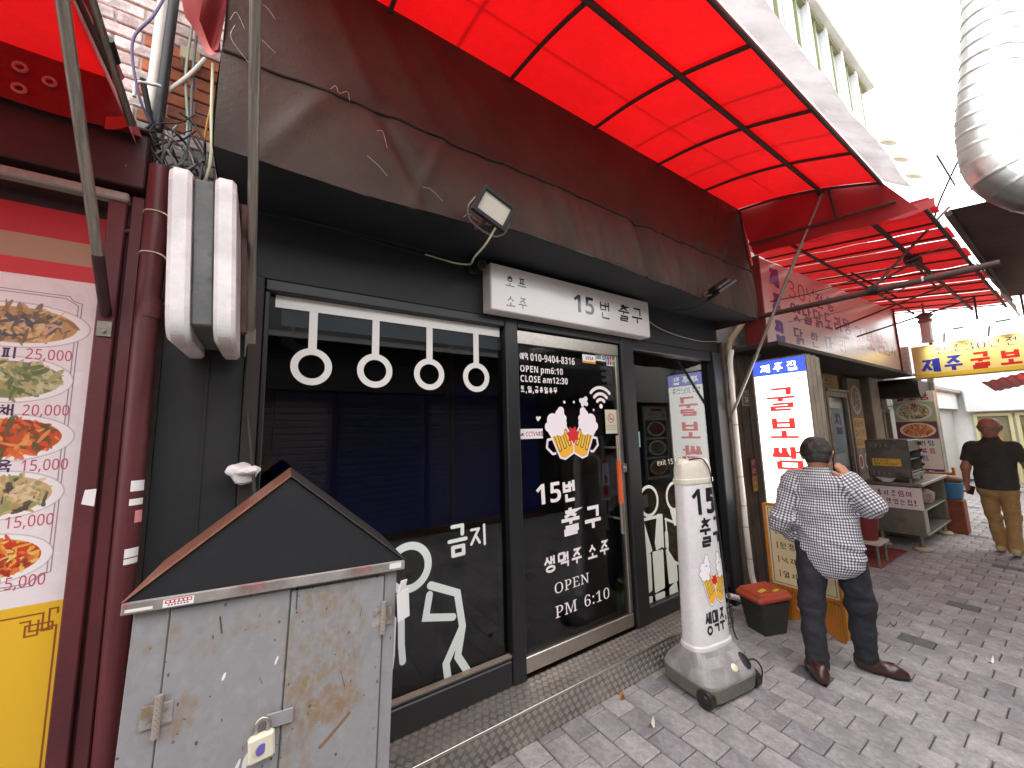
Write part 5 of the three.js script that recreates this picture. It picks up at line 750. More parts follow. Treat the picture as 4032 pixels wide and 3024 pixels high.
// ---------------------------------------------------------------- the oyster restaurant further along
const faceX = (x, z0, z1, y0, y1) => { const g = card(-(z1 - z0) / 2, (z1 - z0) / 2, y0, y1, 0); g.rotateY(-Math.PI / 2); g.translate(x, 0, (z0 + z1) / 2); return g; };
{
  const b = placed('oyster_restaurant', 'brown fronted oyster restaurant with boards, door and posters beyond the pub', 'building', [7, 0, -2.25]);
  part(b, 'wall', [box(4.08, 10.4, 0, 2.55, -2.7, -2.26)], MAT.brownBoard);
  part(b, 'upper_wall', [box(4.14, 10.4, 2.56, 6.2, -2.8, -2.2)], MAT.concrete);
  for (const [x0, x1, d] of [[4.085, 4.23, 0.02], [4.235, 4.4, 0], [4.405, 4.56, 0.008], [4.565, 4.74, 0.014]]) part(b, 'wall_board', [box(x0, x1, 0.06, 2.6, -2.258, -2.13 + d, 0.004)], MAT.brownBoard);
  part(b, 'pale_jamb', [box(4.745, 4.8, 0.05, 2.5, -2.258, -2.12, 0.005)], MAT.beigeMetal);
  part(b, 'soffit', [box(4.3, 9.6, 2.5, 2.545, -2.25, -1.66, 0.004)], MAT.darkBrown);
  const dark = M(0x1a1c1c, 0.5), gl = MAT.glass;
  for (const [x0, x1] of [[5.2, 6.1], [6.15, 7.05]]) { const d = sub(b, 'window'); part(d, 'frame', [box(x0, x1, 2.3, 2.38, -2.258, -2.19, 0.004), box(x0, x1, 0.5, 0.6, -2.258, -2.19, 0.004), box(x0, x0 + 0.05, 0.602, 2.298, -2.258, -2.19, 0.003), box(x1 - 0.05, x1, 0.602, 2.298, -2.258, -2.19, 0.003)], MAT.beigeMetal); part(d, 'pane', [box(x0 + 0.051, x1 - 0.051, 0.603, 2.297, -2.23, -2.225)], M(0x26303a, 0.1)); }
  const dr = sub(b, 'door');
  part(dr, 'frame', [box(7.1, 7.98, 2.12, 2.2, -2.258, -2.19, 0.004), box(7.1, 7.16, 0.02, 2.118, -2.258, -2.19, 0.004), box(7.92, 7.98, 0.02, 2.118, -2.258, -2.19, 0.004), box(7.1, 7.98, 2.203, 2.24, -2.258, -2.17, 0.003)], MAT.beigeMetal);
  part(dr, 'pane', [box(7.161, 7.919, 0.1, 2.117, -2.235, -2.228)], M(0x2f3b44, 0.15));
  part(dr, 'door_notice', [card(7.3, 7.8, 1.25, 1.95, -2.2275)], printed(canvasTex(256, 360, (g) => { g.fillStyle = '#7f8f9b'; g.fillRect(0, 0, 256, 360); write(g, '집', 40, 40, 170, { col: '#1d2360', wide: 1, pen: [0.17, 0.18] }); })));
  part(b, 'wall_notice', [card(7.15, 7.85, 2.25, 2.48, -2.2575)], printed(canvasTex(256, 110, (g) => { g.fillStyle = '#a8824a'; g.fillRect(0, 0, 256, 110); write(g, '굴전', 60, 8, 44, { col: '#5d4326', wide: 1.3 }); write(g, '보쌈', 60, 58, 44, { col: '#5d4326', wide: 1.3 }); })));
  part(b, 'dish_poster', [card(8.04, 8.6, 0.9, 2.42, -2.18)], printed(canvasTex(300, 800, (g, w, h) => {
    g.fillStyle = '#6b5a44'; g.fillRect(0, 0, w, h); dish(g, 150, 170, 120, 130, ['#7d5b3e', '#5b4433', '#8f6a4a', '#a8876a', '#4a382c'], 8, '#a49a8c');
    g.fillStyle = '#b48d52'; g.fillRect(10, 330, 280, 260); for (const [y, t] of [[350, '생굴보쌈'], [430, '갈치조림'], [510, '닭도리탕']]) write(g, t, 26, y, 56, { col: '#4f3a22', wide: 0.9 });
    g.fillStyle = '#7c7262'; g.fillRect(10, 600, 134, 190); g.fillStyle = '#5f5a52'; g.fillRect(154, 600, 134, 190); dish(g, 76, 700, 50, 60, ['#8c3a22', '#a85a32', '#5b3020'], 9); dish(g, 220, 700, 50, 60, ['#5b2020', '#8c3026', '#3d1c18'], 10);
  }), 0.6));
  part(b, 'poster_board', [box(8.02, 8.62, 0.1, 2.45, -2.258, -2.183, 0.004)], MAT.beigeMetal);
  part(b, 'pillar', [box(8.72, 9.2, 0, 2.5, -2.258, -2.08, 0.012)], M(null, 0.5, { map: grainTex(0x7a6d5e, { amt: 0.2, fine: 0.1, rep: 0.5, s: 160 }), metalness: 0.2 }));
  for (const [x0, x1] of [[9.28, 9.62], [9.64, 10.0]]) { const d = sub(b, 'window'); part(d, 'frame', [box(x0, x1, 2.4, 2.45, -2.258, -2.15, 0.003), box(x0, x1, 1.9, 1.96, -2.258, -2.15, 0.003), box(x0, x0 + 0.04, 0.9, 1.898, -2.258, -2.15, 0.003), box(x1 - 0.04, x1, 0.9, 1.898, -2.258, -2.15, 0.003), box(x0, x1, 0.84, 0.898, -2.258, -2.13, 0.003)], MAT.beigeMetal); part(d, 'pane', [box(x0 + 0.041, x1 - 0.041, 0.9, 1.899, -2.22, -2.215), box(x0, x1, 1.962, 2.398, -2.22, -2.215)], dark); }
  // its big painted fascia
  const s = thing('restaurant_fascia_sign', 'large painted sheet sign in blue and red lettering under the far red canopy', 'sign', [4.53, 2.54, -1.86], -0.046);
  part(s, 'box', [box(0, 4.2, 0.004, 1.02, -0.2, -0.004, 0.01)], MAT.whiteWall);
  part(s, 'face', [card(0.002, 4.198, 0.006, 1.018, 0)], printed(canvasTex(2048, 512, (g, w, h) => {
    g.fillStyle = '#d9cfc9'; g.fillRect(0, 0, w, h); srand(44); for (let i = 0; i < 400; i++) { g.fillStyle = `rgba(150,130,120,${rnd() * 0.06})`; g.fillRect(rnd() * w, rnd() * h, rnd() * 16, rnd() * 120); }
    const B = '#3b3f9c', R = '#b3262c', P = '#3c2f66';
    [['제', 20], ['주', 180], ['집', 340]].forEach(([c, y]) => write(g, c, 90, y, 140, { col: B, wide: 0.82, pen: [0.18, 0.24] }));
    write(g, '30년', 300, 70, 110, { col: R, wide: 1.1, gap: 0.3, latin: 0.8, font: '100px sans-serif', pen: [0.08, 0.12] }); write(g, '전통', 640, 90, 100, { col: P, wide: 1.25, gap: 0.3, pen: [0.11, 0.17] });
    write(g, '옛날닭도리탕', 300, 205, 120, { col: P, wide: 1.08, gap: 0.12, pen: [0.12, 0.18] }); write(g, '닭한마리', 310, 360, 105, { col: P, wide: 1.2, gap: 0.7, pen: [0.12, 0.18] });
    write(g, '굴보쌈', 1180, 240, 170, { col: R, wide: 1.05, gap: 0.12, pen: [0.13, 0.17] }); write(g, '김치', 1730, 300, 110, { col: P, wide: 1.1, gap: 0.1, pen: [0.09, 0.12] });
  }), 0.28, { clearcoat: 0.5, clearcoatRoughness: 0.18 }));
  part(s, 'edge_trim', [box(-0.03, -0.002, -0.02, 1.03, -0.2, 0.02, 0.004)], M(0x7a2420, 0.6)); part(s, 'edge_trim', [box(4.202, 4.23, -0.02, 1.03, -0.2, 0.02, 0.004)], M(0x7a2420, 0.6));
  // lit blade sign
  const L = placed('lit_sign_box', 'tall lit white sign box with blue top and red oyster dish lettering', 'sign', [4.4, 0.9, -1.67]);
  const bladeArt = (g, w, h) => {
    g.fillStyle = '#fbfaf2'; g.fillRect(0, 0, w, h); g.fillStyle = '#2a3cc4'; g.fillRect(0, 0, w, h * 0.105);
    const k = w / 0.5, o = { pen: [0.15, 0.17], wide: 0.92 };
    write(g, '제주집', 0.06 * k, 0.035 * k, 0.105 * k, { ...o, col: '#fbf9e6', wide: 1.02, gap: 0.22 });
    write(g, '원조30년전통', 0.045 * k, 0.19 * k, 0.075 * k, { col: '#3d3618', wide: 0.78, gap: 0.1, pen: [0.09, 0.09], latin: 0.44, font: '100px sans-serif' });
    ['굴', '보', '쌈'].forEach((c, i) => write(g, c, 0.075 * k, (0.315 + i * 0.315) * k, 0.255 * k, { col: '#d8201c', wide: 1.32, pen: [0.1, 0.21] }));
    write(g, '생굴보쌈', 0.07 * k, 1.28 * k, 0.085 * k, { col: '#2c3aa8', wide: 0.95, gap: 0.15, pen: [0.08, 0.09] }); write(g, '갈치조림', 0.07 * k, 1.41 * k, 0.085 * k, { col: '#2c8a52', wide: 0.95, gap: 0.15, pen: [0.08, 0.09] });
  };
  const bt = canvasTex(512, 1620, bladeArt);
  const litM = new THREE.MeshPhysicalMaterial({ map: bt, emissive: 0xffffff, emissiveMap: bt, emissiveIntensity: 0.75, roughness: 0.4 });
  part(L, 'case', [box(4.266, 4.58, 0.92, 2.36, -1.91, -1.435, 0.008), box(4.35, 4.357, 0.91, 2.37, -1.912, -1.431), box(4.46, 4.467, 0.91, 2.37, -1.912, -1.431)], MAT.beigeMetal);
  part(L, 'lit_face', [faceX(4.263, -1.9, -1.445, 0.94, 2.35)], litM);
  part(L, 'face_rim', [box(4.254, 4.266, 0.915, 0.94, -1.912, -1.431), box(4.254, 4.266, 2.35, 2.365, -1.912, -1.431), box(4.254, 4.266, 0.94, 2.35, -1.912, -1.9), box(4.254, 4.266, 0.94, 2.35, -1.445, -1.431)], MAT.galv);
  part(L, 'stand', [box(4.3, 4.36, 0, 0.919, -1.88, -1.83, 0.004), box(4.48, 4.54, 0, 0.919, -1.88, -1.83, 0.004), box(4.3, 4.54, 0, 0.03, -1.9, -1.5, 0.004)], MAT.rustBar);
  const ra = new THREE.RectAreaLight(0xfffaf0, 0.35, 0.44, 1.4); ra.position.set(4.245, 1.645, -1.672); ra.lookAt(0, 1.645, -1.672); ra.name = 'sign_glow'; L.add(ra); ra.position.sub(new THREE.Vector3(4.4, 0.9, -1.67)); ra.castShadow = true;
  // house number
  const hp = placed('house_number_plate', 'dark blue house number plate reading 34 on the brown boards', 'sign', [4.49, 1.93, -2.1]);
  part(hp, 'plate', [at(extrude(shapeOf([[-0.07, -0.1], [0.07, -0.1], [0.07, 0.07], [0, 0.1], [-0.07, 0.07]]), 0.004, 0.003), 4.49, 2.03, -2.118)], M(0xb9b4ae, 0.5));
  part(hp, 'number', [at(extrude(shapeOf([[-0.066, -0.095], [0.066, -0.095], [0.066, 0.066], [0, 0.094], [-0.066, 0.066]]), 0.001), 4.49, 2.03, -2.1105)], M(0x1c2036, 0.45));
  part(hp, 'lettering', [card(4.425, 4.555, 1.94, 2.12, -2.1083)], decal(canvasTex(260, 360, (g) => { write(g, '사직로', 66, 54, 42, { col: '#cfcac4', wide: 0.9, gap: 0.12, pen: [0.12, 0.12] }); g.fillStyle = '#b9b4ae'; g.fillRect(0, 142, 260, 6); write(g, '34', 78, 186, 128, { col: '#d2ccc2', latin: 0.46, gap: 0.16 }); })));
  solo('poster_strip', 'small red and yellow poster strip on the brown boards beside white drain pipe', 'poster', [at(card(-0.05, 0.05, -0.17, 0.17, 0), 4.5, 1.18, -2.107)], printed(canvasTex(96, 330, (g) => { g.fillStyle = '#a82430'; g.fillRect(0, 0, 96, 180); g.fillStyle = '#d3a733'; g.fillRect(0, 180, 96, 150); for (const [y, c] of [[14, '#e6c9c0'], [100, '#e6c9c0'], [194, '#7a4a1a'], [262, '#7a4a1a']]) write(g, y < 150 ? '금연' : '주의', 10, y, 44, { col: c, wide: 0.8, gap: 0.1 }); })));
  const pp = placed('white_drain_pipe', 'white drain pipe banded with black ties at the pub corner', 'pipe', [4.09, 0, -2.05]);
  part(pp, 'tube', [tube([[4.12, 2.5, -2.03], [4.1, 2.28, -2.05], [4.1, 1.4, -2.055], [4.1, 1.0, -2.05], [4.08, 0.75, -2.04], [4.08, 0.3, -2.03], [4.06, 0.16, -2.0], [3.9, 0.1, -1.96], [3.62, 0.19, -2.02]], 0.026, 70, 12)], MAT.pvcWhite);
  part(pp, 'black_tie', [1.72, 1.2, 0.92, 0.72, 0.42].map((y) => at(finish(new THREE.TorusGeometry(0.0275, 0.0025, 6, 20)), y > 0.95 ? 4.1 : y > 0.75 ? 4.092 : 4.08, y, y > 0.95 ? -2.054 : y > 0.75 ? -2.047 : -2.036, 0, Math.PI / 2)), MAT.blackPlastic);
  const ip = placed('insulated_pipe', 'tan taped insulated pipe bending down beside the brown boards', 'pipe', [4.3, 2.3, -2.05]);
  part(ip, 'tube', [tube([[4.36, 2.85, -1.98], [4.27, 2.72, -2.03], [4.2, 2.6, -2.08], [4.17, 2.4, -2.09], [4.19, 2.2, -2.09], [4.16, 2.0, -2.09]], 0.03, 40, 10), tube([[4.6, 2.8, -1.95], [4.66, 2.68, -1.98], [4.68, 2.55, -2.0], [4.62, 2.44, -2.04]], 0.032, 30, 10)], M(null, 0.8, { map: grainTex(0xb09a7c, { amt: 0.18, fine: 0.12, stain: 0.3, stainCol: 0x7c6548, rep: 0.2, s: 165 }) }));
}

// ---------------------------------------------------------------- far red canopy with ribs
const can2 = (z) => 3.37 + 0.16 * -z;
{
  const c = placed('far_red_canopy', 'older ribbed red canopy over the oyster restaurant front', 'canopy', [6.9, 3.4, -1.2]);
  srand(55); let x = 4.35;
  while (x < 9.4) { const w = rr(0.36, 0.46), x0 = x, x1 = Math.min(x + w, 9.5); const slit = rnd() < 0.35 ? 0.016 : -0.02, part0 = rr(-0.6, -0.5);
    part(c, 'cover_strip', [triUV(sheet((u, v) => { const xx = lerp(x0, x1 - slit, u), z = lerp(-1.98, part0, v); return [xx, can2(z) + 0.014 + 0.03 * Math.sin(u * Math.PI) * 0.4 + 0.02 * (n3(xx * 4, z * 5, 1, 3) - 0.5), z]; }, 6, 18))], MAT.redPVCold); x += w; }
  for (let xx = 4.5; xx < 9.5; xx += 0.45) part(c, 'rib', [rod([xx, can2(-1.95) - 0.012, -1.95], [xx, can2(-0.56) - 0.012, -0.56], 0.011)], MAT.rustBar);
  for (const z of [-1.55, -0.9, -0.57]) part(c, 'long_bar', [rod([4.4, can2(z) - 0.04, z], [9.5, can2(z) - 0.04, z], z === -0.9 ? 0.02 : 0.016)], MAT.rustBar);
  part(c, 'hub', [box(5.78, 5.94, can2(-0.9) - 0.11, can2(-0.9) - 0.03, -0.96, -0.84, 0.01)], MAT.rustBar);
  for (const [a, q] of [[[5.86, 3.42, -0.9], [4.5, 2.9, -0.97]], [[4.5, 2.9, -0.95], [5.5, 3.76, -0.55]], [[5.86, 3.42, -0.9], [7.4, 3.42, -0.95]], [[7.4, 3.45, -0.92], [6.3, 2.95, -1.75]], [[8.3, 3.4, -0.75], [6.9, 2.9, -1.7]], [[8.3, 3.42, -0.75], [8.32, 3.1, -0.76]], [[6.2, 3.6, -1.5], [6.6, 3.25, -1.2]]]) part(c, 'brace', [rod(a, q, 0.0115)], MAT.rustBar);
  part(c, 'outer_flap', [triUV(sheet((u, v) => { const xx = lerp(6.4, 9.6, u); return [xx, 3.45 - 0.3 * v + 0.05 * (n3(xx * 3, v, 2, 4) - 0.5) * v, -0.54 + 0.12 * v + 0.04 * (n3(xx * 4, 3, v, 5) - 0.5)]; }, 50, 6))], M(0x7a746a, 0.85, { transmission: 0.2, side: THREE.DoubleSide }));
  part(c, 'near_hem', [triUV(sheet((u, v) => { const z = lerp(-1.9, -0.5, u); return [4.36 - 0.03 * v, can2(z) - 0.1 * v + 0.02 * Math.sin(u * 20) * v, z]; }, 30, 3))], MAT.redPVCdense);
  const p = placed('cross_pipe', 'thick brown pipe crossing the lane under the far red canopy', 'pipe', [4.5, 2.88, -1.2]);
  part(p, 'tube', [rod([4.5, 2.885, -2.12], [4.52, 2.85, -0.26], 0.026, 0.026, 14)], MAT.rustBar);
  part(p, 'clamp', [rod([4.504, 2.871, -0.99], [4.506, 2.87, -0.93], 0.036, 0.036, 12)], MAT.blackPlastic); part(p, 'band', [rod([4.513, 2.862, -0.66], [4.5132, 2.8618, -0.648], 0.0275, 0.0275, 12)], MAT.pvcWhite);
  solo('cable', 'thin black line crossing the painted fascia sign', 'cable', [tube([[4.45, 3.0, -1.75], [4.5, 2.99, -1.4], [4.5, 3.02, -0.9], [4.55, 3.1, -0.5]], 0.005, 30, 5)], MAT.cableBlack, 'cables');
  solo('cable', 'pale thin cable slung below the brown cross pipe', 'cable', [tube([[4.7, 2.8, -1.7], [5.0, 2.86, -1.35], [5.2, 2.98, -0.95], [5.3, 3.1, -0.7]], 0.005, 30, 5)], MAT.cableGrey, 'cables');
}

// ---------------------------------------------------------------- hanging yellow sign, food sign and rolled awning
{
  const y = placed('yellow_hanging_sign', 'yellow sign with blue and red lettering hung across the lane', 'sign', [9.1, 2.39, -0.9]);
  part(y, 'box', [box(9.004, 9.22, 2.4, 2.93, -1.57, -0.1, 0.01)], M(0xcdb06a, 0.5));
  part(y, 'face', [faceX(9.0, -1.562, -0.108, 2.407, 2.923)], printed(canvasTex(1450, 516, (g, w, h) => {
    g.fillStyle = '#eedf8f'; g.fillRect(0, 0, w, h); g.fillStyle = '#e6c93d'; g.fillRect(0, h - 60, w, 60); const k = w / 1.454;
    write(g, '원조30년전통', 0.26 * k, 0.035 * k, 0.12 * k, { col: '#4a3a78', wide: 1.0, gap: 0.28, pen: [0.09, 0.11], font: '100px serif', latin: 0.7 });
    [['제', '#2838b0', 0.06], ['주', '#2838b0', 0.31], ['굴', '#c4211f', 0.58], ['보', '#c4211f', 0.86], ['쌈', '#c4211f', 1.13]].forEach(([c, col, x]) => write(g, c, x * k, 0.2 * k, 0.255 * k, { col, wide: 0.9, pen: [0.14, 0.18] }));
  }), 0.4));
  part(y, 'hanger', [rod([9.1, 2.93, -1.35], [9.1, 3.25, -1.35], 0.02), rod([9.1, 2.93, -0.4], [9.1, 3.5, -0.4], 0.012)], MAT.rustBar);
  const glow = new THREE.MeshPhysicalMaterial({ color: 0xffffff, emissive: 0xfff8ee, emissiveIntensity: 1.2, roughness: 0.5 });
  for (const z of [-1.22, -0.8, -0.36]) { part(y, 'sign_lamp', [at(bevelBox(0.07, 0.05, 0.3, 0.012), 8.84, 3.1, z, 0, 0, -0.5)], glow); const sp = new THREE.SpotLight(0xfff2dc, 0.3, 0, 0.9, 0.6); sp.position.set(8.8 - 9.1, 3.05 - 2.39, z + 0.9); sp.target.position.set(9.0 - 9.1, 2.6 - 2.39, z + 0.9); sp.castShadow = true; y.add(sp, sp.target); }
  part(y, 'lamp_arm', [rod([9.05, 2.95, -1.2], [8.85, 3.1, -1.15], 0.008), rod([9.05, 2.95, -0.75], [8.85, 3.12, -0.7], 0.008), rod([9.05, 2.95, -0.35], [8.85, 3.12, -0.3], 0.008), rod([8.85, 3.1, -1.3], [8.85, 3.12, -0.2], 0.009)], MAT.blackPlastic);
  const fp = placed('fluted_drop_post', 'white fluted post hanging from the far canopy above the yellow sign', 'post', [8.8, 2.9, -1.33]);
  const fl = (y0, y1, r) => { const g = finish(new THREE.CylinderGeometry(r, r, y1 - y0, 48, 1)), p = g.attributes.position; for (let i = 0; i < p.count; i++) { const a = Math.atan2(p.getZ(i), p.getX(i)), q = 1 - 0.08 * (0.5 + 0.5 * Math.cos(a * 12)); p.setX(i, p.getX(i) * q); p.setZ(i, p.getZ(i) * q); } g.computeVertexNormals(); g.translate(8.8, (y0 + y1) / 2, -1.33); return g; };
  part(fp, 'shaft', [fl(2.98, 3.26, 0.065)], MAT.whitePlastic); part(fp, 'capital', [at(lathe([[0.066, 0], [0.085, 0.02], [0.085, 0.05], [0.06, 0.07], [0.11, 0.12], [0.03, 0.17], [0, 0.17]], 20), 8.8, 3.26, -1.33)], MAT.beigeMetal); part(fp, 'rod', [rod([8.8, 3.42, -1.33], [8.8, can2(-1.33), -1.33], 0.016)], MAT.galv);
  part(fp, 'collar', [at(lathe([[0.066, 0], [0.075, 0.01], [0.075, 0.03], [0.066, 0.04]], 20), 8.8, 2.95, -1.33)], MAT.whitePlastic);
  const f = placed('food_sign', 'upright sign board with two food pictures beyond the steel cart', 'sign', [10.1, 0.7, -1.85]);
  part(f, 'case', [box(10.004, 10.2, 0.72, 2.25, -2.1, -1.56, 0.008)], MAT.galv);
  part(f, 'face', [faceX(10.0, -2.092, -1.568, 0.73, 2.24)], printed(canvasTex(512, 1476, (g, w, h) => {
    g.fillStyle = '#eeeee2'; g.fillRect(0, 0, w, h); write(g, '굴보쌈', 40, 30, 110, { col: '#b82830', wide: 1.1, gap: 0.28, pen: [0.13, 0.16] }); g.fillStyle = '#b9c79a'; g.fillRect(0, 175, w, 360); g.fillStyle = '#7a4048'; g.fillRect(0, 520, w, 300);
    dish(g, 250, 340, 235, 170, ['#7fa35a', '#d9dccb', '#c83a3a', '#e8e0cf', '#e3b3b0', '#a3bd7c'], 21, '#e9e4dc'); dish(g, 265, 670, 225, 130, ['#d8723c', '#e39a5e', '#c9502a', '#e8c08a'], 22, '#f1e8c8');
    [['닭도리탕', '#3a3f86', 850], ['제육볶음', '#b03338', 980], ['아구찜', '#3f62b8', 1105], ['갈치', '#4a4a44', 1215]].forEach(([t, c, y0]) => write(g, t, 60, y0, 92, { col: c, wide: 0.9, gap: 0.2, pen: [0.1, 0.12] })); g.fillStyle = '#2a34b4'; g.fillRect(0, 1340, w, 136); write(g, '제주집', 120, 1362, 92, { col: '#eeeef4', wide: 0.9 });
  }), 0.4, { emissive: 0xffffff, emissiveIntensity: 0 }));
  part(f, 'foot', [box(10.04, 10.16, 0, 0.718, -1.9, -1.8, 0.004)], MAT.rustBar);
  const r = placed('rolled_awning', 'dark brown rounded awning box beyond the hanging yellow sign end', 'awning', [9.8, 2.1, -1.95]);
  part(r, 'roll', [rod([9.55, 2.3, -2.15], [9.55, 2.3, -1.62], 0.17, 0.17, 24), box(9.45, 10.6, 2.14, 2.46, -2.15, -1.64, 0.05)], MAT.darkBrown);
  const gp = placed('steel_post', 'grey steel post beside the upright food sign', 'post', [10.4, 0, -1.62]);
  part(gp, 'tube', [box(10.34, 10.44, 0, 2.5, -1.66, -1.58, 0.008)], MAT.galv);
  const mt = placed('window_grille', 'white framed grille window high beyond the painted fascia', 'window', [9.5, 2.5, -1.72]);
  part(mt, 'frame', [box(9.3, 9.34, 2.5, 3.0, -1.95, -1.65)], MAT.whiteWall); part(mt, 'bars', Array.from({ length: 6 }, (_, i) => box(9.29, 9.299, 2.52 + i * 0.075, 2.55 + i * 0.075, -1.94, -1.66)).concat(Array.from({ length: 4 }, (_, i) => box(9.284, 9.289, 2.5, 2.98, -1.92 + i * 0.08, -1.9 + i * 0.08))), MAT.whitePlastic);
}

// ---------------------------------------------------------------- steel cart with oven, tub, buckets, bench
{
  const c = placed('steel_cart', 'stainless steel cooking cart on legs before the oyster restaurant', 'cart', [8.1, 0, -1.68]);
  const dull = M(null, 0.42, { map: grainTex(0x8b8578, { amt: 0.12, fine: 0.08, stain: 0.25, stainCol: 0x5c5446, rep: 0.7, s: 171 }), metalness: 0.75 });
  part(c, 'front_panel', [box(7.4, 7.42, 0.2, 0.84, -1.94, -1.42, 0.004)], dull); part(c, 'top', [box(7.36, 8.92, 0.842, 0.885, -1.98, -1.38, 0.008)], dull);
  part(c, 'back_panel', [box(7.421, 8.88, 0.2, 0.84, -1.94, -1.92)], dull); part(c, 'end_panel', [box(8.86, 8.88, 0.2, 0.84, -1.919, -1.42)], dull);
  part(c, 'lower_shelf', [box(7.421, 8.859, 0.2, 0.225, -1.919, -1.4, 0.004)], dull); part(c, 'middle_shelf', [box(7.421, 8.859, 0.5, 0.52, -1.919, -1.42, 0.004)], dull);
  part(c, 'corner_post', [box(7.42, 7.46, 0.226, 0.84, -1.455, -1.415, 0.004)], dull); part(c, 'corner_post', [box(8.82, 8.86, 0.226, 0.84, -1.455, -1.415, 0.004)], dull); part(c, 'inner_panel', [box(7.5, 7.7, 0.226, 0.499, -1.44, -1.43)], M(0xb9b6ac, 0.6));
  for (const [x, z] of [[7.48, -1.48], [7.48, -1.88], [8.8, -1.48], [8.8, -1.88]]) { const l = part(c, 'leg', [rod([x, 0.05, z], [x, 0.199, z], 0.026)], MAT.galv); part(l, 'foot_pad', [at(lathe([[0, 0], [0.085, 0], [0.09, 0.02], [0.08, 0.045], [0, 0.05]], 18), x, 0, z)], M(0xb9ac90, 0.8)); }
  const s = placed('cart_sign', 'pale sign board with maroon lettering on the front of the steel cart', 'sign', [7.385, 0.53, -1.66]);
  part(s, 'board', [box(7.375, 7.398, 0.535, 0.825, -1.93, -1.395, 0.004)], M(0xd8c6bf, 0.55));
  part(s, 'lettering', [faceX(7.3735, -1.925, -1.4, 0.54, 0.82)], printed(canvasTex(1024, 546, (g, w, h) => { g.fillStyle = '#ddcdc8'; g.fillRect(0, 0, w, h); const o = { col: '#6e2340', wide: 0.78, gap: 0.16, pen: [0.1, 0.13] }; write(g, '갈치조림이', 130, 80, 158, o); write(g, '맛있는집!', 330, 300, 150, { ...o, wide: 0.72 }); }), 0.5));
  const o = placed('steel_oven', 'small steel oven with yellow notice on top of the cart', 'oven', [7.75, 0.886, -1.7]);
  const ov = M(null, 0.5, { map: grainTex(0x6f6a62, { amt: 0.15, fine: 0.08, stain: 0.2, stainCol: 0x3c3832, rep: 0.5, s: 172 }), metalness: 0.6 });
  part(o, 'case', [box(7.43, 7.47, 0.94, 1.46, -1.92, -1.47, 0.02), box(7.471, 8.1, 1.3, 1.46, -1.92, -1.475, 0.01), box(7.471, 8.1, 0.94, 1.0, -1.92, -1.475, 0.006), box(8.06, 8.1, 1.001, 1.299, -1.92, -1.475), box(7.471, 8.06, 1.001, 1.299, -1.92, -1.88)], ov);
  part(o, 'vent_slot', [[1.36, 4], [1.1, 2], [0.97, 4]].flatMap(([yy, n]) => Array.from({ length: n }, (_, i) => box(7.422, 7.431, yy, yy + 0.05, -1.86 + i * 0.055, -1.853 + i * 0.055))), M(0xa59f92, 0.4, { metalness: 0.6 }));
  part(o, 'tray', [box(7.5, 8.05, 1.19, 1.2, -1.87, -1.48), box(7.5, 8.05, 1.02, 1.03, -1.87, -1.48)], MAT.steel); part(o, 'foot', [[7.45, -1.9], [7.45, -1.5], [8.06, -1.9], [8.06, -1.5]].map(([x, z]) => rod([x, 0.886, z], [x, 0.94, z], 0.013)), MAT.galv);
  part(o, 'knob', [1.4, 1.3, 1.2, 1.1].map((yy) => rod([8.0, yy, -1.475], [8.0, yy, -1.44], 0.025, 0.022, 12)), MAT.blackPlastic);
  part(o, 'notice', [faceX(7.4285, -1.86, -1.56, 1.1, 1.2)], printed(canvasTex(300, 110, (g) => { g.fillStyle = '#dcb02e'; g.fillRect(0, 0, 300, 110); write(g, '당근보리밥', 16, 16, 34, { col: '#6b5222', wide: 0.8 }); write(g, '함께하기 부탁드립니다', 16, 62, 34, { col: '#6b5222', wide: 0.62, gap: 0.08 }); })));
  srand(8);
  const lump = (x, y, z, r, s2) => { const g = finish(new THREE.IcosahedronGeometry(r, 3)), p = g.attributes.position; for (let i = 0; i < p.count; i++) { const q = 0.75 + 0.5 * n3(p.getX(i) * 18 + s2, p.getY(i) * 18, p.getZ(i) * 18, 3); p.setXYZ(i, p.getX(i) * q + x, p.getY(i) * q * 0.8 + y, p.getZ(i) * q + z); } g.computeVertexNormals(); return g; };
  solo('black_bag', 'dark bag on the middle shelf of the steel cart', 'bag', [lump(7.75, 0.62, -1.6, 0.13, 1)], M(0x2a2c30, 0.5)); solo('cloth_bundle', 'pale pink cloth bundle on the middle shelf of the steel cart', 'cloth', [lump(8.25, 0.62, -1.58, 0.14, 7)], M(0xc0a49a, 0.85)); solo('white_bowl', 'white bowl on the cart top under the oven corner', 'bowl', [at(lathe([[0.05, 0], [0.06, 0.005], [0.1, 0.05], [0.102, 0.055], [0.094, 0.05], [0.05, 0.012], [0, 0.01]], 24), 7.39, 0.886, -1.73)], MAT.whitePlastic);
  const t = placed('red_tub', 'dark red plastic tub with wide rim on a low stool by the cart', 'tub', [6.42, 0.27, -1.77]);
  part(t, 'tub_body', [at(lathe([[0, 0], [0.11, 0], [0.115, 0.01], [0.15, 0.3], [0.144, 0.3], [0.105, 0.02], [0, 0.02]], 28), 6.42, 0.275, -1.77)], M(0x74231f, 0.45)); part(t, 'rim', [at(lathe([[0.15, 0.3], [0.2, 0.325], [0.202, 0.333], [0.195, 0.335], [0.144, 0.312], [0.144, 0.3]], 28), 6.42, 0.275, -1.77)], M(0xa84a44, 0.4));
  const st = placed('low_stool', 'low pale stool carrying the red tub', 'stool', [6.42, 0, -1.77]); part(st, 'seat', [box(6.24, 6.62, 0.24, 0.273, -1.93, -1.6, 0.008)], M(0xb9b4a6, 0.7)); for (const [x, z] of [[6.28, -1.89], [6.58, -1.89], [6.28, -1.64], [6.58, -1.64]]) part(st, 'leg', [rod([x, 0, z], [x, 0.239, z], 0.015)], MAT.galv);
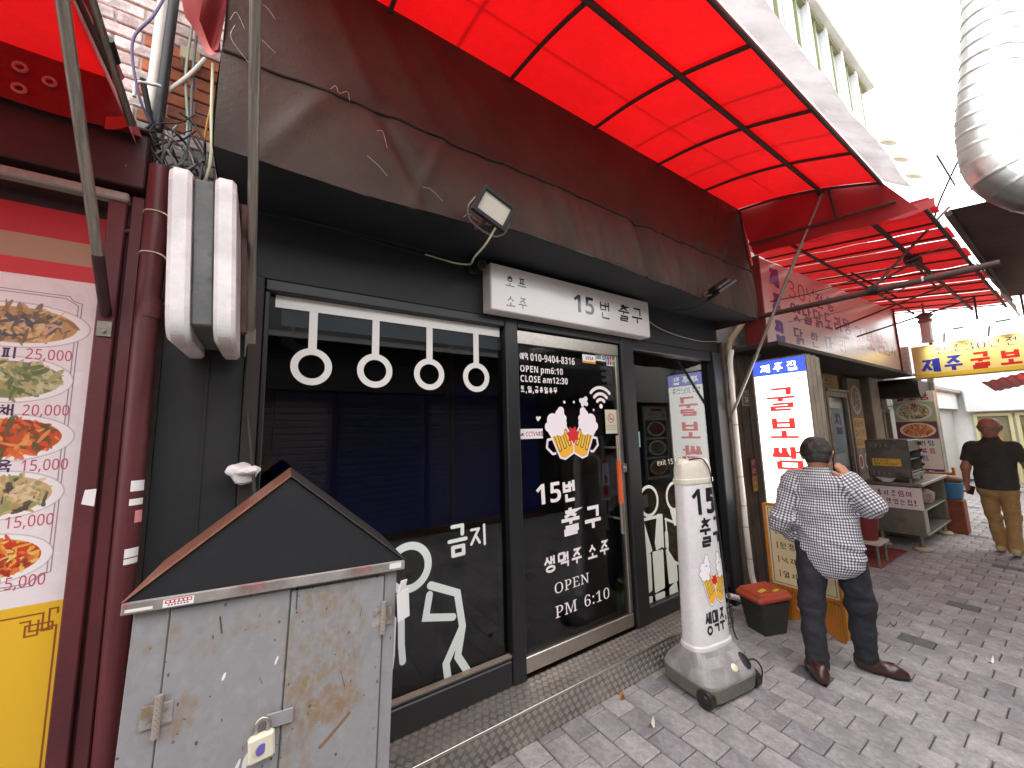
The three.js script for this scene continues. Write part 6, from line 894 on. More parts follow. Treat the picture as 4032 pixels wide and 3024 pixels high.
  solo('red_mat', 'worn red mat on the paving beside the steel cart', 'mat', [box(6.2, 7.3, 0.002, 0.01, -2.05, -1.6, 0.002)], M(null, 0.95, { map: grainTex(0x7d3a30, { amt: 0.25, stain: 0.5, stainCol: 0x3a302c, rep: 0.6, s: 175 }) }));
  const bn = placed('orange_bench', 'orange wooden bench seat behind the steel cart', 'bench', [9.45, 0, -1.65]);
  part(bn, 'backrest', [box(9.6, 9.64, 0.55, 0.86, -2.0, -1.42, 0.01)], MAT.orangeWood); part(bn, 'seat', [box(9.2, 9.6, 0.4, 0.44, -2.0, -1.42, 0.008)], MAT.orangeWood); part(bn, 'side', [box(9.55, 9.66, 0, 0.95, -1.42, -1.385, 0.008)], MAT.orangeWood); part(bn, 'side', [box(9.55, 9.66, 0, 0.95, -2.04, -2.005, 0.008)], MAT.orangeWood);
  const bk = placed('blue_bucket', 'blue bucket with brown pots stacked beside the cart end', 'bucket', [9.1, 0, -1.4]);
  part(bk, 'bucket_body', [at(lathe([[0, 0], [0.1, 0], [0.14, 0.24], [0.15, 0.245], [0.15, 0.26], [0.135, 0.26], [0.1, 0.02], [0, 0.02]], 24), 9.1, 0.5, -1.38)], M(0x3f7fa8, 0.4)); part(bk, 'crate', [box(8.98, 9.24, 0, 0.498, -1.5, -1.27, 0.012)], M(null, 0.7, { map: grainTex(0x7a3f26, { amt: 0.25, rep: 0.3, s: 177 }) })); part(bk, 'pot', [at(lathe([[0, 0], [0.1, 0.01], [0.13, 0.07], [0.11, 0.12], [0.05, 0.14], [0, 0.14]], 20), 9.1, 0.72, -1.38)], M(0x6d4a3c, 0.6));
}

// ---------------------------------------------------------------- bin and menu stand at the pub corner
{
  const b = thing('plastic_bin', 'dark grey bin with orange red lid at the end of the step', 'bin', [3.66, 0, -1.74], -0.35);
  const loftBox = (y0, w0, d0, y1, w1, d1) => { const P = (w, d, y) => [[-w, y, -d], [w, y, -d], [w, y, d], [-w, y, d]], A = P(w0, d0, y0), B = P(w1, d1, y1), t = []; for (let i = 0; i < 4; i++) { const j = (i + 1) % 4; t.push(...quad(A[j], A[i], B[i], B[j])); } t.push(...quad(B[3], B[2], B[1], B[0]), ...quad(A[0], A[1], A[2], A[3])); return polyGeo(t); };
  part(b, 'bin_body', [loftBox(0, 0.105, 0.09, 0.25, 0.14, 0.115)], M(null, 0.55, { map: grainTex(0x33342f, { amt: 0.15, rep: 0.4, s: 181 }) }));
  const lid = M(null, 0.6, { map: grainTex(0xb5452c, { amt: 0.14, fine: 0.1, stain: 0.4, stainCol: 0x8a6a58, rep: 0.4, s: 182 }) });
  part(b, 'lid', [at(bevelBox(0.34, 0.06, 0.27, 0.022), 0, 0.285, 0, 0, 0, 0.03), at(bevelBox(0.3, 0.03, 0.23, 0.014), 0, 0.318, 0, 0, 0, 0.03)], lid);
  part(b, 'yellow_sticker', [at(box(-0.045, 0.045, 0, 0.0015, -0.018, 0.018), -0.06, 0.3345, 0.05, 0.3, 0, 0.03), at(box(-0.035, 0.035, 0, 0.0015, -0.014, 0.014), 0.05, 0.3375, 0.08, 0.3, 0, 0.03)], M(0xd8c03a, 0.6));
  const m = placed('menu_stand', 'cream menu board in an orange wooden frame behind the man in checked shirt', 'sign', [3.95, 0, -1.53]);
  part(m, 'frame', [box(3.9, 3.935, 0.03, 1.0, -1.79, -1.765, 0.004), box(3.9, 3.935, 0.03, 1.0, -1.285, -1.26, 0.004), box(3.9, 3.935, 0.985, 1.01, -1.764, -1.286, 0.004), box(3.898, 3.937, 0.285, 0.315, -1.764, -1.286, 0.004)], MAT.orangeWood);
  { const sk = new THREE.Shape(); sk.moveTo(-0.24, 0); sk.lineTo(-0.2, 0.0); sk.quadraticCurveTo(-0.1, 0.07, 0, 0.08); sk.quadraticCurveTo(0.1, 0.07, 0.2, 0); sk.lineTo(0.24, 0); sk.lineTo(0.24, 0.28); sk.lineTo(-0.24, 0.28); sk.lineTo(-0.24, 0); const h = new THREE.Path(); h.absellipse(0.02, 0.18, 0.1, 0.065, 0, 7, true); sk.holes.push(h); const g = extrude(sk, 0.02, 0.002); g.rotateY(-Math.PI / 2); g.translate(3.928, 0, -1.525); part(m, 'skirt_board', [triUV(g)], MAT.orangeWood); }
  part(m, 'panel', [box(3.908, 3.93, 0.316, 0.984, -1.764, -1.286)], M(0xd9c79a, 0.6));
  part(m, 'print', [faceX(3.9065, -1.762, -1.288, 0.318, 0.982)], printed(canvasTex(474, 664, (g, w, h) => { g.fillStyle = '#e0d2a4'; g.fillRect(0, 0, w, h); g.strokeStyle = '#3a3d63'; g.lineWidth = 5; g.strokeRect(16, 16, w - 32, h - 32); [['굴국밥', 60], ['비빔밥', 180], ['된장찌개', 300], ['낙지볶음', 420], ['멸치국수', 540]].forEach(([t, y]) => { g.fillStyle = '#b8302c'; g.fillRect(60, y, 9, 58); write(g, t, 88, y + 2, 54, { col: '#3a2c24', wide: 0.9, gap: 0.22, pen: [0.1, 0.12] }); }); }), 0.5));
  part(m, 'rear_leg', [beam([3.94, 0.95, -1.75], [4.05, 0.0, -1.75], 0.025, 0.03), beam([3.94, 0.95, -1.3], [4.05, 0.0, -1.3], 0.025, 0.03)], MAT.orangeWood);
  srand(91);
  [['small orange dry leaf lying at the foot of the step', 2.02, -1.87, 0xb5703c], ['pale scrap of paper on the paving before the step', 1.98, -1.62, 0xcfc6bc], ['dark crumpled leaf on the paving near the bottom edge', 1.72, -1.33, 0x3a2f2a], ['tiny white paper bit on the paving right of the walking shoes', 4.4, -0.62, 0xe6e2da], ['brown dry leaf on the paving behind the shoes', 4.55, -1.15, 0x5b3d2e]].forEach(([l, x, z, c]) => { const g = sheet((u, v) => [(u - 0.5) * 0.045, 0.006 + 0.012 * (u - 0.5) ** 2 * 12 + 0.008 * Math.sin(v * 5), (v - 0.5) * 0.028 * Math.sin(Math.PI * (0.1 + 0.8 * u))], 6, 4, 0.001); g.rotateY(rnd() * 6); g.translate(x, 0, z); solo('litter_scrap', l, 'litter', [g], M(c, 0.8)); });
}

// ---------------------------------------------------------------- tall white building over the roofs, duct, poles
{
  const b = placed('white_tower_block', 'tall white building with olive framed windows rising above the red canopies', 'building', [10, 0, -3.4]);
  part(b, 'wall', [box(4.9, 15.6, 6.25, 10.35, -4.5, -2.75)], MAT.whiteWall); part(b, 'cornice', [box(4.7, 15.8, 12.2, 12.9, -4.6, -2.6, 0.03)], MAT.whiteWall); part(b, 'window_back', [box(5, 15.5, 10.352, 12.198, -4.4, -3.0)], M(0x6f7a80, 0.3));
  const olive = M(0x8c8a66, 0.6);
  for (let i = 0; i < 9; i++) { const x = 5.05 + i * 1.17, d = sub(b, 'window'); part(d, 'pier', [box(x, x + 0.16, 10.352, 12.198, -2.99, -2.75)], MAT.whiteWall); part(d, 'frame', [box(x + 0.162, x + 1.16, 12.1, 12.198, -2.95, -2.78), box(x + 0.162, x + 1.16, 10.352, 10.44, -2.95, -2.78), box(x + 0.162, x + 0.22, 10.442, 12.098, -2.95, -2.8), box(x + 0.64, x + 0.69, 10.442, 12.098, -2.95, -2.82)], olive); part(d, 'pane', [box(x + 0.222, x + 1.16, 10.442, 12.098, -2.9, -2.895)], M(0xb9c6c4, 0.12)); }
  const fx = placed('roof_lamps', 'cluster of pale roof lamps beside the tall white building corner', 'lamp', [15, 9, -2.3]);
  for (const [x, y, z] of [[14.6, 9.6, -2.35], [14.9, 9.1, -2.2], [15.2, 8.6, -2.05]]) part(fx, 'lamp_head', [at(lathe([[0, 0.2], [0.12, 0.18], [0.2, 0], [0.17, 0], [0.1, 0.14], [0, 0.15]], 14), x, y, z, 0, 0.6), rod([x, y + 0.18, z], [x + 0.3, y + 0.5, z - 0.5], 0.03)], M(0xc9c2ae, 0.6));
  // spiral duct
  const du = placed('spiral_duct', 'big silver spiral ventilation duct bending at the upper right', 'duct', [4.6, 3.4, -0.2]);
  const path = new THREE.CatmullRomCurve3([[4.62, 6.4, 0.04], [4.6, 5.2, -0.02], [4.58, 4.5, -0.1], [4.55, 3.9, -0.19], [4.55, 3.56, -0.17], [4.6, 3.32, 0.0], [4.68, 3.24, 0.3], [4.7, 3.24, 0.9], [4.7, 3.24, 1.9]].map((p) => new THREE.Vector3(...p))), N = 420, RS = 28, fr = path.computeFrenetFrames(N), pos = [], idx = [];
  for (let i = 0; i <= N; i++) { const c = path.getPointAt(i / N), s = (i / N) * 44; for (let j = 0; j <= RS; j++) { const a = (j / RS) * Math.PI * 2, ph = (s + j / RS) % 1, elbow = i / N > 0.42 && i / N < 0.62, r = 0.175 + (elbow ? (ph < 0.08 ? 0.006 : 0) : ph < 0.12 ? 0.008 : 0); const v = c.clone().addScaledVector(fr.normals[i], Math.cos(a) * r).addScaledVector(fr.binormals[i], Math.sin(a) * r); pos.push(v.x, v.y, v.z); } }
  for (let i = 0; i < N; i++) for (let j = 0; j < RS; j++) { const a = i * (RS + 1) + j, c2 = a + RS + 1; idx.push(a, c2, a + 1, a + 1, c2, c2 + 1); }
  const dg = new THREE.BufferGeometry(); dg.setAttribute('position', new THREE.Float32BufferAttribute(pos, 3)); dg.setIndex(idx); dg.computeVertexNormals();
  part(du, 'spiral_tube', [triUV(finish(dg))], M(null, 0.34, { map: grainTex(0xb5b8b3, { amt: 0.06, fine: 0.05, stain: 0.15, stainCol: 0x868880, rep: 0.8, s: 191 }), metalness: 0.85 }));
  part(du, 'hanger_strap', [box(4.2, 4.9, 3.7, 3.72, -0.44, -0.43)], MAT.galv);
  solo('cable', 'black cable slanting in front of the spiral duct', 'cable', [tube([[5.2, 4.6, 0.02], [4.9, 4.2, -0.12], [4.7, 3.95, -0.3], [4.75, 3.6, -0.5], [5.0, 3.5, -0.6]], 0.007, 40, 6)], MAT.cableBlack, 'cables');
  const ps = [['left brown scaffold pole at the top right corner', [5.2, 3.85, -0.1], [5.0, 6.2, 0.0]], ['right brown scaffold pole at the top right corner', [5.2, 3.9, 0.02], [5.0, 6.2, 0.14]]];
  for (const [l, a, q] of ps) solo('scaffold_pole', l, 'pole', [rod(a, q, 0.04, 0.04, 12)], M(null, 0.7, { map: grainTex(0x7a5f55, { amt: 0.2, rep: 0.3, s: 193 }) }), 'brown scaffold poles');
  const eb = placed('duct_canopy', 'dark brown sheet roof hanging under the spiral duct', 'canopy', [6.5, 3.2, 0.3]);
  part(eb, 'sheet', [triUV(sheet((u, v) => [lerp(4.9, 9.2, u), lerp(3.5, 3.2, v) + 0.03 * (n3(u * 9, v * 3, 1) - 0.5), lerp(-0.5, 1.5, v)], 30, 12, 0.01))], M(null, 0.8, { map: grainTex(0x4a2c2a, { amt: 0.2, rep: 0.8, s: 194 }) })); part(eb, 'edge_bar', [rod([4.9, 3.48, -0.5], [9.2, 3.45, -0.5], 0.025)], MAT.rustBar);
}

// ---------------------------------------------------------------- the bright end of the lane
{
  const w = placed('white_annex', 'plain white building flanking the far lane on the left', 'building', [13.5, 0, -2.6]);
  part(w, 'wall', [box(10.7, 17.5, 2.05, 2.5, -4, -2.25)], MAT.whiteWall); part(w, 'shop_wall', [box(10.7, 17.5, 0, 2.04, -4, -2.4)], M(0xb9bcb8, 0.7)); part(w, 'cornice', [box(10.6, 17.6, 2.502, 2.62, -4.1, -2.15, 0.02)], M(0x9b8f88, 0.7));
  for (const [x0, x1] of [[11.1, 12.2], [12.5, 13.6], [13.9, 15]]) { const d = sub(w, 'window'); part(d, 'frame', [box(x0, x1, 0.3, 0.36, -2.4, -2.33), box(x0, x1, 1.9, 1.96, -2.4, -2.33), box(x0, x0 + 0.06, 0.361, 1.899, -2.4, -2.33), box(x1 - 0.06, x1, 0.361, 1.899, -2.4, -2.33)], MAT.whitePlastic); part(d, 'pane', [box(x0 + 0.061, x1 - 0.061, 0.361, 1.899, -2.37, -2.365)], M(0x6b7478, 0.1)); }
  const dp = placed('dark_door_post', 'dark grey shutter post at the near end of the white annex', 'post', [11, 0, -2.1]); part(dp, 'post', [box(10.72, 10.85, 0, 2.1, -2.24, -2.02, 0.006)], M(0x4a4c50, 0.5));
  const sf = placed('end_shop', 'pale shop with glass doors closing the far end of the lane', 'building', [17.5, 0, -0.5]);
  part(sf, 'wall', [box(17.6, 19, 0, 4.6, -6, 3)], MAT.whiteWall); part(sf, 'sign_board', [box(17.3, 17.598, 1.95, 2.65, -2.1, -0.55, 0.02)], M(0xdcdedb, 0.6)); part(sf, 'sign_board', [box(17.28, 17.598, 1.9, 2.6, -0.52, 1.2, 0.02)], M(0xe4e0c4, 0.6));
  part(sf, 'lettering', [faceX(17.297, -2.0, -0.7, 2.15, 2.5)], decal(canvasTex(640, 172, (g) => write(g, '한국금연상', 10, 26, 116, { col: '#ffffff', wide: 0.86, gap: 0.2, pen: [0.18, 0.2] }))));
  part(sf, 'lettering', [faceX(17.277, -0.45, 0.3, 2.1, 2.5)], decal(canvasTex(420, 224, (g) => { write(g, '나들이가', 10, 20, 84, { col: '#6d6a52', wide: 0.9, pen: [0.09, 0.1] }); g.fillStyle = '#8a8668'; for (let i = 0; i < 5; i++) g.fillRect(20 + i * 50, 140, 38, 18); })));
  for (const [z0, z1] of [[-2.0, -1.3], [-1.25, -0.55], [-0.5, 0.4]]) { const d = sub(sf, 'glass_door'); part(d, 'frame', [box(17.5, 17.598, 1.82, 1.9, z0, z1), box(17.5, 17.598, 0, 1.82, z0, z0 + 0.07), box(17.5, 17.598, 0, 1.82, z1 - 0.07, z1)], M(0xcfcb9a, 0.5)); part(d, 'pane', [box(17.58, 17.597, 0.02, 1.818, z0 + 0.071, z1 - 0.071)], M(0x8c8a70, 0.15)); part(d, 'display', [box(17.54, 17.578, 0.5, 1.3, z0 + 0.1, z1 - 0.2, 0.01), box(17.54, 17.578, 1.4, 1.6, z0 + 0.1, z1 - 0.3, 0.01)], M(z0 < -1 ? 0xa87b4c : 0x5a6a72, 0.6)); }
  const aw = placed('maroon_awning', 'small ribbed maroon awning with red lamps at the far end', 'awning', [14.5, 2.5, -0.6]);
  part(aw, 'roof', [triUV(sheet((u, v) => [lerp(13.6, 15.6, v), lerp(2.55, 2.85, u) - 0.12 * v + 0.012 * Math.sin(u * 60), lerp(-1.35, -0.1, u)], 60, 4, 0.012))], M(null, 0.6, { map: grainTex(0x7d2530, { amt: 0.15, rep: 0.5, s: 198 }) }));
  part(aw, 'prop', [rod([14.2, 2.1, -0.1], [14.2, 2.7, -0.6], 0.025)], MAT.pvcWhite);
  const lampM = new THREE.MeshPhysicalMaterial({ color: 0x802010, emissive: 0xff3a10, emissiveIntensity: 0.6, roughness: 0.5 });
  for (const [z, l] of [[-0.62, 'left glowing red lamp tube under the far maroon awning'], [-0.3, 'right glowing red lamp tube under the far maroon awning']]) { const t = placed('red_lamp', l, 'lamp', [14.4, 2.44, z]); part(t, 'tube', [rod([14.4, 2.44, z - 0.14], [14.4, 2.46, z + 0.14], 0.04, 0.04, 12)], lampM); const pl = new THREE.PointLight(0xff4a20, 0.12); pl.position.set(-0.08, -0.06, 0); pl.castShadow = true; t.add(pl); }
  const cr = placed('wall_bracket_pipe', 'white upright pipe on the white annex corner', 'pipe', [10.66, 0, -2.2]); part(cr, 'tube', [rod([10.66, 0.9, -2.14], [10.66, 2.9, -2.14], 0.035)], MAT.pvcWhite);
  const eb = placed('electric_box', 'small grey meter box on the far white annex wall', 'box', [12.3, 1.4, -2.3]); part(eb, 'case', [box(12.25, 12.45, 1.35, 1.75, -2.4, -2.25, 0.01)], M(0xd2d2cc, 0.6)); part(eb, 'dial', [box(12.3, 12.4, 1.58, 1.68, -2.249, -2.24), box(12.3, 12.4, 1.42, 1.52, -2.249, -2.24)], M(0x6a6a6a, 0.5));
}

// ---------------------------------------------------------------- the other side of the lane, seen in the glass
{
  const o = placed('opposite_shops', 'row of shops on the other side of the lane mirrored in the pub glass', 'building', [3, 0, 1.8]);
  part(o, 'wall', [box(-8, 24, 0, 3.9, 2.22, 3.0)], MAT.concrete); part(o, 'fascia', [box(-8, 24, 2.4, 3.1, 2.0, 2.218)], M(0x4a4644, 0.7));
  for (let x = -5; x < 13; x += 1.5) { const w = sub(o, 'shutter'); part(w, 'curtain', Array.from({ length: 22 }, (_, i) => box(x + 0.04, x + 1.4, 0.06 + i * 0.1, 0.15 + i * 0.1, 2.19, 2.218, 0.008)), M([0x55585a, 0x77736c, 0x46484a, 0x8c867c][Math.floor((x + 5) / 1.5) % 4], 0.5)); part(w, 'guide', [box(x - 0.03, x + 0.035, 0, 2.39, 2.16, 2.218)], MAT.rustBar); }
  const bricks = new THREE.InstancedMesh(bevelBox(0.29, 0.08, 0.05, 0.005), M(null, 0.8, { map: grainTex(0xd5d2c8, { amt: 0.1, rep: 0.5, s: 201 }) }), 400), ob = new THREE.Object3D(); let n = 0;
  for (let r = 0; r < 20; r++) for (let i = 0; i < 20 && n < 400; i++) { ob.position.set(6.9 + i * 0.3 + (r & 1) * 0.15, 2.42 + r * 0.075, 1.985); ob.updateMatrix(); bricks.setMatrixAt(n++, ob.matrix); }
  bricks.name = 'white_bricks'; bricks.userData = { kind: 'stuff' }; bricks.castShadow = bricks.receiveShadow = true; bricks.position.set(-3, 0, -1.8); o.add(bricks);
  const mb = placed('opposite_menu_board', 'tall board of dish photographs on the other side of the lane', 'sign', [8.8, 0.4, 2.1]);
  part(mb, 'board', [box(8.3, 9.3, 0.4, 2.3, 2.1, 2.155, 0.01)], M(0x9a9a94, 0.6));
  { const g = card(-0.48, 0.48, 0.42, 2.28, 0); g.rotateY(Math.PI); g.translate(8.8, 0, 2.096); part(mb, 'print', [g], printed(canvasTex(300, 580, (q, w, h) => { q.fillStyle = '#cfcac2'; q.fillRect(0, 0, w, h); q.fillStyle = '#a3242c'; q.fillRect(60, 14, 150, 22); write(q, '생고기전문', 24, 50, 44, { col: '#98303a', wide: 0.9 }); [['#8a3030', '#a85048', '#5a2020'], ['#6a7a50', '#b0a878', '#405030'], ['#b07040', '#d09050', '#805028']].forEach((c, i) => { q.fillStyle = '#2b2b2a'; q.fillRect(12, 110 + i * 155, 276, 140); dish(q, 150, 180 + i * 155, 115, 60, c, 40 + i); }); }))); }
  const oc = placed('added_shade_canopy', 'added grey canopy keeping the other side of the lane dark', 'canopy', [3, 3.1, 2]);  // added canopy, put in to darken the opposite shopfronts
  part(oc, 'cover', [triUV(sheet((u, v) => [lerp(-7, 4.2, u), lerp(3.3, 3.1, v), lerp(2.2, 1.7, v)], 40, 8, 0.004))], M(0x8d8a86, 0.8));
  for (let x = -6.5; x < 4.3; x += 1.5) part(oc, 'bar', [rod([x, 3.28, 2.19], [x, 3.08, 1.71], 0.014)], MAT.rustBar);
  const vp = placed('opposite_vent_pipe', 'pale vent pipe on the wall across the lane', 'pipe', [9.6, 1, 1.8]); part(vp, 'tube', [rod([9.55, 1.2, 1.8], [9.55, 5, 1.8], 0.14, 0.14, 20)], MAT.galv);
}

// ---------------------------------------------------------------- people: smooth-joined tapered limbs meshed from a distance field
const smin = (a, b, k) => { const h = clamp(0.5 + 0.5 * (b - a) / k); return lerp(b, a, h) - k * h * (1 - h); };
function capsule(p, b) {                            // b: {a, b, ra, rb, flat?} tapered capsule; flat squeezes depth (local x of the body)
  const [ax, ay, az] = b.a, [bx, by, bz] = b.b, dx = bx - ax, dy = by - ay, dz = bz - az, l = dx * dx + dy * dy + dz * dz || 1e-9, fl = b.flat ?? 1;
  const t = clamp(((p[0] - ax) * dx + (p[1] - ay) * dy + (p[2] - az) * dz) / l), qx = (p[0] - ax - dx * t) * fl, qy = p[1] - ay - dy * t, qz = p[2] - az - dz * t;
  return Math.hypot(qx, qy, qz) - lerp(b.ra, b.rb, t);
}
function meshField(field, lo, hi, cell) {          // marching cubes over a box, result in metres
  const size = Math.max(hi[0] - lo[0], hi[1] - lo[1], hi[2] - lo[2]), R = Math.ceil(size / cell) + 4, mc = new MarchingCubes(R, new THREE.MeshBasicMaterial(), false, false, 420000), half = size / 2 + 2 * cell, c = [0, 1, 2].map((i) => (lo[i] + hi[i]) / 2);
  mc.isolation = 0;
  const lim = [0, 1, 2].map((i) => (hi[i] - lo[i]) / 2 + 2 * cell);
  for (let k = 0; k < R; k++) for (let j = 0; j < R; j++) for (let i = 0; i < R; i++) {
    const q = [i, j, k].map((n) => ((n - R / 2) / (R / 2)) * half);
    mc.field[(k * R + j) * R + i] = Math.abs(q[0]) > lim[0] || Math.abs(q[1]) > lim[1] || Math.abs(q[2]) > lim[2] ? -1 : -field([q[0] + c[0], q[1] + c[1], q[2] + c[2]]);
  }
  mc.update();
  const n = mc.count, p = new Float32Array(n * 3);
  for (let i = 0; i < n; i++) for (let a = 0; a < 3; a++) p[i * 3 + a] = mc.positionArray[i * 3 + a] * half + c[a];
  const g = new THREE.BufferGeometry(); g.setAttribute('position', new THREE.BufferAttribute(p, 3));
  const nn = new Float32Array(n * 3), e = cell * 0.6;
  for (let i = 0; i < n; i++) { const q = [p[i * 3], p[i * 3 + 1], p[i * 3 + 2]], d = [0, 1, 2].map((a) => { const u = q.slice(), v = q.slice(); u[a] += e; v[a] -= e; return field(u) - field(v); }), l = Math.hypot(...d) || 1; nn.set(d.map((x) => x / l), i * 3); }
  g.setAttribute('normal', new THREE.BufferAttribute(nn, 3));
  for (let i = 0; i < n; i += 3) { const A = new THREE.Vector3().fromArray(p, i * 3), B = new THREE.Vector3().fromArray(p, i * 3 + 3), C = new THREE.Vector3().fromArray(p, i * 3 + 6), f = B.sub(A).cross(C.sub(A)), m = new THREE.Vector3(nn[i * 3] + nn[i * 3 + 3] + nn[i * 3 + 6], nn[i * 3 + 1] + nn[i * 3 + 4] + nn[i * 3 + 7], nn[i * 3 + 2] + nn[i * 3 + 5] + nn[i * 3 + 8]); if (f.dot(m) < 0) for (let a = 0; a < 3; a++) { [p[i * 3 + 3 + a], p[i * 3 + 6 + a]] = [p[i * 3 + 6 + a], p[i * 3 + 3 + a]]; [nn[i * 3 + 3 + a], nn[i * 3 + 6 + a]] = [nn[i * 3 + 6 + a], nn[i * 3 + 3 + a]]; } }
  return triUV(g);
}
const union = (bones, k) => (p) => { let d = 1e3; for (const b of bones) d = smin(d, capsule(p, b), b.k ?? k); return d; };
// cloth coordinates: along each bone and round it
function limbUV(g, bones) {
  const p = g.attributes.position, uv = g.attributes.uv;
  for (let i = 0; i < p.count; i += 3) {
    const c = [0, 1, 2].map((a) => (p.array[i * 3 + a] + p.array[i * 3 + 3 + a] + p.array[i * 3 + 6 + a]) / 3); let best = 0, bd = 1e9; bones.forEach((b, k) => { const d = capsule(c, b) + (b.bias ?? 0); if (d < bd) { bd = d; best = k; } });
    const b = bones[best], A = new THREE.Vector3(...b.a), D = new THREE.Vector3(...b.b).sub(A).normalize(), X = new THREE.Vector3(...(b.front ?? [1, 0, 0])); X.addScaledVector(D, -X.dot(D)).normalize(); const Y = new THREE.Vector3().crossVectors(D, X);
    let a0 = null;
    for (let q = 0; q < 3; q++) { const v = new THREE.Vector3().fromArray(p.array, (i + q) * 3).sub(A); let a = Math.atan2(v.dot(Y), v.dot(X)); if (a0 === null) a0 = a; else if (a - a0 > Math.PI) a -= 2 * Math.PI; else if (a0 - a > Math.PI) a += 2 * Math.PI; uv.setXY(i + q, a * (b.uvr ?? (b.ra + b.rb) / 2), v.dot(D)); }
  }
  return g;
}
const bone = (a, b, ra, rb, o = {}) => ({ a, b, ra, rb, ...o });
// a hand: palm and five bent fingers from joints. w: wrist, dir: to the knuckles, side: towards the thumb, curl: bend of the fingers
function handBones(w, dir, side, curl = 0.8, s = 1) {
  const D = new THREE.Vector3(...dir).normalize(), S = new THREE.Vector3(...side); S.addScaledVector(D, -S.dot(D)).normalize(); const N = new THREE.Vector3().crossVectors(S, D), W = new THREE.Vector3(...w), out = [], V = (v) => [v.x, v.y, v.z];
  const pt = (d, sd, n) => W.clone().addScaledVector(D, d * s).addScaledVector(S, sd * s).addScaledVector(N, n * s);
  for (const sd of [-0.027, -0.009, 0.009, 0.026]) out.push(bone(V(pt(0.005, sd * 0.6, 0)), V(pt(0.082, sd, 0)), 0.017 * s, 0.013 * s, { k: 0.012 }));
  [[0.026, 0.072], [0.009, 0.08], [-0.009, 0.075], [-0.027, 0.06]].forEach(([sd, len]) => { let q = pt(0.082, sd, 0), a = 0; [0.45, 0.32, 0.23].forEach((f, i) => { a += curl * [0.6, 0.9, 0.7][i]; const e = q.clone().addScaledVector(D, Math.cos(a) * len * f * s).addScaledVector(N, Math.sin(a) * len * f * s); out.push(bone(V(q), V(e), (0.0095 - i * 0.0008) * s, (0.009 - i * 0.001) * s, { k: 0.004 })); q = e; }); });
  const t0 = pt(0.02, 0.024, 0.004), t1 = pt(0.05, 0.05, 0.014), t2 = pt(0.078, 0.058, 0.026); out.push(bone(V(t0), V(t1), 0.014 * s, 0.0105 * s, { k: 0.008 }), bone(V(t1), V(t2), 0.0105 * s, 0.0085 * s, { k: 0.005 }));
  return out;
}
const skin1 = M(0xb07d60, 0.6), skin2 = M(0xa56c54, 0.55);
const hairM = M(null, 0.7, { map: grainTex(0x2a2320, { amt: 0.35, fine: 0.3, rep: 0.08, s: 211 }) });
// head at c, facing f (unit, horizontal): skull, jaw, neck, nose, ears
function headField(c, f, neck, s = 1) {
  const r = [-f[2], 0, f[0]], P = (a, y, b) => [c[0] + (f[0] * a + r[0] * b) * s, c[1] + y * s, c[2] + (f[2] * a + r[2] * b) * s];
  const bones = [bone(P(-0.018, 0.03, 0), P(0.02, 0.035, 0), 0.086 * s, 0.08 * s), bone(P(0.02, 0, 0), P(0.045, -0.075, 0), 0.066 * s, 0.04 * s), bone(P(0.085, 0.005, 0), P(0.1, -0.03, 0), 0.008 * s, 0.014 * s, { k: 0.015 }), bone(P(-0.03, -0.03, 0), P(0, -0.03, 0), 0.07 * s, 0.06 * s), bone(P(0.07, -0.058, -0.018), P(0.07, -0.058, 0.018), 0.014 * s, 0.014 * s, { k: 0.02 }), bone(P(0.074, 0.018, -0.032), P(0.076, 0.018, -0.028), 0.016 * s, 0.016 * s, { k: 0.02 }), bone(P(0.074, 0.018, 0.032), P(0.076, 0.018, 0.028), 0.016 * s, 0.016 * s, { k: 0.02 }), bone(neck, P(-0.02, -0.05, 0), 0.058 * s, 0.055 * s, { k: 0.03 })];
  for (const q of [-1, 1]) bones.push(bone(P(-0.012, 0.012, q * 0.083), P(-0.005, -0.028, q * 0.08), 0.02 * s, 0.013 * s, { k: 0.008, flat: 1 }));
  return { bones, P };
}

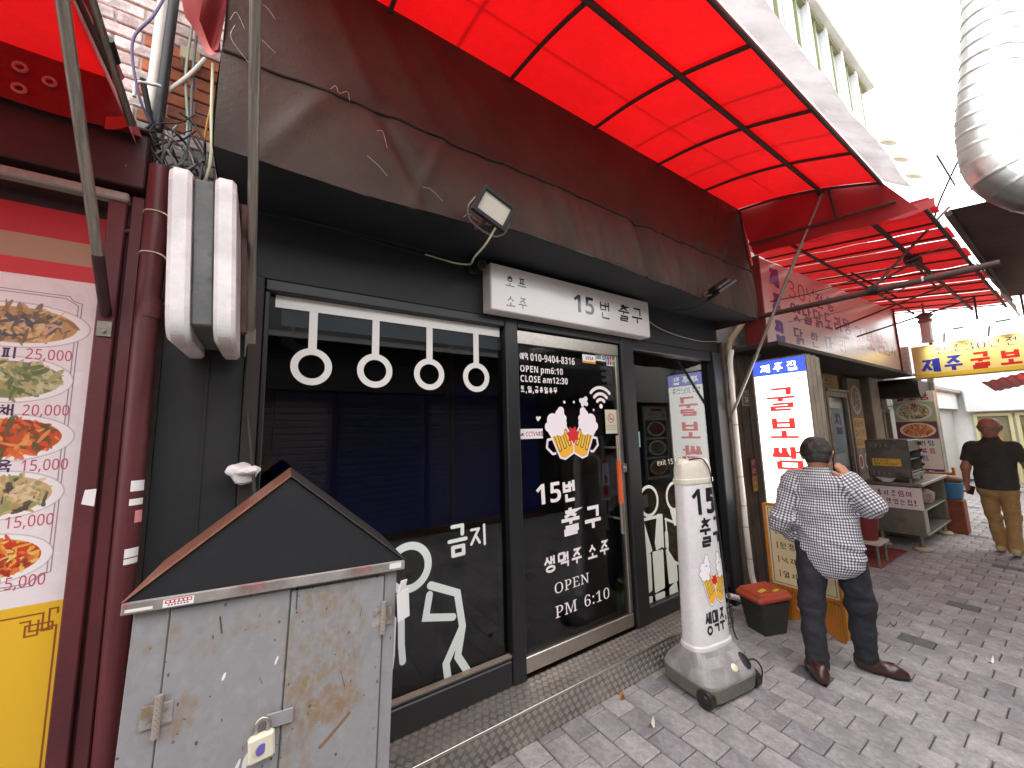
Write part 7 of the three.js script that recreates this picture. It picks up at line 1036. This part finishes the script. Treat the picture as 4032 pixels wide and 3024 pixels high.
// ---- the man in a checked shirt, seen from behind, phone at his right ear
{
  const man = thing('person', 'man in grey checked shirt and dark jeans holding a phone to his ear', 'person', [3.45, 0, -1.16]);
  const L = (x, y, z) => [x - 3.45, y, z + 1.16], f = [0.93, 0, -0.37];           // facing up the lane, a little left
  const hip = L(3.45, 0.84, -1.165), chest = L(3.47, 1.2, -1.175), neck = L(3.46, 1.36, -1.18), shL = L(3.44, 1.262, -1.345), shR = L(3.49, 1.268, -1.005);
  const elL = L(3.38, 0.955, -1.42), haL = L(3.52, 0.83, -1.385), elR = L(3.49, 1.14, -0.915), wrR = L(3.46, 1.315, -0.995);
  const hL = L(3.42, 0.83, -1.25), kL = L(3.34, 0.46, -1.27), aL = L(3.27, 0.09, -1.25), hR = L(3.48, 0.83, -1.08), kR = L(3.56, 0.47, -1.06), aR = L(3.6, 0.1, -1.075);
  const head = headField(L(3.475, 1.485, -1.18), f, L(3.46, 1.34, -1.18), 1.0);
  const hand = handBones(wrR, [0.02, 0.82, -0.5], [-0.8, 0, -0.2], 0.6, 1.1), handL = handBones(haL, [0.5, -0.75, 0.35], [0.3, 0.4, 0.8], 0.7, 0.95);
  const arms = [bone(L(3.48, 1.12, -0.92), wrR, 0.044, 0.031), bone(L(3.44, 0.91, -1.41), haL, 0.038, 0.028)];
  const skinBones = [...head.bones, ...arms, ...hand, ...handL];
  const fHead = union(head.bones, 0.03), fH1 = union([...arms.slice(0, 1), ...hand], 0.012), fH2 = union([...arms.slice(1), ...handL], 0.012);
  const gHead = meshField(fHead, L(3.33, 1.3, -1.31), L(3.62, 1.62, -1.05), 0.0045), gH1 = meshField(fH1, L(3.34, 1.05, -1.2), L(3.6, 1.52, -0.86), 0.0042), gH2 = meshField(fH2, L(3.36, 0.68, -1.49), L(3.7, 0.96, -1.24), 0.0042);
  // trunk and limbs beneath the clothes
  const bodyBones = [bone(hip, chest, 0.11, 0.11, { flat: 1.4 }), bone(chest, neck, 0.08, 0.05), bone(shL, shR, 0.045, 0.045), bone(shL, elL, 0.05, 0.042), bone(shR, elR, 0.05, 0.042), bone(elL, haL, 0.04, 0.028), bone(elR, wrR, 0.042, 0.029), bone(hL, kL, 0.082, 0.055), bone(kL, aL, 0.052, 0.036), bone(hR, kR, 0.082, 0.055), bone(kR, aR, 0.052, 0.036)];
  const body = part(man, 'body', [mergeGeometries([meshField(union(bodyBones, 0.05), L(3.1, 0.05, -1.6), L(3.8, 1.42, -0.75), 0.014), gHead, gH1, gH2])], skin1);
  // hair: a shell over the back and top of the skull
  const hf = (p) => { const q = [p[0] - head.P(0, 0, 0)[0], p[1] - head.P(0, 0, 0)[1], p[2] - head.P(0, 0, 0)[2]], fw = q[0] * f[0] + q[2] * f[2]; const d = Math.min(capsule(p, bone(head.P(-0.022, 0.034, 0), head.P(0.012, 0.046, 0), 0.094, 0.084)), capsule(p, bone(head.P(-0.045, -0.02, 0), head.P(-0.03, 0.02, 0), 0.074, 0.084))) + 0.014 * (n3(p[0] * 34, p[1] * 22, p[2] * 34, 3) - 0.5) + 0.004 * (n3(p[0] * 110, p[1] * 60, p[2] * 110, 4) - 0.5); return Math.max(d, fw - 0.055 - q[1] * 0.5, -(q[1] + 0.066 + 0.35 * (fw + 0.06))); };
  part(man, 'hair', [meshField(hf, L(3.3, 1.38, -1.34), L(3.62, 1.64, -1.03), 0.005)], hairM);
  // shirt, hanging loose below the belt
  const torso = [bone(L(3.44, 0.8, -1.165), L(3.465, 1.02, -1.17), 0.192, 0.178, { flat: 1.28, uvr: 0.19, bias: -0.02 }), bone(L(3.465, 1.02, -1.17), L(3.475, 1.2, -1.172), 0.178, 0.172, { flat: 1.3, uvr: 0.18, bias: -0.02 }), bone(L(3.46, 1.24, -1.29), L(3.485, 1.245, -1.06), 0.1, 0.1, { uvr: 0.1, bias: 0.03 }), bone(L(3.465, 1.26, -1.18), L(3.463, 1.37, -1.18), 0.11, 0.066, { uvr: 0.12, bias: 0.02 })];
  const sleeves = [bone(shL, elL, 0.078, 0.066, { front: [1, 0, 0] }), bone(elL, L(3.46, 0.885, -1.4), 0.066, 0.055, { front: [1, 0, 0] }), bone(shR, elR, 0.082, 0.072, { front: [1, 0, 0] }), bone(elR, L(3.462, 1.25, -0.972), 0.07, 0.05, { front: [1, 0, 0] })];
  const sBones = [...torso, ...sleeves], sU = union(sBones, 0.055);
  const folds = (p) => { const w = p[1], x = p[0], z = p[2]; let d = 0.03 * (n3(x * 6, w * 11, z * 6, 6) - 0.5) + 0.016 * (n3(x * 15, w * 26 + z * 12, z * 15, 7) - 0.5); d += 0.012 * Math.exp(-(((w - 0.93 + (z) * 0.35) / 0.022) ** 2)) + 0.009 * Math.exp(-(((w - 0.885 + z * 0.5) / 0.018) ** 2)) - 0.008 * Math.exp(-(((w - 1.02 - z * 0.45) / 0.03) ** 2)); return d; };
  const hem = (p) => 0.635 + 0.03 * Math.abs(p[2] / 0.2) ** 2 + 0.16 * p[2] - p[1];
  const sf = (p) => Math.max(sU(p) - folds(p), hem(p), p[1] - 1.392);
  const gS = limbUV(meshField(sf, L(3.1, 0.6, -1.58), L(3.8, 1.42, -0.78), 0.0085), sBones);
  const gingham = pixelTex(64, (u, v) => { const a = u < 0.5, b = v < 0.5, n = 8 * (hash(Math.floor(u * 64), Math.floor(v * 64), 3) - 0.5); return (a && b ? [226, 224, 228] : a || b ? [132, 130, 136] : [66, 65, 72]).map((c) => c + n); }, true, 0.019);
  part(man, 'shirt', [gS], M(null, 0.85, { map: gingham, bumpMap: clothBump, bumpScale: 0.0008 }));
  // jeans
  const jB = [bone(L(3.43, 0.86, -1.215), L(3.43, 0.78, -1.23), 0.125, 0.12, { flat: 1.1 }), bone(L(3.47, 0.86, -1.12), L(3.48, 0.78, -1.1), 0.125, 0.12, { flat: 1.1 }), bone(hL, kL, 0.104, 0.076, { k: 0.02 }), bone(kL, aL, 0.073, 0.064), bone(hR, kR, 0.104, 0.078, { k: 0.02 }), bone(kR, aR, 0.075, 0.066)];
  const jU = union(jB, 0.03), jf = (p) => Math.max(jU(p) - 0.02 * (n3(p[0] * 9, p[1] * 14, p[2] * 9, 8) - 0.5) - 0.012 * (n3(p[0] * 22, p[1] * 30, p[2] * 22, 18) - 0.5) - 0.02 * clamp((0.22 - p[1]) / 0.2) * (n3(p[0] * 12, p[1] * 45, p[2] * 12, 9) - 0.3) - 0.008 * Math.exp(-(((p[1] - 0.44) / 0.07) ** 2)) * (n3(p[0] * 10, p[1] * 50, p[2] * 10, 10) - 0.3), 0.052 - p[1] + 0.02 * n3(p[0] * 14, 1, p[2] * 14, 2), p[1] - 0.86);
  part(man, 'jeans', [meshField(jf, L(3.1, 0.02, -1.5), L(3.8, 0.88, -0.86), 0.0095)], M(null, 0.85, { map: grainTex(0x232329, { amt: 0.18, fine: 0.2, rep: 0.3, s: 215 }), bumpMap: clothBump, bumpScale: 0.0008 }));
  // shoes: left heel towards the viewer, right turned out
  const shoe = (heel, toe, name) => { const dx = toe[0] - heel[0], dz = toe[2] - heel[2], l = Math.hypot(dx, dz), T = (t, y, s = 0) => [heel[0] + dx * t - (dz / l) * s, y, heel[2] + dz * t + (dx / l) * s]; const bs = [bone(T(0.02, 0.052), T(0.3, 0.055), 0.042, 0.044), bone(T(0.3, 0.05), T(0.72, 0.038), 0.046, 0.042), bone(T(0.72, 0.036), T(0.9, 0.03), 0.042, 0.03), bone(T(0.08, 0.09), T(0.22, 0.095), 0.037, 0.037)], u = union(bs, 0.03); const m = part(man, name, [meshField((p) => Math.max(u(p), 0.012 - p[1], p[1] - 0.125), [Math.min(heel[0], toe[0]) - 0.08, 0, Math.min(heel[2], toe[2]) - 0.08], [Math.max(heel[0], toe[0]) + 0.08, 0.14, Math.max(heel[2], toe[2]) + 0.08], 0.0055)], M(null, 0.32, { map: grainTex(0x3b211d, { amt: 0.15, rep: 0.2, s: 216 }), clearcoat: 0.3 })); const sl = union(bs.slice(0, 3).map((b) => ({ ...b, ra: b.ra + 0.004, rb: b.rb + 0.004 })), 0.03); part(m, 'sole', [meshField((p) => Math.max(sl(p), 0.001 - p[1], p[1] - 0.02), [Math.min(heel[0], toe[0]) - 0.08, -0.02, Math.min(heel[2], toe[2]) - 0.08], [Math.max(heel[0], toe[0]) + 0.08, 0.06, Math.max(heel[2], toe[2]) + 0.08], 0.006)], M(0x1a1615, 0.7)); };
  shoe(L(3.185, 0, -1.195), L(3.37, 0, -1.34), 'shoe'); shoe(L(3.6, 0, -1.115), L(3.69, 0, -0.89), 'shoe');
  const ph = placed('phone', 'dark phone held at the ear of the man in checked shirt', 'phone', [3.455, 1.42, -1.07]);
  part(ph, 'case', [at(bevelBox(0.07, 0.145, 0.009, 0.003), 3.455, 1.42, -1.07, 0.1, 0.12, 0.45)], M(0x17171a, 0.3)); part(ph, 'screen', [at(box(-0.031, 0.031, -0.066, 0.066, -0.0055, -0.0048), 3.455, 1.42, -1.07, 0.1, 0.12, 0.45)], M(0x8a8c92, 0.15));
}

// ---- the bald man walking away further up the lane
{
  const man = thing('person', 'bald man in dark green shirt and khaki trousers walking away', 'person', [8.05, 0, -0.84]);
  const L = (x, y, z) => [x - 8.05, y, z + 0.84], f = [0.99, 0, 0.1];
  const head = headField(L(8.0, 1.605, -0.79), f, L(8.0, 1.45, -0.8), 1.12);
  const shL = L(8.0, 1.355, -0.975), shR = L(8.0, 1.355, -0.635), elL = L(7.98, 1.08, -1.055), wrL = L(8.02, 0.87, -1.075), elR = L(7.98, 1.1, -0.53), wrR = L(8.08, 0.92, -0.43);
  const hL = L(8.0, 0.86, -0.9), kL = L(8.08, 0.47, -0.9), aL = L(8.16, 0.09, -0.875), hR = L(8.0, 0.86, -0.74), kR = L(8.0, 0.48, -0.735), aR = L(7.92, 0.08, -0.75);
  const hand = handBones(wrL, [0.2, -0.95, 0.05], [0.9, 0, 0.3], 0.8, 1), handR = handBones(wrR, [0.3, -0.8, 0.3], [0.8, 0.2, -0.5], 0.6, 1);
  const arms = [bone(L(7.99, 1.2, -1.02), elL, 0.05, 0.043), bone(elL, wrL, 0.043, 0.029), bone(L(7.99, 1.22, -0.58), elR, 0.05, 0.043), bone(elR, wrR, 0.043, 0.029)];
  const bodyBones = [bone(L(8, 0.9, -0.82), L(8, 1.25, -0.81), 0.14, 0.15, { flat: 1.3 }), bone(L(8, 1.25, -0.81), L(8, 1.48, -0.8), 0.11, 0.06), bone(shL, shR, 0.06, 0.06), ...arms, bone(hL, kL, 0.08, 0.055), bone(kL, aL, 0.05, 0.035), bone(hR, kR, 0.08, 0.055), bone(kR, aR, 0.05, 0.035)];
  part(man, 'body', [mergeGeometries([meshField(union(bodyBones, 0.04), L(7.7, 0.05, -1.2), L(8.4, 1.5, -0.35), 0.014), meshField(union(head.bones, 0.03), L(7.86, 1.38, -0.94), L(8.18, 1.76, -0.64), 0.007), meshField(union([arms[1], ...hand], 0.012), L(7.9, 0.66, -1.18), L(8.2, 1.1, -0.98), 0.006), meshField(union([arms[3], ...handR], 0.012), L(7.9, 0.72, -0.6), L(8.3, 1.12, -0.28), 0.006)])], skin2);
  const tB = [bone(L(8, 0.87, -0.82), L(8, 1.24, -0.81), 0.182, 0.178, { flat: 1.3 }), bone(L(8, 1.32, -0.93), L(8, 1.32, -0.68), 0.09, 0.09), bone(L(8, 1.34, -0.81), L(8, 1.47, -0.8), 0.12, 0.075), bone(shL, L(7.99, 1.2, -1.015), 0.074, 0.078), bone(shR, L(7.99, 1.2, -0.58), 0.074, 0.078)], tU = union(tB, 0.06);
  part(man, 'shirt', [meshField((p) => Math.max(tU(p) - 0.018 * (n3(p[0] * 7, p[1] * 9, p[2] * 7, 6) - 0.5) - 0.008 * (n3(p[0] * 16, p[1] * 24, p[2] * 16, 7) - 0.5), 0.82 - p[1], p[1] - 1.492, 1.175 - p[1] - (Math.abs(p[2] - 0.02) < 0.2 ? 1 : 0)), L(7.7, 0.8, -1.2), L(8.3, 1.5, -0.4), 0.012)], M(null, 0.9, { map: grainTex(0x35332c, { amt: 0.15, fine: 0.15, rep: 0.3, s: 221 }) }));
  const jB = [bone(L(8, 0.86, -0.86), L(8, 0.8, -0.88), 0.125, 0.115, { flat: 1.1 }), bone(L(8, 0.86, -0.78), L(8, 0.8, -0.75), 0.125, 0.115, { flat: 1.1 }), bone(hL, kL, 0.092, 0.07, { k: 0.02 }), bone(kL, aL, 0.068, 0.062), bone(hR, kR, 0.092, 0.07, { k: 0.02 }), bone(kR, aR, 0.068, 0.062)], jU = union(jB, 0.03);
  part(man, 'trousers', [meshField((p) => Math.max(jU(p) - 0.014 * (n3(p[0] * 9, p[1] * 14, p[2] * 9, 8) - 0.5) - 0.008 * (n3(p[0] * 12, p[1] * 36, p[2] * 12, 9) - 0.5), 0.05 - p[1], p[1] - 0.87), L(7.7, 0.02, -1.1), L(8.4, 0.9, -0.55), 0.012)], M(null, 0.85, { map: grainTex(0x9c7a4c, { amt: 0.12, fine: 0.1, rep: 0.3, s: 222 }) }));
  const fringe = (p) => { const q = [0, 1, 2].map((a) => p[a] - head.P(0, 0, 0)[a]); return Math.max(capsule(p, bone(head.P(-0.02, 0.0, 0), head.P(0, 0.0, 0), 0.088 * 1.12, 0.08 * 1.12)), q[1] - 0.015, -0.06 - q[1], q[0] - 0.02) + 0.004 * (n3(p[0] * 60, p[1] * 60, p[2] * 60) - 0.5); };
  part(man, 'hair', [meshField(fringe, L(7.84, 1.5, -0.93), L(8.12, 1.68, -0.65), 0.008)], M(null, 0.8, { map: grainTex(0x8a6a58, { amt: 0.2, fine: 0.3, rep: 0.1, s: 224 }) }));
  const sh = (h, t, lift) => { const T = (k, y) => [lerp(h[0], t[0], k), y + lift * (1 - k), lerp(h[2], t[2], k)], u = union([bone(T(0.05, 0.05), T(0.4, 0.05), 0.044, 0.046), bone(T(0.4, 0.045), T(0.9, 0.035), 0.046, 0.034)], 0.03); part(man, 'shoe', [meshField((p) => Math.max(u(p), 0.004 - p[1]), [Math.min(h[0], t[0]) - 0.08, -0.02, Math.min(h[2], t[2]) - 0.09], [Math.max(h[0], t[0]) + 0.08, 0.18, Math.max(h[2], t[2]) + 0.09], 0.008)], M(0xb39f7c, 0.7)); };
  sh(L(8.1, 0, -0.885), L(8.34, 0, -0.9), 0.0); sh(L(7.86, 0, -0.75), L(8.1, 0, -0.74), 0.03);
  const ph = placed('phone', 'dark phone hanging in the hand of the bald walking man', 'phone', [8.07, 0.76, -1.06]);
  part(ph, 'case', [at(bevelBox(0.012, 0.13, 0.065, 0.003), 8.075, 0.775, -1.055, 0, 0.3, 0.35)], M(0x2a1c1c, 0.35)); part(ph, 'screen', [at(box(0.0062, 0.0068, -0.058, 0.058, -0.029, 0.029), 8.075, 0.775, -1.055, 0, 0.3, 0.35)], M(0x101014, 0.15));
}

renderer.render(scene, camera);
